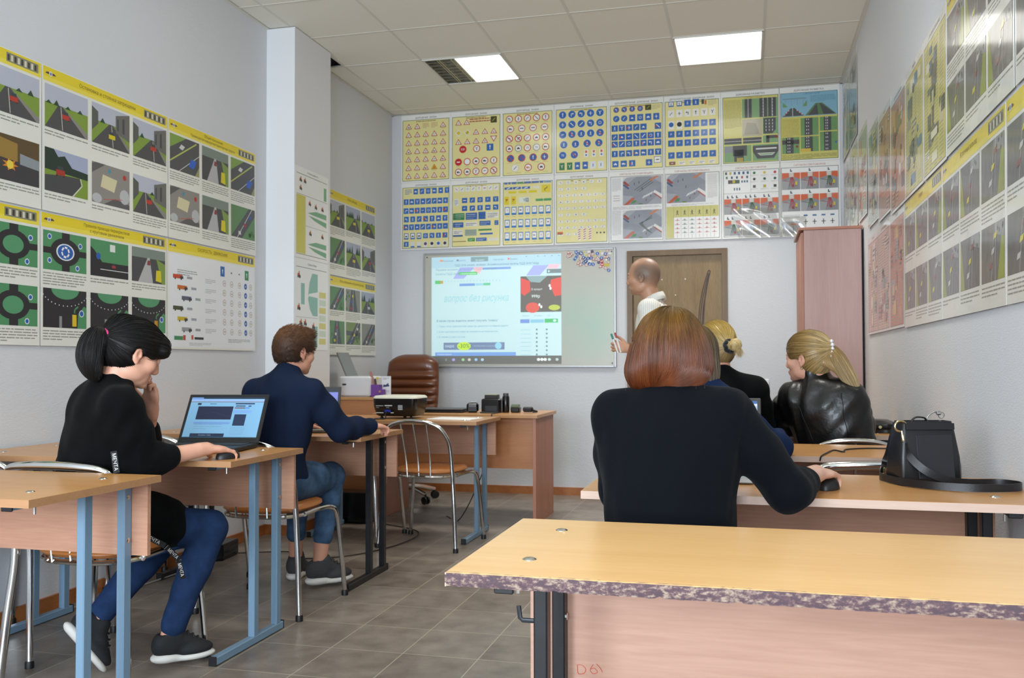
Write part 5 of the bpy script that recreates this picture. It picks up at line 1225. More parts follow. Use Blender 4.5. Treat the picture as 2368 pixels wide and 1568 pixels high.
for x, t in ((1210, 'Билеты'), (1335, 'Экзамен'), (1480, 'Чат')): a.text(t, S(x), T_(815), .013, '#8fb4bc', 3, al='l')
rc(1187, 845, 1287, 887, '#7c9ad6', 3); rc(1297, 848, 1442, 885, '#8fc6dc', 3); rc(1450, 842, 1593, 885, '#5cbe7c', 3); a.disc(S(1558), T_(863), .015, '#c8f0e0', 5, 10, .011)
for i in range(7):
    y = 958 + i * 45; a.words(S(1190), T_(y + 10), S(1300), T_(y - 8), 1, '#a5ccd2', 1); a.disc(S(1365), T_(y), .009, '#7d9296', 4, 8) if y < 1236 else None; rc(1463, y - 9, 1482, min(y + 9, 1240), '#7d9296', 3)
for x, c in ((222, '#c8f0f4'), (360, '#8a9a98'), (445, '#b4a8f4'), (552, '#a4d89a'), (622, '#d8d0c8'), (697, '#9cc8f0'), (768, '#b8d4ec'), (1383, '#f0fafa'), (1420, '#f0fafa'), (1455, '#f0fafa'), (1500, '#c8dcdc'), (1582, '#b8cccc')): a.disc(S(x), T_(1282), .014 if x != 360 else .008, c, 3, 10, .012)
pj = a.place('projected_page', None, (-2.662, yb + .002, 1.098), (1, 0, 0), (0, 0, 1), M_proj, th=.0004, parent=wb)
pj['label'] = 'pale blue web page as a glowing sheet on the board'
# sign magnets in the upper right corner of the board
M_mag = mat('printed_magnet', attr=True, rough=.4)
def magnet(kind):
    s = Art(.03, .03, '#e6e6e0', 3)
    mb = MB()
    def lay(poly, c, z0, z1): mb.prism(poly, z0, z1, col=c)
    circ = lambda r: [(r * math.cos(2 * PI * k / 16), r * math.sin(2 * PI * k / 16)) for k in range(16)]
    sq = lambda w, h: [(-w, -h), (w, -h), (w, h), (-w, h)]; tr = lambda r: [(-r, -.8 * r), (r, -.8 * r), (0, r)]
    if kind == 'bs': lay(sq(.012, .013), '#2f62b0', 0, .002); lay(sq(.003, .008), '#e8edf2', .002, .0022); lay(tr(.006), '#e8edf2', .0022, .0023)
    if kind == 'bd': lay(circ(.0145), '#3562b4', 0, .002); lay(sq(.0025, .008), '#e8edf2', .002, .0022)
    if kind == 'bl': lay(sq(.011, .022), '#2f6ab0', 0, .002); lay(sq(.006, .004), '#dfe8f0', .002, .0022)
    if kind == 'rt': lay(tr(.017), '#b8584e', 0, .002); lay(tr(.010), '#ece6de', .002, .0022)
    if kind == 'rd': lay(circ(.0145), '#b8655a', 0, .002); lay(circ(.0105), '#ece8e2', .002, .0022); lay(sq(.007, .002), '#444', .0022, .0024)
    if kind == 'ry': lay([(0, -.016), (.016, 0), (0, .016), (-.016, 0)], '#dedccc', 0, .002); lay([(0, -.011), (.011, 0), (0, .011), (-.011, 0)], '#c9bf3c', .002, .0022)
    if kind == 'yc': lay(sq(.022, .012), '#c9b92e', 0, .002)
    if kind == 'st': lay(circ(.016), '#c4423c', 0, .002); lay(sq(.011, .003), '#f0e8e4', .002, .0022)
    if kind == 'pd': lay(circ(.014), '#6e4a66', 0, .002); lay(circ(.010), '#5a4c7a', .002, .0022)
    if kind == 'wd': lay(circ(.012), '#dcdad4', 0, .002); lay(circ(.008), '#efeee8', .002, .0022)
    o = mb.build('sign_magnet', M_mag, smooth=False); return o
KS = {'bs': 'blue square', 'bd': 'blue disc', 'bl': 'blue rectangle', 'rt': 'triangle', 'rd': 'red-rimmed disc', 'ry': 'yellow diamond', 'yc': 'yellow plate', 'st': 'red disc', 'pd': 'purple disc', 'wd': 'white disc'}
KL = {'bs': 'blue square magnet', 'bd': 'blue round magnet', 'bl': 'blue upright rectangle magnet', 'rt': 'red-rimmed triangle magnet', 'rd': 'red-rimmed round magnet', 'ry': 'yellow diamond magnet', 'yc': 'yellow plate magnet', 'st': 'red round magnet', 'pd': 'dark purple round magnet', 'wd': 'plain white round magnet'}
proto = {}
pos = [('rt', 300, 220), ('rd', 280, 400), ('rt', 370, 370), ('rt', 440, 300), ('bs', 635, 235), ('bd', 715, 315), ('bs', 820, 270), ('bl', 600, 490, .6), ('ry', 990, 240), ('ry', 1070, 370), ('bs', 880, 290), ('wd', 1180, 230), ('wd', 1230, 230), ('pd', 1330, 230), ('rt', 1200, 360), ('rd', 1360, 340), ('bd', 1555, 320), ('ry', 1670, 240), ('wd', 1765, 320), ('bs', 1900, 350, .4), ('rd', 1990, 220), ('wd', 2060, 310), ('rd', 790, 400), ('rt', 850, 450), ('rt', 820, 520), ('bs', 960, 470, .5), ('bs', 1020, 540, .8), ('bd', 1150, 520), ('bd', 1280, 500), ('rt', 1200, 420), ('ry', 1440, 420), ('rt', 1390, 540), ('rt', 1560, 500), ('rd', 1610, 590), ('bd', 1730, 520), ('rt', 1880, 460), ('rt', 1970, 470), ('bs', 2040, 560, .2), ('wd', 1950, 590), ('rd', 2030, 690), ('bd', 970, 700), ('bs', 1040, 640, .5), ('rt', 720, 700), ('rt', 820, 770), ('rd', 1080, 790), ('bs', 1130, 700, .9), ('bs', 1230, 760, .3), ('bd', 1370, 780), ('wd', 1190, 640), ('wd', 1260, 650), ('st', 1745, 650), ('st', 1765, 790), ('pd', 1610, 700), ('rt', 1680, 870), ('yc', 1950, 820, .15), ('rd', 1910, 950), ('bd', 2040, 1050, .5), ('wd', 2110, 330), ('rt', 1500, 560), ('rd', 870, 620)]
used_ = set()
far = {(300, 220): 'at the left end of the cluster', (2040, 1050): 'lowest in the cluster, set apart at the right', (1370, 780): 'at the tip of the middle row'}
for q in pos:
    kx, px, py = q[:3]; x = -1.506 + px * (.462 / 2368); z = 2.085 - py * (.2655 / 1366) + .0
    if kx not in proto: o = proto[kx] = magnet(kx)
    else: o = proto[kx].copy(); COL.objects.link(o)
    o.location = (x, yb + .0027, z - .006); o.rotation_euler = (PI / 2, (q[3] if len(q) > 3 else ((px * 7) % 5 - 2) * .12), 0)
    near_ = sorted((a_ for a_ in pos if a_ is not q), key=lambda a_: (a_[1] - px) ** 2 + (a_[2] - py) ** 2)
    reg = far[(px, py)] if (px, py) in far else ('upper ' if py < 330 else 'middle ' if py < 560 else 'lower ') + ('far left' if px < 500 else 'left' if px < 900 else 'left centre' if px < 1130 else 'centre' if px < 1400 else 'right centre' if px < 1700 else 'right' if px < 1930 else 'far right') + ' of the whiteboard cluster'
    lb_ = [KL[kx] + ', ' + reg + ', beside a ' + KS[n_[0]] for n_ in near_[:5]]; lb_ = ([l_ for l_ in lb_ if l_ not in used_] or lb_)[0]; used_.add(lb_)
    tag(o, lb_, 'magnet', 'sign magnets on the whiteboard')

# ------------------------------------------------------------------ laptops
M_lapb = mat('laptop_black', '#17181a', .45); M_key = mat('laptop_keys', '#26272a', .5); M_lapg = mat('laptop_grey', '#46474a', .45); M_deck = mat('laptop_deck', '#6c6c68', .4, .3)
M_scr = mat('laptop_screen', attr=True, rough=.3, emit=.22)
def laptop(label, x, y, yaw, tilt, W, D, H, body, deck, screen):
    """hinge centre at x, y; deck towards -y"""
    t = thing('laptop', label, 'laptop', (x, y, .75), yaw)
    MB().box((0, -D / 2, .011), (W, D, .018), bev=.004).build('base', deck, t, smooth=False)
    k = MB(); n = 15; kw = (W - .04) / n
    for r_ in range(5):
        for c in range(n): k.box((-W / 2 + .02 + kw * (c + .5), -.035 - .019 * r_, .021), (kw - .003, .016, .003), bev=.0008)
    k.build('keyboard', M_key, t, smooth=False)
    MB().box((0, -D + .045, .0205), (.10, .055, .0012)).build('touchpad', mat('touchpad', '#3a3b3e', .3), t, smooth=False)
    l = bpy.data.objects.new('lid', None)
    M = Matrix.Translation((0, .004, .018)) @ Matrix.Rotation(-tilt, 4, 'X')
    Mn = np.array(M)
    lid = MB().box((0, .004, H / 2), (W, .008, H), bev=.003).xf(Mn).build('lid', body, t, smooth=False)
    MB().tube([(-W * .4, .003, .017), (W * .4, .003, .017)], .007, 8).build('hinge', body, t)
    s = Art(W - .03, H - .04, '#0c1016', 5); screen(s, s.W, s.H)
    O = Mn[:3, :3] @ np.array([-s.W / 2, -.0006, .025]) + Mn[:3, 3]; V = Mn[:3, :3] @ np.array([0, 0, 1.]); O2 = O
    so = s.place('screen', None, O2, (1, 0, 0), V, M_scr, th=.0002, parent=None); so.parent = lid; 
    return t
def scr_page(s, W, H):
    r = lambda x0, y0, x1, y1, c, L=2: s.rect(W * x0, H * (1 - y1), W * x1, H * (1 - y0), c, L)
    r(0, 0, 1, 1, '#7fb2d6', 1); r(0, 0, 1, .045, '#1c3044', 2); r(0, .01, .16, .06, '#6f98d4', 3); r(0, .055, 1, .11, '#93b4e4', 2); r(0, .11, 1, .13, '#7c7f88', 3)
    r(.10, .15, .15, .20, '#28364c', 3); r(.27, .165, .36, .18, '#2a6a80', 3); r(.12, .235, .60, .56, '#1c2442', 3); s.line([(W * .15, H * .56), (W * .36, H * .62), (W * .58, H * .50)], .0012, '#3a3560', 5)
    r(.62, .15, .88, .18, '#2a2c58', 3); r(.63, .21, .76, .235, '#27405c', 3); r(.80, .21, .84, .24, '#2a4a78', 3); r(.62, .26, .76, .285, '#6c4a50', 3); r(.76, .26, .82, .285, '#4a88d8', 3); r(.61, .33, .86, .40, '#7aa6dc', 3)
    r(.64, .43, .80, .71, '#1e3050', 3); r(.11, .62, .60, .67, '#7199d2', 3); s.words(W * .12, H * .20, W * .5, H * .36, 3, '#6f95b4', .5, .15); s.words(W * .62, H * .06, W * .82, H * .27, 6, '#6a93b2', .9, .18)
    r(.10, .90, .56, 1, '#1c2c4a', 3); r(0, .985, 1, 1, '#2a5870', 4); s.text('Экзамен ПДД', W * .3, H * .045, H * .03, '#8fa8c8', 6)
def scr_page2(s, W, H):
    s.rect(0, 0, W, H, '#8f9bf0', 1); s.rect(0, H * .9, W, H, '#3a4254', 2); s.rect(W * .1, H * .45, W * .6, H * .8, '#4a5490', 2); s.words(W * .1, H * .1, W * .8, H * .4, 5, '#5a68b8'); s.rect(W * .72, H * .5, W * .93, H * .7, '#46507c', 2); s.rect(W * .75, H * .72, W * .86, H * .76, '#6a3040', 3)
def scr_page3(s, W, H):
    s.rect(0, 0, W, H, '#a9c8f0', 1); s.rect(0, H * .92, W, H, '#3c70b4', 2); s.rect(0, H * .86, W, H * .92, '#dce9f8', 2)
    for i in range(8): s.poly([(W * (.06 + .12 * i), H * .90), (W * (.10 + .12 * i), H * .90), (W * (.08 + .12 * i), H * .875)][::-1], '#333f50', 3)
    s.words(W * .05, H * .1, W * .95, H * .8, 9, '#84a4d0')
laptop('open black laptop on the desk of the person in the black sweatshirt', -2.168, 3.452, .129, .54, .36, .25, .235, M_lapb, M_lapb, scr_page)
laptop('grey open laptop in front of the person in the navy sweater', -2.285, 4.475, .30, .42, .36, .245, .23, M_lapg, M_deck, scr_page2)
laptop('small grey laptop in front of the person in blue', -.095, 4.015, 0, .36, .30, .20, .195, M_lapg, M_deck, scr_page3)
laptop('laptop hidden in front of the person with long red hair', -.165, 2.985, 0, .3, .36, .245, .21, M_lapg, mat('laptop_silver', '#a9abaa', .35, .4), scr_page3)

def mouse(label, x, y, rz=0):
    t = thing('computer_mouse', label, 'mouse', (x, y, .75), rz, None)
    n = 16; prof = [(1, 0), (1, .25), (.93, .55), (.75, .82), (.45, .97), (0.02, 1)]; v = []; f = []
    for s, z in prof:
        for k in range(n): a_ = 2 * PI * k / n; v.append((.029 * s * math.cos(a_), .052 * s * math.sin(a_), .001 + .032 * z))
    for i in range(len(prof) - 1):
        for k in range(n): l = (k + 1) % n; f.append([i * n + k, i * n + l, (i + 1) * n + l, (i + 1) * n + k])
    MB().add(v, f + [list(range(n))[::-1]]).build('shell', M_lapb, t, ang=1.2)
    MB().lathe((-.003, .030, .027), [(.006, 0), (.006, .006)], 10, (1, 0, 0)).build('scroll_wheel', M_key, t)
mouse('black mouse under the hand of the person in the black sweatshirt', -1.872, 3.055, -.3)
mouse('black mouse under the hand of the person in the navy sweater', -1.87, 4.30, -.2)
mouse('mouse under the hand of the person with long red hair', .215, 2.70, -.3)

# ------------------------------------------------------------------ projector
M_blk = mat('gloss_black_plastic', '#0d0e10', .25); M_wht = mat('cream_white_plastic', '#e9e8d6', .35)
t = thing('projector', 'white-topped black projector on the desk behind the navy sweater', 'projector', (-2.180, 5.60, .75), .0)
def rr(w, d, r, n=6):
    out = []
    for cx_, cy_, a0 in ((w - r, d - r, 0), (-w + r, d - r, 90), (-w + r, -d + r, 180), (w - r, -d + r, 270)):
        for k in range(n + 1): a_ = R(a0 + 90 * k / n); out.append((cx_ + r * math.cos(a_), cy_ + r * math.sin(a_)))
    return out
def loft(mb, rings, cap=True, col=None):
    n = len(rings[0]); v = [p for r_ in rings for p in r_]; f = []
    for i in range(len(rings) - 1):
        for k in range(n): l = (k + 1) % n; f.append([i * n + k, i * n + l, (i + 1) * n + l, (i + 1) * n + k])
    if cap: f.append(list(range(n))[::-1]); f.append([(len(rings) - 1) * n + k for k in range(n)])
    mb.add(v, f, 0, col)
b_ = MB(); loft(b_, [[(x, y, z) for x, y in rr(w, d, .035)] for w, d, z in ((.122, .095, .016), (.135, .108, .026), (.148, .118, .080), (.151, .12, .130))]); b_.build('body', M_blk, t, ang=.9)
b_ = MB(); loft(b_, [[(x, y, z) for x, y in rr(w, d, .04)] for w, d, z in ((.152, .121, .130), (.151, .12, .139), (.141, .11, .147), (.10, .08, .150))]); b_.build('top_cover', M_wht, t, ang=.9)
MB().lathe((.07, .118, .055), [(.03, 0), (.03, .02), (.022, .025)], 20, (0, 1, 0)).build('lens', mat('lens_glass', '#20242c', .05), t)
f_ = MB()
for x, y in ((-.10, -.07), (.10, -.07), (0, .08)): f_.lathe((x, y, 0), [(.011, 0), (.011, .006), (.006, .016)], 10)
f_.build_each('foot', M_rub, t)
pn = MB()
for x0, x1, z0, z1, c in ((-.12, -.07, .072, .075, '#b9c0c4'), (-.06, -.01, .072, .077, '#d0d6d8'), (-.12, -.07, .036, .040, '#d8dcdc'), (-.02, .0, .036, .040, '#d8dcdc'), (.03, .06, .060, .078, '#8f959c'), (.03, .06, .054, .058, '#cfd3d6'), (-.06, -.02, .040, .054, '#1c2f9a'), (-.12, -.10, .062, .067, '#6a7074'), (-.05, -.03, .062, .067, '#6a7074')):
    y = -.1205 + (.055 - (z0 + z1) / 2) * -.02; pn.box(((x0 + x1) / 2, y + .004 - (z0 + z1) * .02, (z0 + z1) * .5 * 1.25 - .008), (x1 - x0, .006, (z1 - z0) * 1.2), col=c)
pn.build('connector_panel', mat('panel_print', attr=True, rough=.4), t, smooth=False)
MB().tube(spl([(-.04, -.125, .046), (-.04, -.16, .030), (-.035, -.175, .006), (-.1, -.2, .004)], 6), .004, 6).build('cable', M_rub, t)
tag(MB().box((-1.80, 5.58, .7525), (.30, .21, .004), rotm(0, 0, -.12)).build('paper_sheet', mat('paper_white', '#f0f2f2', .7), smooth=False), 'sheet of white paper lying beside the projector', 'paper')

# ------------------------------------------------------------------ things on the teacher desk
ZT = .752
def item(name, label, cat, x, y, z=ZT, rz=0): return thing(name, label, cat, (x, y, z), rz)
t = item('closed_laptop', 'thin black closed laptop between projector and black speaker box', 'laptop', -2.13, 6.34)
MB().box((0, 0, .009), (.34, .22, .018), bev=.006).build('base', M_lapb, t, smooth=False); MB().box((0, 0, .023), (.34, .22, .008), bev=.003).build('lid', M_lapg, t, smooth=False)
t = item('speaker_box', 'small rounded black box left of the label printer', 'speaker', -1.905, 6.31, rz=.2)
MB().box((0, 0, .036), (.085, .075, .07), bev=.015).build('body', M_blk, t); MB().box((.005, 0, .075), (.04, .05, .004), bev=.001).build('pale_card', mat('pale_green_card', '#b9c9c4', .6), t, smooth=False); MB().box((0, -.038, .025), (.06, .004, .03)).build('socket_panel', M_key, t, smooth=False)
t = item('photo_printer', 'black boxy photo printer with raised tray on the teacher desk', 'printer', -1.765, 6.33)
MB().box((0, 0, .05), (.135, .11, .10), bev=.008).build('body', M_blk, t); tr = MB().box((-.005, .01, .112), (.095, .07, .028), bev=.004).build('paper_tray', M_lapb, t); MB().box((-.005, .01, .1275), (.092, .066, .003)).build('paper_stack', mat('old_paper', '#a9a98c', .8), tr, smooth=False)
MB().box((.005, -.056, .032), (.085, .004, .036)).build('front_slot', mat('slot_dark', '#2b2d33', .35), t, smooth=False); MB().box((0, -.075, .005), (.13, .06, .008), bev=.002).build('output_tray', M_key, t, smooth=False)
t = item('black_tube_case', 'tall black cylinder with grey cap beside the photo printer', 'container', -1.668, 6.34)
MB().lathe((0, 0, 0), [(.023, 0), (.025, .004), (.025, .110), (.021, .118)], 22).build('body', M_blk, t); MB().lathe((0, 0, .118), [(.020, 0), (.020, .018), (.017, .021)], 22).build('cap', mat('dark_grey_cap', '#4a4d4e', .5), t)
t = item('card_reader', 'small black device with a glossy top right of the black cylinder', 'device', -1.60, 6.36)
MB().box((0, 0, .020), (.065, .06, .038), bev=.006).build('body', M_blk, t); MB().box((0, -.012, .045), (.063, .034, .016), rotm(.5), bev=.003).build('glossy_screen', mat('glossy_screen', '#5c6a58', .08), t)
t = item('camera', 'small black object with a strap at the right end of the teacher desk', 'camera', -1.505, 6.38, rz=-.1)
MB().box((-.01, 0, .022), (.07, .04, .036), bev=.008).build('body', M_lapb, t); MB().tube(spl([(.02, 0, .02), (.045, -.01, .014), (.06, -.005, .008), (.03, -.02, .006)], 5), .006, 6).build('strap', M_rub, t)
tag(MB().tube(spl([(-1.71, 6.29, .754), (-1.70, 6.14, .757), (-1.70, 6.075, .748), (-1.71, 6.07, .60), (-1.76, 6.05, .35), (-1.95, 6.15, .02), (-2.1, 6.3, .008)], 8), .0035, 6).build('hanging_cable', M_rub), 'thin dark cord hanging over the front of the teacher desk', 'cord')
# on the pedestal
ZP = .861
t = thing('printer', 'white printer on the cabinet with its grey paper support folded up', 'printer', (-2.785, 6.35, ZP))
MB().box((.0, 0, .075), (.25, .24, .148), bev=.012).build('body', mat('printer_white', '#d9dade', .4), t)
MB().box((-.125, .05, .215), (.012, .20, .24), rotm(0, -.42, 0), bev=.003).build('paper_support', mat('printer_grey', '#7b7a78', .4), t); MB().box((-.08, -.121, .09), (.03, .006, .012), bev=.002).build('button_panel', M_key, t, smooth=False)
t = thing('pen_holder', 'purple pen holder with a gold oval beside the white printer', 'pen holder', (-2.612, 6.26, ZP))
MB().box((-.012, 0, .045), (.068, .05, .088), bev=.002).box((.035, 0, .028), (.026, .05, .054), bev=.002).build('box', mat('purple_card', '#6d3c98', .5), t, smooth=False)
MB().lathe((.025, -.026, .04), [(.008, 0), (.008, .002)], 12, (0, -1, 0)).build('gold_oval', mat('gold_print', '#b98f4a', .4), t)
tag(MB().box((-2.652, 6.265, ZP + .115), (.020, .003, .14), rotm(0, -.32, .1)).build('ruler', mat('pinkish_plastic', '#a8705e', .4), smooth=False), 'pinkish ruler leaning in the purple pen holder', 'ruler')
tag(MB().tube([(-2.62, 6.26, ZP + .02), (-2.636, 6.262, ZP + .13)], .008, 8).build('marker_pen', mat('navy_plastic', '#14182e', .4)), 'dark marker standing in the purple pen holder', 'pen')
s = MB(); s.prism([(.014 * (1 if k % 2 == 0 else .45) * math.cos(PI * k / 5 + .3), .014 * (1 if k % 2 == 0 else .45) * math.sin(PI * k / 5 + .3)) for k in range(10)], -.002, .002, np.array([[1, 0, 0, -2.618], [0, 0, 1, 6.262], [0, -1, 0, ZP + .135], [0, 0, 0, 1.]])); s.tube([(-2.617, 6.262, ZP + .03), (-2.618, 6.262, ZP + .13)], .002, 6)
tag(s.build('star_pen', mat('yellow_plastic', '#cfc34a', .4)), 'pen topped with a yellow star in the purple holder', 'pen')
a = Art(.07, .15, '#e9ecf0', 8); a.words(.008, .125, .06, .14, 2, '#8a90a0'); a.poly([(.01, .07), (.06, .075), (.05, .10), (.03, .085), (.015, .09)], '#3a4468', 3); a.words(.008, .02, .06, .05, 3, '#b4b8c0')
a.place('booklet', 'white booklet with a dark blue picture behind the purple pen holder', (-2.60, 6.31, ZP), (1, 0, 0), (0, 0, 1), mat('booklet_print', attr=True, rough=.4), th=.006, cat='booklet')

# ------------------------------------------------------------------ computer and cables on the floor
t = thing('computer_tower', 'black computer tower with a red light under the projector desk', 'computer', (-2.70, 5.98, 0))
MB().box((0, 0, .11), (.34, .17, .21), bev=.006).build('case', M_blk, t, smooth=False); MB().lathe((-.045, -.087, .03), [(.006, 0), (.006, .003)], 10, (0, -1, 0)).build('power_light', mat('red_led', '#ff2a10', .3, emit=4), t)
t = thing('power_strip', 'black power brick on the floor by the left wall', 'power strip', (-2.905, 4.70, 0), .1)
MB().box((0, 0, .045), (.09, .20, .09), bev=.006).build('case', M_blk, t, smooth=False)
for z in (.03, .06): MB().box((.046, 0, z), (.003, .18, .012)).build('vent', mat('slot_dark', '#2b2d33', .35), t, smooth=False)
tag(MB().tube(spl([(-2.86, 4.78, .01), (-2.6, 4.9, .006), (-2.45, 4.75, .006), (-2.2, 4.9, .006), (-2.05, 5.3, .006), (-2.1, 5.7, .006), (-2.5, 5.95, .006)], 8), .0035, 6).build('floor_cable', M_rub), 'thin black cable lying across the floor under the left desks', 'cable')
tag(MB().tube(spl([(-2.98, 2.2, .01), (-2.95, 3.3, .01), (-2.9, 4.2, .008), (-2.89, 4.6, .01)], 8), .0035, 6).build('floor_cable', mat('grey_cable', '#a9aaa8', .5)), 'pale cable along the foot of the left wall', 'cable')
tag(MB().tube(spl([(.26, 3.622, .735), (.265, 3.618, .752), (.29, 3.72, .754), (.33, 3.86, .754), (.36, 3.80, .754), (.38, 3.90, .754), (.46, 3.97, .754), (.56, 3.98, .754), (.66, 3.95, .754)], 8), .003, 6).build('desk_cable', M_rub), 'thin black cable zigzagging on the desk behind the handbag', 'cable')

# ------------------------------------------------------------------ handbag
M_bag = mat('black_grained_leather', '#121316', .38, bump=.35, bscale=420, bdist=.0006)
M_gold = mat('pale_gold_metal', '#c2b48a', .25, 1.0); M_silv = mat('silver_metal', '#c8c8c8', .2, 1.0)
bx_, by_ = .492, 2.885
t = thing('handbag', 'structured black handbag with a long strap on the right-hand desk', 'handbag', (bx_, by_, .75), .30)
def bagring(w, d, z, r=.012, lean=0): return [(x, y + lean, z) for x, y in rr(w, d, r, 4)]
b_ = MB(); loft(b_, [bagring(.086, .05, .0), bagring(.090, .052, .006), bagring(.088, .048, .08), bagring(.078, .036, .16), bagring(.074, .030, .182), bagring(.070, .026, .182), bagring(.070, .026, .176)]); body = b_.build('body', M_bag, t, ang=.8)
b_ = MB(); b_.box((.012, -.0475, .082), (.105, .0035, .125), rotm(-.14), bev=.001); b_.build('front_pocket', mat('black_smooth_leather', '#1c1d21', .35, bump=.3, bscale=420, bdist=.0006), body, smooth=False)
b_ = MB(); b_.box((0, -.041, .168), (.142, .003, .018), rotm(-.14)); b_.build('rim_band', M_bag, body, smooth=False)
ring = MB(); ring.tube([(-.078 + .0 * k, .018 * math.cos(2 * PI * k / 16) * .0 + -.0, .166 + 0) for k in range(2)], .001, 4); 
ring = MB(); ring.tube([(-.080 + .017 * math.cos(2 * PI * k / 18), -.030, .168 + .015 * math.sin(2 * PI * k / 18)) for k in range(18)], .0032, 8, closed=True); ring.build('ring', M_gold, t)
cl = MB(); cl.tube(spl([(-.079, -.033, .155), (-.077, -.035, .138), (-.074, -.036, .120)], 4), [.003, .003, .003, .0045, .0045, .0045, .005, .004, .003][:9], 8); cl.build('clasp', M_gold, t)
zp = MB(); zp.tube(spl([(.010, 0, .183), (.018, 0, .197), (.035, 0, .207), (.05, 0, .205)], 4), .002, 6); zp.box((.048, 0, .204), (.014, .01, .012), bev=.003); zp.tube([(.056 + .009 * math.cos(2 * PI * k / 10), 0, .198 + .009 * math.sin(2 * PI * k / 10)) for k in range(10)], .0018, 6, closed=True); zp.build('zip_charm', M_silv, t)
MB().tube(spl([(-.035, .0, .180), (-.02, -.0, .192), (.005, 0, .190), (.012, 0, .180)], 5), .006, 8, flat=.4).build('zip_tab', M_bag, t)
def ribbon(name, pts, w, th, m, parent=None, up=None, n=8):
    p = spl(pts, n); v = []; f = []; k = len(p)
    for i in range(k):
        tg = p[min(i + 1, k - 1)] - p[max(i - 1, 0)]; tg /= np.linalg.norm(tg) + 1e-9
        u = np.array(up[0], float) * (1 - i / (k - 1)) + np.array(up[1], float) * (i / (k - 1)) if up else np.array([0, 0, 1.]); u = u - tg * (u @ tg); u /= np.linalg.norm(u) + 1e-9; s_ = np.cross(tg, u)
        v += [p[i] + u * w / 2 + s_ * th / 2, p[i] - u * w / 2 + s_ * th / 2, p[i] - u * w / 2 - s_ * th / 2, p[i] + u * w / 2 - s_ * th / 2]
    for i in range(k - 1):
        for j in range(4): l = (j + 1) % 4; f.append([i * 4 + j, i * 4 + l, (i + 1) * 4 + l, (i + 1) * 4 + j])
    f += [[0, 1, 2, 3], [(k - 1) * 4 + j for j in (3, 2, 1, 0)]]
    return MB().add(v, f).build(name, m, parent)
iv = np.linalg.inv(np.array(Matrix.Translation((bx_, by_, .75)) @ Matrix.Rotation(.30, 4, 'Z')))
def wl(x, y, z): return tuple((iv @ np.array([x, y, z, 1]))[:3])
strap = ribbon('strap', [(-.074, -.038, .118), (-.066, -.052, .085), (-.03, -.075, .045), (.03, -.085, .020)] + [wl(*q) for q in ((.60, 2.83, .763), (.68, 2.845, .763), (.722, 2.80, .763), (.70, 2.745, .763), (.60, 2.71, .763), (.50, 2.735, .763), (.43, 2.80, .763), (.385, 2.90, .763), (.385, 2.97, .766), (.405, 3.0, .80), (.415, 2.97, .87), (.418, 2.915, .915))], .021, .003, M_bag, t)
MB().box(wl(.398, 2.985, .775), (.006, .012, .018), bev=.002).build('buckle', M_gold, t)
# bag lying on the desk in front of the leather jacket
t = thing('clutch_bag', 'flat black leather bag with a strap behind the leather jacket, near the wall', 'bag', (.61, 5.00, .75), -.25)
b_ = MB(); loft(b_, [[(x, y, z) for x, y in rr(w, d, .03)] for w, d, z in ((.10, .09, 0), (.115, .10, .015), (.11, .10, .045), (.07, .07, .062))]); b_.build('body', mat('soft_black_leather', '#0f0f11', .3, bump=.4, bscale=30, bdist=.006), t, ang=1.0)
ribbon('strap', [(.06, -.06, .055), (.03, -.10, .03), (.0, -.115, .012), (.08, -.13, .012), (.125, -.11, .012)], .014, .003, M_bag, t); MB().lathe((.055, -.10, .03), [(.008, 0), (.008, .004)], 12, (0, -1, .3)).build('stud', M_gold, t)
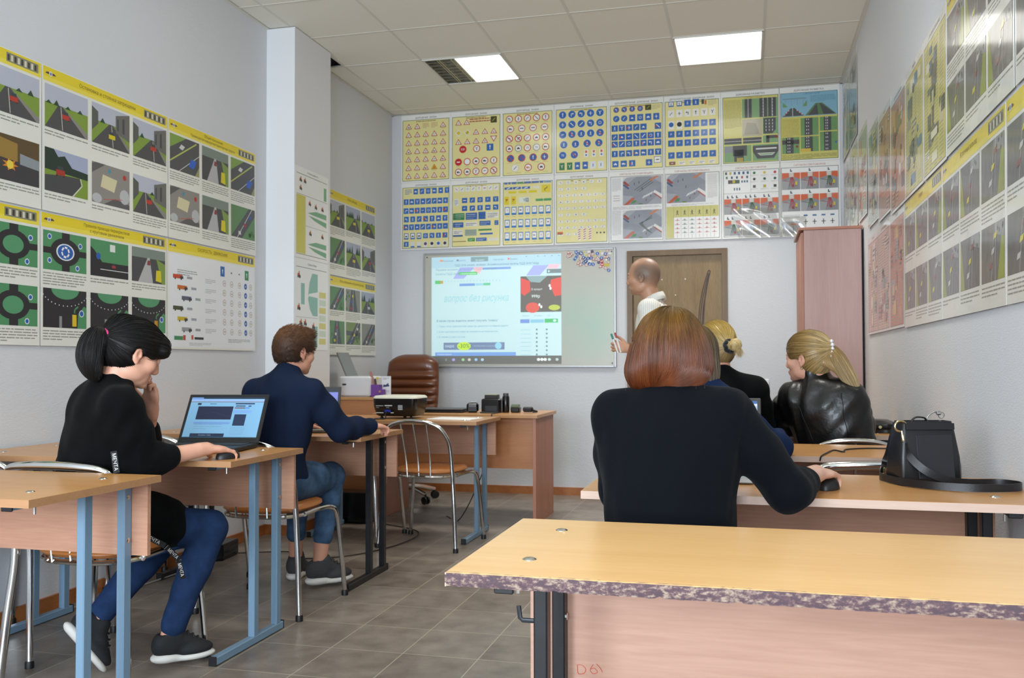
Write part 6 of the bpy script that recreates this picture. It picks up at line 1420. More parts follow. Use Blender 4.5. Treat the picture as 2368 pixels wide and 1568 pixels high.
# ------------------------------------------------------------------ organic bodies: distance fields turned into one continuous surface
def _n(v): v = np.array(v, float); return v / (np.linalg.norm(v) + 1e-12)
class Field:
    def __init__(s, lo, hi, h):
        s.lo = np.array(lo, float); s.h = h; s.n = np.ceil((np.array(hi, float) - s.lo) / h).astype(int) + 1
        s.F = np.full(tuple(s.n), .25, np.float32)
    def _box(s, lo, hi):
        a = np.clip(np.floor((np.array(lo) - s.lo) / s.h).astype(int), 0, s.n); b = np.clip(np.ceil((np.array(hi) - s.lo) / s.h).astype(int) + 1, 0, s.n)
        if np.any(b <= a): return None
        ax = [np.float32(s.lo[i]) + np.arange(a[i], b[i], dtype=np.float32) * np.float32(s.h) for i in range(3)]
        return tuple(slice(a[i], b[i]) for i in range(3)), ax[0][:, None, None], ax[1][None, :, None], ax[2][None, None, :]
    def _mix(s, sl, d, k, op):
        F = s.F[sl]
        if op == 'add':
            if k > 0:
                q = np.clip(.5 + .5 * (F - d) / k, 0, 1); s.F[sl] = F * (1 - q) + d * q - k * q * (1 - q)
            else: s.F[sl] = np.minimum(F, d)
        else:
            if k > 0:
                q = np.clip(.5 - .5 * (F + d) / k, 0, 1); s.F[sl] = F * (1 - q) - d * q + k * q * (1 - q)
            else: s.F[sl] = np.maximum(F, -d)
    def cap(s, a, b, ra, rb, k=.02, op='add', flat=None):
        a = np.array(a, float); b = np.array(b, float); m = max(ra, rb) + k * 1.5 + 2 * s.h
        q = s._box(np.minimum(a, b) - m, np.maximum(a, b) + m)
        if q is None: return s
        sl, X, Y, Z = q; ab = b - a; L = ab @ ab + 1e-12
        t = np.clip(((X - a[0]) * ab[0] + (Y - a[1]) * ab[1] + (Z - a[2]) * ab[2]) / L, 0, 1).astype(np.float32)
        dx, dy, dz = X - (a[0] + t * ab[0]), Y - (a[1] + t * ab[1]), Z - (a[2] + t * ab[2])
        if flat is not None:       # (axis, factor): squeeze along an axis
            ax, f = _n(flat[0]), flat[1]; p = dx * ax[0] + dy * ax[1] + dz * ax[2]; e = (f - 1) * p
            dx, dy, dz = dx + e * ax[0], dy + e * ax[1], dz + e * ax[2]
        d = np.sqrt(dx * dx + dy * dy + dz * dz) - (ra + (rb - ra) * t)
        s._mix(sl, d.astype(np.float32), k, op); return s
    def chain(s, pts, rs, k=.02, op='add', flat=None):
        for i in range(len(pts) - 1): s.cap(pts[i], pts[i + 1], rs[i], rs[i + 1], k, op, flat)
        return s
    def ell(s, c, r, A=None, k=.02, op='add'):
        c = np.array(c, float); r = np.array(r, float); m = r.max() + k * 1.5 + 2 * s.h
        q = s._box(c - m, c + m)
        if q is None: return s
        sl, X, Y, Z = q; X, Y, Z = X - c[0], Y - c[1], Z - c[2]
        A = np.eye(3) if A is None else np.array(A, float)      # rows = local axes
        P = [A[i, 0] * X + A[i, 1] * Y + A[i, 2] * Z for i in range(3)]
        k0 = np.sqrt(sum((P[i] / r[i]) ** 2 for i in range(3))); k1 = np.sqrt(sum((P[i] / r[i] ** 2) ** 2 for i in range(3)))
        d = k0 * (k0 - 1) / (k1 + 1e-9); d = np.where(k0 < .05, -r.min(), d)
        s._mix(sl, d.astype(np.float32), k, op); return s
    def half(s, p, n, k=0.0):
        """keep only the side the normal points away from"""
        n = _n(n); ax = [np.float32(s.lo[i]) + np.arange(s.n[i], dtype=np.float32) * np.float32(s.h) for i in range(3)]
        d = (ax[0][:, None, None] - p[0]) * n[0] + (ax[1][None, :, None] - p[1]) * n[1] + (ax[2][None, None, :] - p[2]) * n[2]
        s.F = np.maximum(s.F, d.astype(np.float32)); return s
    def warp(s, amp, fn):
        ax = [np.float32(s.lo[i]) + np.arange(s.n[i], dtype=np.float32) * np.float32(s.h) for i in range(3)]
        s.F = s.F + (amp * fn(ax[0][:, None, None], ax[1][None, :, None], ax[2][None, None, :])).astype(np.float32); return s
    def mesh(s):
        F = s.F; ins = F < 0
        F[0], F[-1] = np.maximum(F[0], 1e-3), np.maximum(F[-1], 1e-3)
        for a in (1, 2):
            sl0 = [slice(None)] * 3; sl0[a] = 0; sl1 = list(sl0); sl1[a] = -1
            F[tuple(sl0)] = np.maximum(F[tuple(sl0)], 1e-3); F[tuple(sl1)] = np.maximum(F[tuple(sl1)], 1e-3)
        ins = F < 0
        cnt = np.zeros(tuple(np.array(F.shape) - 1), np.int8)
        for i in (0, 1):
            for j in (0, 1):
                for k in (0, 1): cnt += ins[i:F.shape[0] - 1 + i, j:F.shape[1] - 1 + j, k:F.shape[2] - 1 + k]
        act = np.argwhere((cnt > 0) & (cnt < 8)); idx = np.full(cnt.shape, -1, np.int32); idx[tuple(act.T)] = np.arange(len(act))
        C = {}
        for i in (0, 1):
            for j in (0, 1):
                for k in (0, 1): C[(i, j, k)] = F[act[:, 0] + i, act[:, 1] + j, act[:, 2] + k].astype(float)
        acc = np.zeros((len(act), 3)); nn = np.zeros(len(act))
        for a in range(3):
            for u in (0, 1):
                for v in (0, 1):
                    p = [0, 0, 0]; b1, b2 = [x for x in range(3) if x != a]; p[b1] = u; p[b2] = v; q = list(p); q[a] = 1
                    f0, f1 = C[tuple(p)], C[tuple(q)]; m = (f0 < 0) != (f1 < 0)
                    t = np.where(m, f0 / np.where(m, f0 - f1, 1), 0)
                    pt = np.zeros((len(act), 3)); pt[:, b1] = u; pt[:, b2] = v; pt[:, a] = t
                    acc += pt * m[:, None]; nn += m
        V = s.lo + (act + acc / nn[:, None]) * s.h
        Q = []
        for a in range(3):
            b1, b2 = [(1, 2), (2, 0), (0, 1)][a]
            sl0 = [slice(None)] * 3; sl0[a] = slice(0, -1); sl1 = [slice(None)] * 3; sl1[a] = slice(1, None)
            A0, A1 = ins[tuple(sl0)], ins[tuple(sl1)]
            e = np.argwhere(A0 != A1); e = e[(e[:, b1] > 0) & (e[:, b2] > 0) & (e[:, b1] < F.shape[b1] - 1) & (e[:, b2] < F.shape[b2] - 1)]
            fl = A0[tuple(e.T)]
            def g(d1, d2): t = e.copy(); t[:, b1] -= d1; t[:, b2] -= d2; return idx[tuple(t.T)]
            q = np.stack([g(1, 1), g(0, 1), g(0, 0), g(1, 0)], 1); q[~fl] = q[~fl][:, ::-1]; Q.append(q)
        Q = np.concatenate(Q); Q = Q[(Q >= 0).all(1)]
        return V, Q
    def sample(s, P):
        q = (P - s.lo) / s.h; i = np.clip(np.floor(q).astype(int), 0, s.n - 2); f = q - i; out = 0
        for a in (0, 1):
            for b in (0, 1):
                for c in (0, 1):
                    w_ = (f[:, 0] if a else 1 - f[:, 0]) * (f[:, 1] if b else 1 - f[:, 1]) * (f[:, 2] if c else 1 - f[:, 2])
                    out = out + w_ * s.F[i[:, 0] + a, i[:, 1] + b, i[:, 2] + c]
        return out
    def grad(s, P):
        e = s.h; g = np.stack([s.sample(P + np.eye(3)[k] * e) - s.sample(P - np.eye(3)[k] * e) for k in range(3)], 1)
        return g / (np.linalg.norm(g, axis=1)[:, None] + 1e-9)

def mesh_obj(name, V, Q, m, parent, loc, cols=None):
    me = bpy.data.meshes.new(name); V = V - np.array(loc)
    me.vertices.add(len(V)); me.vertices.foreach_set('co', V.ravel().astype(np.float32))
    k = Q.shape[1]
    me.loops.add(len(Q) * k); me.loops.foreach_set('vertex_index', Q.ravel().astype(np.int32)); me.polygons.add(len(Q))
    me.polygons.foreach_set('loop_start', np.arange(0, len(Q) * k, k, dtype=np.int32))
    me.polygons.foreach_set('use_smooth', np.ones(len(Q), bool)); me.materials.append(m)
    if cols is not None:
        at = me.color_attributes.new('Col', 'FLOAT_COLOR', 'POINT'); at.data.foreach_set('color', np.concatenate([cols, np.ones((len(cols), 1))], 1).ravel().astype(np.float32))
    me.update(calc_edges=True); me.validate()
    o = bpy.data.objects.new(name, me); COL.objects.link(o); o.parent = parent; return o

def relax(V, Q, it=2):
    E = np.concatenate([Q[:, [0, 1]], Q[:, [1, 2]], Q[:, [2, 3]], Q[:, [3, 0]]]); n = len(V)
    for _ in range(it):
        S = np.zeros((n, 3)); c = np.bincount(E.ravel(), minlength=n)
        for k in range(3): S[:, k] = np.bincount(E[:, 0], V[E[:, 1], k], n) + np.bincount(E[:, 1], V[E[:, 0], k], n)
        V = V * .4 + .6 * S / np.maximum(c, 1)[:, None]
    return V

def strands(fld, seeds, dirfn, steps, step, r0, lift=.0015, jit=.0012, seed=0, follow=True, n3=3):
    """hair locks that run over the surface of a field; returns verts, quads, shade per vertex"""
    rg = np.random.default_rng(seed); P = seeds.copy(); off = rg.uniform(0, lift, len(P)) + .0003
    if follow:
        for _ in range(2): P = P - fld.grad(P) * (fld.sample(P)[:, None] - .3 * off[:, None])
    path = [P.copy()]
    for i in range(steps):
        d = dirfn(P, i); g = fld.grad(P)
        if follow: d = d - g * (d * g).sum(1)[:, None]
        d /= np.linalg.norm(d, axis=1)[:, None] + 1e-9; P = P + d * step + rg.normal(0, jit * .12, P.shape)
        if follow:
            f = fld.sample(P)[:, None]; ok = np.abs(f) < .03
            P = np.where(ok, P - g * (f - off[:, None]), P)
        path.append(P.copy())
    path = np.stack(path, 1); n, k = path.shape[:2]
    t = np.zeros_like(path); t[:, 1:-1] = path[:, 2:] - path[:, :-2]; t[:, 0] = path[:, 1] - path[:, 0]; t[:, -1] = path[:, -1] - path[:, -2]; t /= np.linalg.norm(t, axis=2)[..., None] + 1e-9
    a = np.cross(t, np.array([.31, .2, .93])); a /= np.linalg.norm(a, axis=2)[..., None] + 1e-9; b = np.cross(t, a)
    rr_ = r0 * rg.uniform(.6, 1.3, n)[:, None] * np.concatenate([np.linspace(.4, 1, 2), np.ones(max(k - 5, 0)), np.linspace(1, .15, 3)])[:k][None]
    V = np.stack([path + (a * math.cos(q) + b * math.sin(q)) * rr_[..., None] for q in [2 * PI * j / n3 for j in range(n3)]], 2)  # n,k,3,3
    ids = np.arange(n * k * n3).reshape(n, k, n3); Q = []
    for j in range(n3):
        l = (j + 1) % n3; Q.append(np.stack([ids[:, :-1, j], ids[:, :-1, l], ids[:, 1:, l], ids[:, 1:, j]], -1).reshape(-1, 4))
    sh = np.repeat(rg.uniform(0, 1, n), k * n3)
    return V.reshape(-1, 3), np.concatenate(Q), sh, path

def frame3(f, up=(0, 0, 1)):
    """rows: left(+x when facing +y is right) -> right, fwd, up"""
    f = _n(f); r = _n(np.cross(f, up)); u = np.cross(r, f); return np.stack([r, f, u])

def head(F, c, A, s=1.0, female=True, ears=True, kk=.012):
    """A rows right, fwd, up; c at eye level centre of the head"""
    c = np.array(c, float); T = lambda x, y, z: c + (A[0] * x + A[1] * y + A[2] * z) * s
    E = lambda x, y, z, a, b, d, k=kk, op='add': F.ell(T(x, y, z), (a * s, b * s, d * s), A, k * s, op)
    E(0, -.012, .028, .077, .096, .086, .02); E(0, -.035, .0, .070, .072, .080, .02); E(0, .030, -.020, .062, .062, .080, .02)
    E(0, .042, -.078, .044 if female else .050, .044, .036, .022); E(0, .076, -.096, .017, .016, .014, .014)          # jaw, chin
    for q in (-1, 1):
        E(q * .042, .055, -.028, .024, .026, .024, .016)                                                          # cheek
        E(q * .046, .012, -.070, .018, .034, .028, .018)                                                          # jaw angle
        E(q * .030, .098, .001, .018, .016, .011, .010, 'sub')
        F.ell(T(q * .030, .079, .0), (.0125 * s,) * 3, A, .002)                                                    # eye ball in its lid
        F.cap(T(q * .014, .092, .019), T(q * .044, .080, .020), .0065 * s, .006 * s, .008)                        # brow
        if ears:
            E(q * .077, -.012, -.014, .009, .017, .029, .004); E(q * .086, -.007, -.010, .007, .009, .017, .003, 'sub'); E(q * .081, .002, -.016, .004, .004, .007, .003); E(q * .077, -.004, -.040, .006, .008, .010, .006)
    F.cap(T(0, .091, .004), T(0, .105, -.032), .0070 * s, .0092 * s, .009); E(0, .096, -.039, .015, .011, .008, .006)  # nose
    E(0, .089, -.062, .022, .011, .0065, .005); E(0, .087, -.073, .020, .011, .0075, .005)                             # lips
    F.cap(T(-.02, .099, -.0675), T(.02, .099, -.0675), .0012 * s, .0012 * s, .002, 'sub')

def hand(F, w, d, n, side, s=1.0, curl=(.35, .4, .45, .5), spread=.10, thumb=.5, tcurl=.3):
    """w wrist, d towards fingers, n palm normal (out of the palm), side +1: thumb to cross(d,n)"""
    w = np.array(w, float); d = _n(d); n = _n(np.array(n, float) - d * (np.dot(n, d))); t = np.cross(d, n) * side
    F.chain([w - d * .03 * s, w + d * .01 * s], [.024 * s, .025 * s], .012, flat=(n, 1.35))
    A = np.stack([t, d, n])
    F.ell(w + d * .048 * s - n * .001, (.040 * s, .052 * s, .0165 * s), A, .012)
    F.ell(w + d * .030 * s + t * .022 * s + n * .008 * s, (.017 * s, .032 * s, .014 * s), A, .010)
    for i, (o, L, r) in enumerate(((.030, .070, .0085), (.010, .079, .0088), (-.011, .073, .0084), (-.030, .058, .0076))):
        b = w + d * (.086 - abs(i - 1) * .004) * s + t * o * s; a0 = curl[i] * .55; e = t * (spread * (1.2 - i * .8))
        dd = _n(d + e); p = b - dd * .02 * s; prev = p; pts = [p, b]; rs = [r * s * 1.05, r * s * 1.08]; ang = a0 * .5
        for L_, w_ in ((.44, 1.0), (.31, 1.2), (.25, .8)):
            q = dd * math.cos(ang) + n * math.sin(ang); pts.append(pts[-1] + q * L * L_ * s); rs.append(r * s * (.98 - .07 * (len(pts) - 3))); ang += curl[i] * w_
        F.chain(pts, rs, .004)
    td = _n(t * math.sin(thumb + .35) + d * math.cos(thumb + .35) + n * .25); b = w + d * .022 * s + t * .026 * s + n * .006 * s
    m1 = b + td * .040 * s; td2 = _n(td + (-t * .5 + d * .3) * tcurl); m2 = m1 + td2 * .030 * s; td3 = _n(td2 + (-t * .5) * tcurl); m3 = m2 + td3 * .022 * s
    F.chain([b, m1, m2, m3], [.0125 * s, .0105 * s, .0098 * s, .008 * s], .006)

SKIN = mat('skin', attr=True, rough=.45, bump=.15, bscale=400, bdist=.0005)
_M['skin'].node_tree.nodes['Principled BSDF'].inputs['Subsurface Weight'].default_value = .08
_M['skin'].node_tree.nodes['Principled BSDF'].inputs['Subsurface Radius'].default_value = (.01, .004, .002)
def cloth(name, col, rough=.85, **k): return mat(name, col, rough, spec=.12, sheen=k.pop('sheen', .0), bump=k.pop('bump', .35), bscale=k.pop('bscale', 500), bdist=k.pop('bdist', .0006), **k)
def fold_noise(seed, fx=1.0):
    r = random.Random(seed); W = [(r.uniform(-1, 1), r.uniform(-1, 1), r.uniform(-1, 1), r.uniform(16, 40) * fx if q < 4 else r.uniform(55, 95), r.uniform(0, 6)) for q in range(7)]
    def fn(X, Y, Z):
        o = 0; wv = np.sin(11 * X + 1.3) + np.sin(9 * Y + seed) + np.sin(8 * Z)
        for a, b, c, f, p in W: o = o + np.sin(f * (a * X + b * Y + c * Z) + p + 1.2 * wv)
        return o / 5
    return fn

def skin_cols(V, base, c, A, s=1.0, lip='#a8605a', extra=()):
    """flesh tone with the colour of lips, brows, lashes and cheeks at their own places"""
    B = np.tile(np.array(lin(base)[:3]), (len(V), 1)); P = (V - np.array(c)) @ A.T / s
    def blend(mask, col, w_=1.0): B[:] = B * (1 - mask[:, None] * w_) + np.array(lin(col)[:3]) * mask[:, None] * w_
    g = lambda x, y, z, a, b, d: np.clip(1.3 - ((P[:, 0] - x) / a) ** 2 - ((P[:, 1] - y) / b) ** 2 - ((P[:, 2] - z) / d) ** 2, 0, 1)
    blend(g(0, .09, -.0675, .022, .02, .009), lip, .7)
    for q in (-1, 1):
        blend(g(q * .030, .088, .019, .018, .02, .004), '#3a2a22', .75); blend(g(q * .030, .09, .0, .010, .008, .0045), '#e8e2dc', .8); blend(g(q * .030, .092, .0, .005, .008, .0045), '#2c241f', .95); blend(g(q * .030, .09, .006, .014, .01, .0016), '#2a1f1a', .8)
        blend(g(q * .042, .06, -.03, .025, .03, .02), '#c98a78', .22); blend(g(q * .082, -.008, -.014, .012, .022, .034), '#c07a64', .35)
    for (x, y, z, a, b, d, col, w_) in extra: blend(g(x, y, z, a, b, d), col, w_)
    return B

def shoe(F, ank, fwd, s=1.0, up=(0, 0, 1), k=.012):
    """upper"""
    A = frame3(fwd, up); a = np.array(ank, float); T = lambda x, y, z: a + (A[0] * x + A[1] * y + A[2] * z) * s
    F.ell(T(0, .0, -.035), (.040 * s, .060 * s, .048 * s), A, k); F.cap(T(0, .03, -.012), T(0, .105, -.052), .036 * s, .030 * s, k); F.ell(T(0, .085, -.058), (.043 * s, .080 * s, .030 * s), A, k); F.cap(T(0, -.022, -.01), T(0, .02, .012), .034 * s, .036 * s, k); F.ell(T(0, -.035, -.03), (.034 * s, .03 * s, .04 * s), A, k)
    return T, A
def sole(F, ank, fwd, s=1.0, up=(0, 0, 1)):
    A = frame3(fwd, up); a = np.array(ank, float); T = lambda x, y, z: a + (A[0] * x + A[1] * y + A[2] * z) * s
    F.ell(T(0, .085, -.082), (.046 * s, .090 * s, .019 * s), A, .012); F.ell(T(0, -.008, -.076), (.041 * s, .062 * s, .024 * s), A, .012)
    F.half(T(0, 0, -.094), -A[2])
# ------------------------------------------------------------------ people
V3 = lambda *a: np.array(a, float)
M_hair = mat('hair', attr=True, rough=.36, spec=.6)
M_hairm = mat('hair_dull', attr=True, rough=.55, spec=.35)
def cols_of(V, sh, fn, amp=.35):
    c = fn(V) if callable(fn) else np.tile(np.array(lin(fn)[:3]), (len(V), 1))
    return c * (1 + amp * (sh[:, None] - .5) * 2)
def grad3(stops):
    """colour by height: list of (z, colour)"""
    zs = [a for a, _ in stops]; cs = np.array([lin(c)[:3] for _, c in stops])
    return lambda V: np.stack([np.interp(V[:, 2], zs, cs[:, k]) for k in range(3)], 1)
def hair_build(t, loc, F, colfn, dirfn=None, n=1600, steps=12, step=.012, r0=.0007, mask=None, seed=1, m=None, lift=.002, amp=.35, extra=None, name='hair'):
    V, Q = F.mesh(); V = relax(V, Q, 1); rg = np.random.default_rng(seed)
    Vs = [V]; Qs = [Q]; Sh = [.35 + .2 * np.sin(V[:, 0] * 900 + 3 * np.sin(V[:, 1] * 300))]; k = len(V)
    if dirfn is not None:
        c = V if mask is None else V[mask(V)]
        sd = c[rg.integers(0, len(c), n)] + rg.normal(0, .003, (n, 3))
        v, q, s, _ = strands(F, sd, dirfn, steps, step, r0, lift=lift, seed=seed); Vs.append(v); Qs.append(q + k); Sh.append(s); k += len(v)
    if extra is not None:
        v, q, s = extra; Vs.append(v); Qs.append(q + k); Sh.append(s); k += len(v)
    V = np.concatenate(Vs); Q = np.concatenate(Qs); sh = np.concatenate(Sh)
    return mesh_obj(name, V, Q, m or M_hair, t, loc, cols_of(V, sh, colfn, amp))
def hair_cap(F, c, A, s=1.0, g=.012, face=True, low=0.0, k=.02):
    c = V3(*c); T = lambda x, y, z: c + (A[0] * x + A[1] * y + A[2] * z) * s
    F.ell(T(0, -.014, .030), ((.077 + g) * s, (.098 + g) * s, (.086 + g) * s), A, k); F.ell(T(0, -.038, .0), ((.070 + g) * s, (.074 + g) * s, (.082 + g) * s), A, k)
    if low: F.ell(T(0, -.045, -.05), (.062 * s, .05 * s, low * s), A, k)
    if face:
        F.ell(T(0, .115, -.035), (.072 * s, .085 * s, .085 * s), A, .008, 'sub')
        for q in (-1, 1): F.ell(T(q * .085, .030, -.040), (.030 * s, .040 * s, .042 * s), A, .008, 'sub'); F.ell(T(q * .087, -.012, -.016), (.018 * s, .018 * s, .030 * s), A, .004, 'sub')
        F.ell(T(0, .01, -.145), (.10 * s, .085 * s, .065 * s), A, .01, 'sub')
    return T

def person(S):
    """builds body, top, trousers, shoes from a table of joints (world coordinates)"""
    root = V3(S['pel'][0], S['pel'][1], 0)
    t = thing('person', S['label'], 'person', tuple(root)); h = S.get('h', .0045); fem = S.get('fem', True)
    J = {k: V3(*S[k]) for k in ('pel', 'nb', 'hc', 'shL', 'shR', 'elL', 'elR', 'wrL', 'wrR', 'knL', 'knR', 'anL', 'anR')}
    A = frame3(S['face'], S.get('hup', (0, 0, 1))); hs = S.get('hs', 1.0)
    lat = _n(J['shR'] - J['shL']); sp = _n(J['nb'] - J['pel']); fw = _n(np.cross(sp, lat)); lat2 = _n(np.cross(fw, sp)); TA = np.stack([lat2, fw, sp])
    side = _n((lat + V3(*S['hipax'])) if 'hipax' in S else lat * V3(1, 1, .3)); hw_ = S.get('hipw', .085)
    hiL, hiR = J['pel'] - side * hw_ - V3(0, 0, .03), J['pel'] + side * hw_ - V3(0, 0, .03)
    allp = np.stack(list(J.values()) + [J['hc'] + A[2] * .14]); fd = [V3(*S['ftL']), V3(*S['ftR'])]
    hd = {q: _n(S['hd' + q]) for q in 'LR'}
    allp = np.concatenate([allp, [J['wrL'] + hd['L'] * .19, J['wrR'] + hd['R'] * .19]])
    lo, hi = allp.min(0) - .15, allp.max(0) + .13; lo[2] = max(lo[2], -.01)
    F = Field(lo, hi, h); w = S.get('w', 1.0)
    # torso, hidden below the clothes, then limbs
    L = np.linalg.norm(J['nb'] - J['pel'])
    P = lambda f, y=0: J['pel'] + sp * L * f + fw * y
    F.ell(P(0), (.155 * w, .11, .11), TA, .04); F.ell(P(.35), (.125 * w, .092, .15), TA, .05); F.ell(P(.68), (.145 * w, .098, .15), TA, .05)
    for a in ('shL', 'shR'): F.cap(P(.93), J[a], .045, .046, .04)
    F.cap(P(.88), J['nb'] + (J['hc'] - J['nb']) * .35, .060, .051 * hs, .03); F.cap(J['nb'], J['hc'] - A[2] * .055 - A[1] * .022, .052 * hs, .050 * hs, .02)
    for q in 'LR':
        F.chain([J['sh' + q], J['el' + q]], [.044, .036], .02); F.chain([J['el' + q], J['el' + q] * .6 + J['wr' + q] * .4, J['wr' + q]], [.036, .036 if not fem else .034, .0245], .015)
        hp = hiL if q == 'L' else hiR; F.chain([hp, J['kn' + q]], [.078, .050], .03); F.chain([J['kn' + q], J['kn' + q] * .65 + J['an' + q] * .35 + _n(J['an' + q] - J['kn' + q])[[1, 0, 2]] * 0, J['an' + q]], [.048, .050, .032], .02)
        A2 = frame3(S['ft' + q], S.get('fup' + q, (0, 0, 1))); F.cap(J['an' + q], J['an' + q] + A2[1] * .09 - A2[2] * .062, .028, .018, .01)
        sd = 1 if q == 'R' else -1; n = S.get('pn' + q, (0, 0, -1))
        hand(F, J['wr' + q], hd[q], n, sd, S.get('hsz', .95), **S.get('hk' + q, {}))
    head(F, J['hc'], A, hs, fem)
    V, Q = F.mesh(); V = relax(V, Q, 1)
    B = skin_cols(V, S.get('skin', '#d9a58c'), J['hc'], A, hs, extra=S.get('paint', ()))
    body = mesh_obj('body', V, Q, SKIN, t, root, B)
    # top garment
    G = Field(lo, hi, S.get('ch', .006)); g = S.get('ease', .014)
    G.ell(P(.02), ((.155 + g + .008) * w, .11 + g, .10 + g), TA, .05); G.ell(P(.33), ((.128 + g + .006) * w, .095 + g + S.get('belly', 0), .16), TA, .06); G.ell(P(.66), ((.150 + g) * w, .102 + g, .165), TA, .06)
    G.ell(P(.80), ((.128 + g) * w, .085 + g, .085), TA, .04)
    for q in 'LR': G.cap(P(.92), J['sh' + q], .050 + g * .6, .050 + g, .05)
    G.cap(P(.90), J['nb'] + (J['hc'] - J['nb']) * S.get('coll', .16), .066, .055 * hs + .006, .03)
    ce = S.get('cuff', {'L': .94, 'R': .94})
    sl = S.get('slv', .0)
    for q in 'LR':
        e, wr_ = J['el' + q], J['wr' + q]; end = e + (wr_ - e) * ce[q]; G.chain([J['sh' + q], J['sh' + q] * .5 + e * .5, e], [.050 + g, .047 + g * .9 + sl, .043 + g * .8 + sl], S.get('armk', .02))
        G.chain([e, e + (end - e) * .5, end], [.043 + g * .8 + sl, .041 + g * .6 + sl * .8, .033 + g * .45 + sl * .5], .02); cv = _n(end - e)
        G.cap(end - cv * .012, end, .036 + g * .4 + sl * .5, .036 + g * .4 + sl * .5, .006)
    if 'hem' in S: G.half(V3(0, 0, S['hem']), (0, 0, -1))
    for fn in S.get('top_extra', ()): fn(G, P, TA, J)
    fz = fold_noise(S.get('seed', 1)); G.warp(S.get('fold', .0035), fz)
    V, Q = G.mesh(); person.G = G; V = relax(V, Q, 2); top = mesh_obj(S['top'], V, Q, S['topm'], t, root)
    if S.get('collar'): S['collar'](t, root, J, A, P, TA, hs)
    # trousers
    lo2 = np.minimum.reduce([J['pel'], J['knL'], J['knR'], J['anL'], J['anR']]) - .16; hi2 = np.maximum.reduce([J['pel'], J['knL'], J['knR'], J['anL'], J['anR']]) + .16; lo2[2] = max(lo2[2], 0)
    K = Field(lo2, hi2, .0065 if not S.get('legs') else .005); pe = S.get('pant_end', .93); j = S.get('jw', 0)
    K.ell(J['pel'] - V3(0, 0, .01), (.165 * w, .125, .105), TA, .03)
    for q, hp in (('L', hiL), ('R', hiR)):
        kn, an = J['kn' + q], J['an' + q]; end = kn + (an - kn) * pe
        K.chain([hp, hp * .5 + kn * .5, kn], [.092 + j, .080 + j, .064 + j], .03); K.chain([kn, kn * .6 + end * .4, end], [.064 + j, .058 + j, .045 + j], .02); dv = _n(end - kn); K.cap(end - dv * .02, end, .046 + j, .046 + j, .004)
    K.warp(.0035, fold_noise(S.get('seed', 1) + 7, 1.2)); V, Q = K.mesh(); V = relax(V, Q, 1); mesh_obj('trousers', V, Q, S.get('pantm', M_jeans), t, root)
    # shoes
    for q in 'LR':
        an = J['an' + q]; up = S.get('fup' + q, (0, 0, 1)); D_ = Field(an - .18, an + .18, .0045)
        T, AA = shoe(D_, an, S['ft' + q], S.get('fs', .95), up); D_.cap(T(0, -.02, .03), T(0, .03, .06), .024, .024, .008, 'sub'); V, Q = D_.mesh(); V = relax(V, Q, 1); sh = mesh_obj('shoe', V, Q, S.get('shoem', M_shoe), t, root)
        D_ = Field(an - .18, an + .18, .0045); sole(D_, an, S['ft' + q], S.get('fs', .95), up); V, Q = D_.mesh(); V = relax(V, Q, 1); so = mesh_obj('sole', V, Q, S.get('solem', M_sole), sh, (0, 0, 0)); so.location = tuple(-root)
        if S.get('laces'):
            lc = MB()
            for k in range(4):
                yy = .048 + .019 * k; zz = .020 - .0125 * k
                lc.tube(spl([T(-.022, yy, zz - .006), T(0, yy + .004, zz + .004), T(.022, yy, zz - .006)], 4), .0025, 5)
            lc.build('laces', M_lace, sh, loc=None).location = tuple(-root)
    return t, root, J, A, P, TA, body, top
M_jeans = cloth('blue_denim', '#203354', .9, noise=.22, nscale=30)
M_dark = cloth('dark_trousers', '#17181d', .9)
M_shoe = mat('dark_knit_shoe', '#17181b', .8, bump=.4, bscale=300, bdist=.001)
M_sole = mat('white_rubber_sole', '#d6d3cc', .6)
M_lace = mat('dark_lace', '#26272b', .8)
blk = cloth('black_sweatshirt', '#08090b', .95, sheen=.02)
knit = cloth('dark_navy_knit', '#070a10', .95, bscale=900, bump=.5, sheen=.03)
navy = cloth('navy_sweater', '#18233a', .9, bscale=700)
blue = cloth('blue_jacket', '#1a2a4c', .85)
leath = mat('black_leather_jacket', '#0d0d0f', .36, bump=.5, bscale=26, bdist=.006, coat=.1)
shirt = bpy.data.materials.new('striped_shirt'); shirt.use_nodes = True
nt = shirt.node_tree; N = nt.nodes; L = nt.links; b = N['Principled BSDF']; b.inputs['Roughness'].default_value = .8
tc = N.new('ShaderNodeTexCoord'); wv = N.new('ShaderNodeTexWave'); wv.inputs['Scale'].default_value = 26; wv.inputs['Distortion'].default_value = .6; wv.bands_direction = 'X'; L.new(tc.outputs['Object'], wv.inputs[0])
wcr = N.new('ShaderNodeValToRGB'); wcr.color_ramp.elements[0].position = .0; wcr.color_ramp.elements[0].color = lin('#c3c2ba'); wcr.color_ramp.elements[1].position = .22; wcr.color_ramp.elements[1].color = lin('#e9e8e0'); L.new(wv.outputs['Fac'], wcr.inputs[0]); L.new(wcr.outputs[0], b.inputs['Base Color'])

down = V3(0, 0, -1)
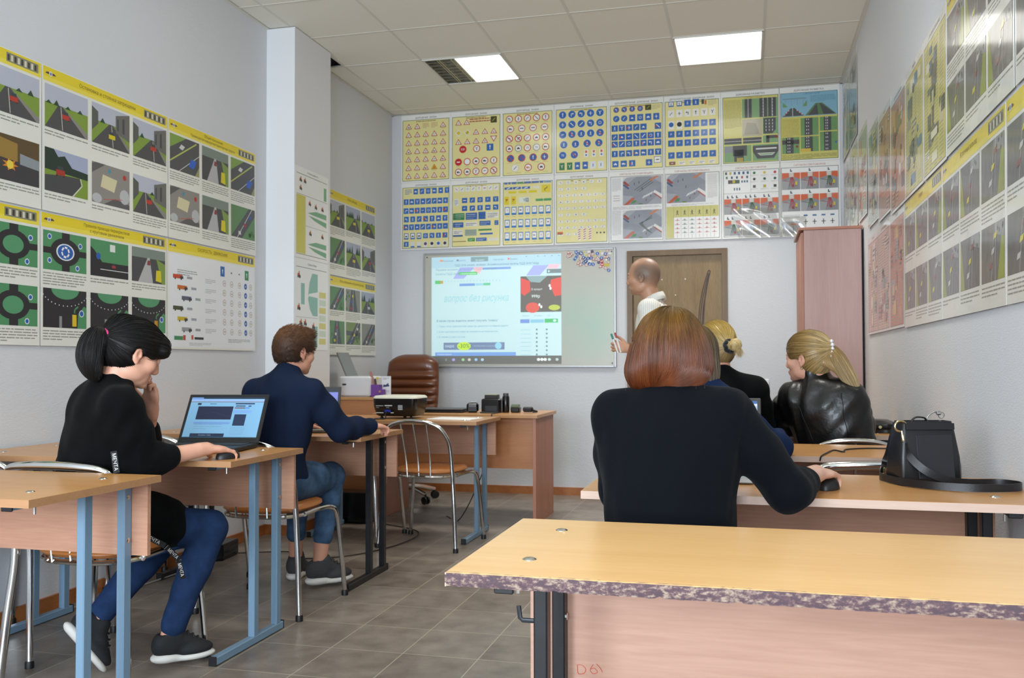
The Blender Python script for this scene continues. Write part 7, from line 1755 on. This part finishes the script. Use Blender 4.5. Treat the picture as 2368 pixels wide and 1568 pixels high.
# --- 1. long red hair, nearest on the right
def seam1(G, P, TA, J): G.warp(.0035, lambda X, Y, Z: np.exp(-((X - (.004 + .17 * (Z - 1.03))) / .006) ** 2) * (Y < 2.40) * (Z > .72))
W1 = dict(label='person with long straight red hair in a black sweater, seen from behind', h=.0035, ch=.005, w=1.10, ease=.014, seed=3, fold=.0045,
    pel=(-.195, 2.335, .56), nb=(-.195, 2.385, 1.015), hc=(-.197, 2.44, 1.128), face=(-.12, 1, -.12), hs=1.0,
    shL=(-.330, 2.385, .968), shR=(-.050, 2.385, .972), elL=(-.332, 2.47, .755), elR=(.098, 2.425, .778), wrL=(-.24, 2.68, .792), wrR=(.178, 2.625, .800),
    hdL=(.4, .9, -.05), hdR=(.36, .92, -.10), hkR=dict(curl=(.55, .55, .6, .65), spread=.06), knL=(-.29, 2.76, .52), knR=(-.08, 2.76, .52), anL=(-.29, 2.72, .10), anR=(-.06, 2.72, .10), ftL=(-.1, 1, 0), ftR=(.1, 1, 0),
    top='sweater', topm=knit, cuff={'L': .95, 'R': .52}, slv=.0, belly=.02, skin='#dcb09b', coll=.05, top_extra=(seam1,))
t, root, J, A, P, TA, body, top = person(W1)
F = Field((-.36, 2.22, .98), (-.03, 2.60, 1.29), .0042)
hx = -.197
F.ell((hx + .003, 2.415, 1.150), (.091, .110, .098), None, .03); F.ell((hx + .005, 2.395, 1.110), (.101, .088, .078), None, .04); F.ell((hx + .002, 2.385, 1.085), (.101, .074, .050), None, .04); F.ell((hx - .066, 2.388, 1.068), (.036, .056, .036), None, .03)
F.ell((hx, 2.575, 1.09), (.07, .08, .11), None, .01, 'sub'); F.warp(.0009, lambda X, Y, Z: np.sin(110 * X + 3 * np.sin(16 * Z)))
def d_red(Pp, i):
    x, z = Pp[:, 0] - hx, Pp[:, 2]; wgt = np.clip((1.125 - z) / .075, 0, 1) ** 1.6 * np.clip((x + .05) / .09, 0, 1)
    rad = Pp - V3(hx + .012, 2.42, 1.30); rad[:, 2] = 0; rad /= np.linalg.norm(rad, axis=1)[:, None] + 1e-6
    top_ = np.clip((z - 1.19) / .05, 0, 1)[:, None]
    return rad * top_ * 1.2 + np.stack([-1.25 * wgt, 0 * wgt, -1 + .55 * wgt], 1)
red0 = grad3([(1.03, '#633117'), (1.08, '#643318'), (1.13, '#603215'), (1.19, '#644015'), (1.25, '#6f501c')])
def red(V): return red0(V) * (1 + .18 * np.sin(V[:, 0] * 95 + 1.2 * np.sin(V[:, 2] * 30)) + .1 * np.sin(V[:, 0] * 330))[:, None]
rg = np.random.default_rng(5)
ws = np.stack([rg.uniform(hx - .11, hx + .10, 26), rg.uniform(2.34, 2.40, 26), rg.uniform(1.10, 1.16, 26)], 1)
v, q, s_, _ = strands(F, ws, lambda Pp, i: np.tile(V3(0, 0, -1), (len(Pp), 1)) + np.random.default_rng(i).normal(0, .12, Pp.shape), 12, .011, .00035, follow=False)
hair_build(t, root, F, red, d_red, n=8000, steps=27, step=.0095, r0=.00042, seed=11, amp=.34, extra=(v, q, s_), lift=.0022, mask=lambda V: V[:, 2] + .03 * np.sin(V[:, 0] * 4000) > 1.175, m=mat('glossy_hair', attr=True, rough=.33, spec=.5))
# ring
MB().tube([J['wrR'] + V3(.046, .088, -.010) + .0105 * (V3(1, -.3, 0) * math.cos(a) + V3(0, 0, 1) * math.sin(a)) for a in np.linspace(0, 2 * PI, 16, endpoint=False)], .0014, 6, closed=True).build('ring', M_gold, t).location = tuple(-root)

# --- 2. black sweatshirt, dark ponytail
def tunic(G, P, TA, J):
    G.ell((J['pel'] + J['knR']) / 2 + V3(-.02, -.02, .0), (.135, .19, .108), frame3(J['knR'] - J['pel']), .04); G.ell(J['pel'] + V3(0, 0, -.02), (.19, .17, .10), TA, .04)
W2 = dict(label='person in a black sweatshirt with a dark ponytail and pink hair tie', h=.0036, ch=.0055, w=1.15, ease=.018, seed=5, fold=.007, legs=True, laces=True,
    pel=(-2.285, 2.820, .575), nb=(-2.135, 2.745, 1.030), hc=(-2.088, 2.80, 1.142), face=(.50, .78, -.42), hs=.96,
    shL=(-2.262, 2.835, .968), shR=(-2.045, 2.675, .962), elL=(-2.235, 3.05, .797), elR=(-2.022, 2.755, .765), wrL=(-2.125, 2.955, .940), wrR=(-1.912, 2.975, .793),
    hdL=(.10, -.25, .95), hdR=(.36, .93, -.13), pnL=(-.3, -.9, -.2), hkL=dict(curl=(1.2, 1.2, 1.3, 1.3)), hkR=dict(curl=(.45, .5, .55, .6), spread=.08),
    knL=(-2.15, 3.09, .46), knR=(-1.965, 3.085, .485), anL=(-2.262, 2.83, .185), anR=(-2.052, 2.965, .108), ftL=(.42, .36, -.75), ftR=(.68, .73, 0), fupL=(-.3, -.2, .9),
    top='sweatshirt', topm=blk, cuff={'L': .40, 'R': .38}, slv=.008, belly=.02, coll=.03, top_extra=(tunic,), skin='#dca48a', pant_end=.90)
t, root, J, A, P, TA, body, top = person(W2)
c = J['hc']; F = Field(c - .20, c + .20, .0042); T = hair_cap(F, c, A, .96, .012)
F.ell(T(0, .062, .062), (.066, .048, .034), A, .02); F.ell(T(.03, .078, .040), (.044, .030, .024), A, .015)
tie = c + V3(-.040, -.100, .055)
F.cap(T(0, -.08, .05), tie, .055, .022, .03); hd_c = '#0d0b0c'
blkc = lambda V: np.tile(np.array(lin('#0d0a0a')[:3]), (len(V), 1))
def d_tie(Pp, i): return tie - Pp
hair_build(t, root, F, blkc, d_tie, n=1400, steps=9, step=.011, r0=.0007, seed=3, m=M_hairm, amp=.5, lift=.002)
F = Field(tie - V3(.16, .16, .22), tie + V3(.10, .12, .08), .0045)
pt = [tie, tie + V3(-.028, -.020, -.016), tie + V3(-.036, -.032, -.065), tie + V3(-.024, -.032, -.110), tie + V3(-.008, -.028, -.140)]
F.chain(spl(pt, 4), [.020, .026, .031, .035, .038, .041, .042, .043, .043, .041, .038, .034, .029, .023, .017, .010, .005][:17], .02, flat=((.5, .85, 0), 1.25))
def d_tail(Pp, i):
    r = Pp - (tie + V3(-.03, -.03, 0)); return np.stack([-.25 * np.clip(r[:, 2] + .06, 0, 1) * 10 + .3 * np.clip(-.1 - r[:, 2], 0, 1) * 8, -.1 + 0 * r[:, 0], -1 + 0 * r[:, 0]], 1)
hair_build(t, root, F, blkc, d_tail, n=1100, steps=12, step=.012, r0=.0007, seed=4, m=M_hairm, amp=.5, name='ponytail')
pk = MB()
pa = np.stack([_n(V3(-.6, -.7, -.25)), ]); ax = pa[0]; u = _n(np.cross(ax, (0, 0, 1))); v_ = np.cross(ax, u)
for k, o in ((0, -.005), (1, .004)): pk.tube([tie + ax * o + (u * math.cos(a) + v_ * math.sin(a)) * .0225 for a in np.linspace(0, 2 * PI, 20, endpoint=False)], .0065, 8, closed=True)
pk.build('hair_tie', mat('pink_elastic', '#d8327e', .6), t).location = tuple(-root)
# printed tape at the hem
seg = [((-2.039, 2.771, 0.52), (-1.979, 2.827, 0.467)), ((-1.979, 2.827, 0.467), (-1.964, 2.885, 0.411)), ((-1.964, 2.885, 0.411), (-1.966, 2.916, 0.339))]
M_tape = mat('printed_tape', attr=True, rough=.7)
cp = V3(0, 0, 1.1)
for a_, b_ in seg:
    a_, b_ = V3(*a_), V3(*b_); Ln = np.linalg.norm(b_ - a_); U = (b_ - a_) / Ln; nr = _n(cp - a_); nr = _n(nr - U * (nr @ U)); Vv = np.cross(nr, U)
    s = Art(Ln, .019, '#101014', 2); s.text('МЕЧТА', Ln / 2, .004, .0115, '#e6e6e6', 3, bold=True, wmax=Ln * .94)
    o = s.place('printed_tape', None, a_ + nr * .012 - Vv * .009, U, Vv, M_tape, th=.0008); o.location = V3(*o.location) - root; o.parent = t
a_ = V3(-1.984, 2.547, 0.82); b_ = V3(-1.972, 2.547, 0.751); Ln = np.linalg.norm(b_ - a_); U = (b_ - a_) / Ln; nr = _n(cp - a_); nr = _n(nr - U * (nr @ U)); Vv = np.cross(nr, U)
for k_ in range(1):
    s = Art(Ln, .019, '#101014', 2); s.text('МЕЧТА', Ln / 2, .004, .0115, '#e6e6e6', 3, bold=True, wmax=Ln * .94); o = s.place('printed_tape', None, a_ + nr * .01, U, Vv, M_tape, th=.0008); o.location = V3(*o.location) - root; o.parent = t
for k_ in (0, 1):
    q_ = J['wrR'] + _n(V3(.36, .93, -.13)) * .098 + _n(V3(-.93, .36, 0)) * (.004 - .018 * k_) + V3(0, 0, -.006)
    MB().tube([q_ + .0100 * (_n(V3(.93, -.36, 0)) * math.cos(a) + V3(0, 0, 1) * math.sin(a)) for a in np.linspace(0, 2 * PI, 16, endpoint=False)], .0013, 6, closed=True).build('ring', M_gold, t).location = tuple(-root)

# --- 3. navy sweater, short brown hair
M_jeans2 = cloth('washed_denim', '#435b78', .9, noise=.5, nscale=16)
W3 = dict(label='person in a navy sweater with short brown hair sitting at a laptop', h=.0042, ch=.0055, w=1.05, ease=.012, seed=9, fold=.007, fem=False, legs=True, laces=True,
    pel=(-2.125, 3.845, .58), nb=(-2.078, 3.885, 1.045), hc=(-2.066, 3.95, 1.165), face=(.42, .89, -.14), hs=.95,
    shL=(-2.243, 3.905, .970), shR=(-1.938, 3.860, .968), elL=(-2.33, 4.05, .80), elR=(-1.852, 3.985, .797), wrL=(-2.20, 4.27, .80), wrR=(-1.800, 4.205, .795),
    hdL=(.4, .9, -.1), hdR=(.40, .90, -.08), hkR=dict(curl=(.7, .75, .8, .9), spread=.05),
    knL=(-2.20, 4.24, .55), knR=(-2.015, 4.225, .545), anL=(-2.26, 4.33, .10), anR=(-2.060, 4.195, .115), ftL=(-.2, 1, 0), ftR=(.62, .78, 0), fs=1.06,
    top='sweater', topm=navy, cuff={'L': .97, 'R': .97}, slv=.005, skin='#d49a80', pant_end=.70, jw=.002, pantm=M_jeans2, shoem=mat('grey_running_shoe', '#3a3a3d', .8, bump=.4, bscale=200, bdist=.001))
t, root, J, A, P, TA, body, top = person(W3)
c = J['hc']; F = Field(c - .19, c + .19, .004); T = hair_cap(F, c, A, .95, .009, low=.025); F.ell(T(0, .055, .095), (.050, .035, .020), A, .02); F.warp(.0022, lambda X, Y, Z: np.sin(260 * X + 5 * np.sin(90 * Y)) * np.sin(240 * Z + 4 * np.sin(80 * X)))
def d_short(Pp, i): d = (Pp - (c + V3(0, 0, .05))) * 3; g = A[1] * .9 - A[2] * .1; return g + d * .0 + V3(0, 0, -.15)
def d_out(Pp, i): r = Pp - (c + V3(0, 0, .02)); r /= np.linalg.norm(r, axis=1)[:, None]; return r * .55 + A[1] * .7 - V3(0, 0, .35) * (Pp[:, 2:3] < c[2] + .05)
V, Q = F.mesh(); rg = np.random.default_rng(6); V0 = V[V[:, 2] > c[2] - .05]; sd = V0[rg.integers(0, len(V0), 3400)]
ex = strands(F, sd, d_out, 4, .0042, .0006, follow=False, seed=2)[:3]
hair_build(t, root, F, grad3([(c[2] - .06, '#352218'), (c[2] + .03, '#4a2e1b'), (c[2] + .12, '#6a4424')]), None, m=M_hairm, extra=ex, amp=.45)

# --- 4. the standing teacher
def collar(t, root, J, A, P, TA, hs):
    n0 = J['nb'] + V3(-.002, 0, .012); c1 = MB(); rings = []
    for r_, z, d in ((.062, -.01, 0), (.060, .010, .0), (.060, .030, .0), (.064, .031, .0), (.074, .010, 0), (.084, -.016, 0)):
        rings.append([n0 + A[0] * (r_ * .95 * math.cos(a)) + A[1] * (r_ * 1.05 * math.sin(a)) + V3(0, 0, z - .022 * math.sin(a) - .02 * max(0, math.sin(a)) ** 3) for a in np.linspace(PI / 2 + .22, PI * 2.5 - .22, 34)])
    v = [p for r in rings for p in r]; k = 34; f = [[i * k + j, i * k + j + 1, (i + 1) * k + j + 1, (i + 1) * k + j] for i in range(len(rings) - 1) for j in range(k - 1)]
    c1.add(v, f); o = c1.build('collar', mat('white_collar', '#dfdfd8', .8), t); o.location = tuple(-root); md = o.modifiers.new('thick', 'SOLIDIFY'); md.thickness = .0025
bald = [(0, -.060, .010, .10, .078, .085, '#5e554c', .85), (.07, -.02, .0, .03, .05, .06, '#6c6056', .75), (-.07, -.01, .015, .035, .055, .06, '#6c6056', .75), (0, -.03, .09, .07, .07, .04, '#85766a', .5), (0, .06, -.09, .06, .05, .03, '#8a6a5a', .35)]
W4 = dict(label='standing person with cropped grey hair in a white shirt, holding markers', h=.0045, ch=.006, w=1.05, ease=.02, seed=4, fold=.004, fem=False,
    pel=(-.555, 6.02, .955), nb=(-.590, 6.015, 1.495), hc=(-.652, 6.00, 1.668), face=(-.97, .20, -.08), hs=1.04,
    shL=(-.60, 5.855, 1.440), shR=(-.575, 6.175, 1.440), elL=(-.565, 5.79, 1.165), elR=(-.56, 6.27, 1.17), wrL=(-.725, 5.785, 1.192), wrR=(-.58, 6.28, .92),
    hdL=(-.86, .05, .22), hdR=(-.2, 0, -1), pnL=(.15, .9, -.25), pnR=(-.2, -1, 0), hkL=dict(curl=(1.35, 1.35, 1.4, 1.4), thumb=.3), hkR=dict(curl=(.6, .6, .7, .7)),
    knL=(-.575, 5.93, .50), knR=(-.545, 6.12, .50), anL=(-.56, 5.92, .10), anR=(-.52, 6.13, .10), ftL=(-1, 0, 0), ftR=(-1, .2, 0), fs=1.05, hipw=.09,
    top='shirt', topm=shirt, cuff={'L': .55, 'R': .9}, skin='#c09074', coll=.12, collar=collar, pantm=M_dark, solem=M_rub, paint=bald, hipax=(0, 0, 0))
t, root, J, A, P, TA, body, top = person(W4)
def pen(label, a, b, col, ln=.13):
    a, b = V3(*a), V3(*b); d = _n(b - a); tt = thing('marker_pen', label, 'marker', tuple(a), 0, 'board markers in the raised hand')
    m_ = MB(); m_.tube([V3(0, 0, 0), d * ln * .72], .0058, 12); m_.build('barrel', mat('marker_white', '#e4e6e4', .4), tt)
    m_ = MB(); m_.tube([d * ln * .72, d * ln], [.0068, .0062], 12); m_.build('cap', mat('marker_cap_' + col[1:], col, .4), tt)
hnd = J['wrL'] + V3(-.075, .004, .028)
pen('white board marker with a green cap, left one in the standing person\'s hand', hnd + V3(.012, -.012, -.055), hnd + V3(-.035, -.018, .08), '#3c7f78')
pen('white board marker with a red cap, right one in the standing person\'s hand', hnd + V3(.030, -.014, -.05), hnd + V3(-.008, -.018, .08), '#b0343c')

# --- 5. blonde bun
W5 = dict(label='person with a blonde bun and black scrunchie in a black cardigan', h=.0048, ch=.006, w=1.02, ease=.016, seed=12, fold=.003,
    pel=(-.105, 4.47, .57), nb=(-.128, 4.42, 1.045), hc=(-.146, 4.475, 1.176), face=(-.36, .92, -.05), hs=1.0,
    shL=(-.268, 4.43, .975), shR=(.028, 4.43, .975), elL=(-.30, 4.60, .79), elR=(.065, 4.56, .80), wrL=(-.2, 4.82, .80), wrR=(0, 4.80, .80), hdL=(.3, .9, -.05), hdR=(-.3, .9, -.05),
    knL=(-.19, 4.86, .52), knR=(-.02, 4.86, .52), anL=(-.19, 4.84, .10), anR=(-.02, 4.84, .10), ftL=(0, 1, 0), ftR=(0, 1, 0), top='cardigan', topm=blk, pantm=M_dark, coll=.0, slv=.006)
t, root, J, A, P, TA, body, top = person(W5)
bp_ = Field(J['nb'] - V3(.2, .2, .3), J['nb'] + V3(.2, .1, .05), .006); bp_.ell(P(.66) + V3(.0, -.040, 0), (.095, .090, .15), TA, .01); V, Q = bp_.mesh(); mesh_obj('back_panel', V, Q, cloth('dark_brown_knit', '#1e1b1b', .95, noise=.4, nscale=60, bscale=200, bump=.6), top, (0, 0, 0)).location = tuple(-root)
c = J['hc']; F = Field(c - .20, c + .20, .0045); T = hair_cap(F, c, A, 1.0, .012, low=.0); tie = c + V3(.060, -.106, .002); F.cap(T(0, -.085, 0), tie, .05, .020, .03)
blo = lambda V: np.stack([np.interp((V - c) @ A[2], [-.09, 0, .06, .11], [lin(x)[k] for x in ('#8d7148', '#c4ac76', '#b99b56', '#a88a3e')]) for k in range(3)], 1)
hair_build(t, root, F, blo, lambda Pp, i: tie - Pp, n=1700, steps=11, step=.011, r0=.0007, seed=5, amp=.32, lift=.0025)
bun = tie + V3(.034, -.030, .006); F = Field(bun - .07, bun + .07, .003); F.ell(bun, (.026, .026, .024), None, .006)
for k in range(7):
    a = k * .9; F.cap(bun + .013 * V3(math.cos(a), -.4, math.sin(a)), bun + .015 * V3(math.cos(a + 1.4), -.5, math.sin(a + 1.4)), .013, .012, .004)
rg = np.random.default_rng(3); ws = bun + rg.normal(0, .006, (160, 3)) + V3(.008, -.005, -.012)
dd = {0: None}
ex = strands(F, ws, lambda Pp, i: _n(V3(.25, -.25, -.8)) + (Pp - bun) * 14, 6, .0075, .0004, follow=False, seed=8)[:3]
hair_build(t, root, F, '#cbb27c', lambda Pp, i: np.cross(Pp - bun, V3(.3, .8, .4)), n=500, steps=10, step=.006, r0=.0006, seed=6, amp=.3, extra=ex, name='bun')
ax = _n(bun - tie); u = _n(np.cross(ax, (0, 0, 1))); v_ = np.cross(ax, u)
MB().tube([tie + ax * .0 + (u * math.cos(a) + v_ * math.sin(a)) * .026 + ax * .008 + ax * .003 * math.sin(7 * a) for a in np.linspace(0, 2 * PI, 40, endpoint=False)], .010, 10, closed=True).build('scrunchie', mat('black_velvet', '#0b0c14', .9, sheen=.3), t).location = tuple(-root)

# --- 6. black leather jacket
W6 = dict(label='person in a black leather jacket with a blonde ponytail and jewelled clip', h=.0046, ch=.0055, w=1.06, ease=.022, seed=21, fold=.010,
    pel=(.445, 4.47, .575), nb=(.318, 4.455, 1.000), hc=(.270, 4.48, 1.128), face=(-.86, .50, -.08), hs=.98,
    shL=(.212, 4.485, .945), shR=(.445, 4.43, .940), elL=(.158, 4.64, .805), elR=(.52, 4.66, .80), wrL=(.26, 4.86, .80), wrR=(.36, 4.88, .80), hdL=(.5, .8, -.05), hdR=(-.5, .8, -.05),
    knL=(.33, 4.87, .52), knR=(.52, 4.87, .52), anL=(.33, 4.85, .10), anR=(.52, 4.85, .10), ftL=(0, 1, 0), ftR=(0, 1, 0), top='leather_jacket', topm=leath, pantm=M_dark, coll=.42, slv=.008, skin='#d8a48e')
t, root, J, A, P, TA, body, top = person(W6)
sm = MB()
for s_, off in ((-1, .075), (1, .075)):
    pts = []
    for f_ in np.linspace(.05, .90, 14): pts.append(P(f_) + TA[0] * s_ * (off + .05 * f_ ** 3) - TA[1] * (.125 - .02 * abs(f_ - .6)))
    pts = np.array(spl(pts, 3))
    for _ in range(4): pts = pts - person.G.grad(pts) * (person.G.sample(pts)[:, None] - .0005)
    sm.tube(pts, .0018, 5)
sm.build_each('seam', leath, top)
for o in top.children: o.location = tuple(-root)
c = J['hc']; F = Field(c - .20, c + .20, .0045); T = hair_cap(F, c, A, .98, .012, low=.05); tie = c + V3(.088, -.050, .035); F.cap(T(0, -.08, .03), tie, .05, .028, .03)
bl2 = lambda V: np.stack([np.interp((V - c) @ A[1], [-.12, -.03, .08], [lin(x)[k] for x in ('#c4aa78', '#a3844e', '#6b5230')]) for k in range(3)], 1)
hair_build(t, root, F, bl2, lambda Pp, i: tie - Pp, n=1600, steps=11, step=.011, r0=.0007, seed=15, amp=.55, lift=.0025)
F = Field(tie - V3(.1, .12, .28), tie + V3(.22, .1, .06), .0045); pt = [tie, tie + V3(.030, -.020, -.035), tie + V3(.060, -.030, -.085), tie + V3(.095, -.035, -.145), tie + V3(.118, -.035, -.205)]
F.chain(spl(pt, 4), [.022, .026, .028, .029, .030, .031, .031, .031, .030, .029, .028, .026, .024, .020, .016, .010, .004], .015); F.chain([tie + V3(-.01, -.02, -.03), tie + V3(-.02, -.03, -.06), tie + V3(.03, -.035, -.085)], [.016, .018, .014], .012)
hair_build(t, root, F, grad3([(.93, '#c9b793'), (1.08, '#b79a68'), (1.17, '#a08250')]), lambda Pp, i: np.tile(V3(.5, -.05, -1), (len(Pp), 1)), n=1300, steps=14, step=.012, r0=.0006, seed=16, amp=.4, name='ponytail', lift=.004)
pe = MB()
for k in range(5):
    ctr = tie + V3(.014 + .004 * math.sin(k), -.034 - .002 * k, .036 - .017 * k); r_ = .0085 + .001 * (k % 2)
    pe.lathe(ctr - V3(0, 0, r_), [(r_ * math.sin(PI * j / 8) + 1e-4, r_ * (1 - math.cos(PI * j / 8))) for j in range(9)], 12)
pe.build_each('clip_jewel', mat('jewel', '#e4e6ea', .08, .3, spec=1.0), t)
for o in t.children:
    if o.name.startswith('clip_jewel'): o.location = tuple(-root)
ear = c + A[0] * (-.080 * .98) + A[1] * (-.008) - A[2] * .047
MB().tube([ear + .006 * (A[1] * math.cos(a) + A[2] * math.sin(a)) - A[2] * .006 for a in np.linspace(0, 2 * PI, 12, endpoint=False)], .0011, 5, closed=True).build('earring', M_gold, t).location = tuple(-root)

# --- 7. blue jacket, almost hidden
W7 = dict(label='person in a blue top with ash brown hair, mostly hidden behind the red-haired one', h=.005, ch=.006, w=.96, ease=.012, seed=31, fold=.008,
    pel=(-.09, 3.42, .575), nb=(-.165, 3.41, 1.000), hc=(-.192, 3.465, 1.118), face=(-.1, 1, -.15), hs=.98,
    shL=(-.318, 3.43, .935), shR=(-.098, 3.42, .948), elL=(-.36, 3.58, .80), elR=(.100, 3.55, .785), wrL=(-.24, 3.80, .80), wrR=(.105, 3.78, .800), hdL=(.3, .9, -.05), hdR=(-.15, .9, -.08),
    knL=(-.18, 3.83, .52), knR=(.0, 3.83, .52), anL=(-.18, 3.80, .10), anR=(.0, 3.80, .10), ftL=(0, 1, 0), ftR=(0, 1, 0), top='jacket', topm=blue, pantm=M_jeans, coll=.25, slv=.004)
t, root, J, A, P, TA, body, top = person(W7)
c = J['hc']; F = Field(c - V3(.2, .2, .2), c + .18, .005); F.ell(c + V3(0, -.015, .03), (.090, .108, .096), A, .03); F.ell(c + V3(.01, -.045, -.04), (.085, .065, .085), A, .03); F.ell(c + V3(.03, -.05, -.075), (.055, .045, .05), A, .02); F.ell(c + V3(0, .13, -.03), (.07, .08, .10), None, .01, 'sub')
hair_build(t, root, F, grad3([(.99, '#8f8170'), (1.08, '#7a6850'), (1.2, '#6a5434')]), lambda Pp, i: np.tile(V3(0.05, 0, -1), (len(Pp), 1)), n=1200, steps=12, step=.011, r0=.0006, seed=17, amp=.4, lift=.003)
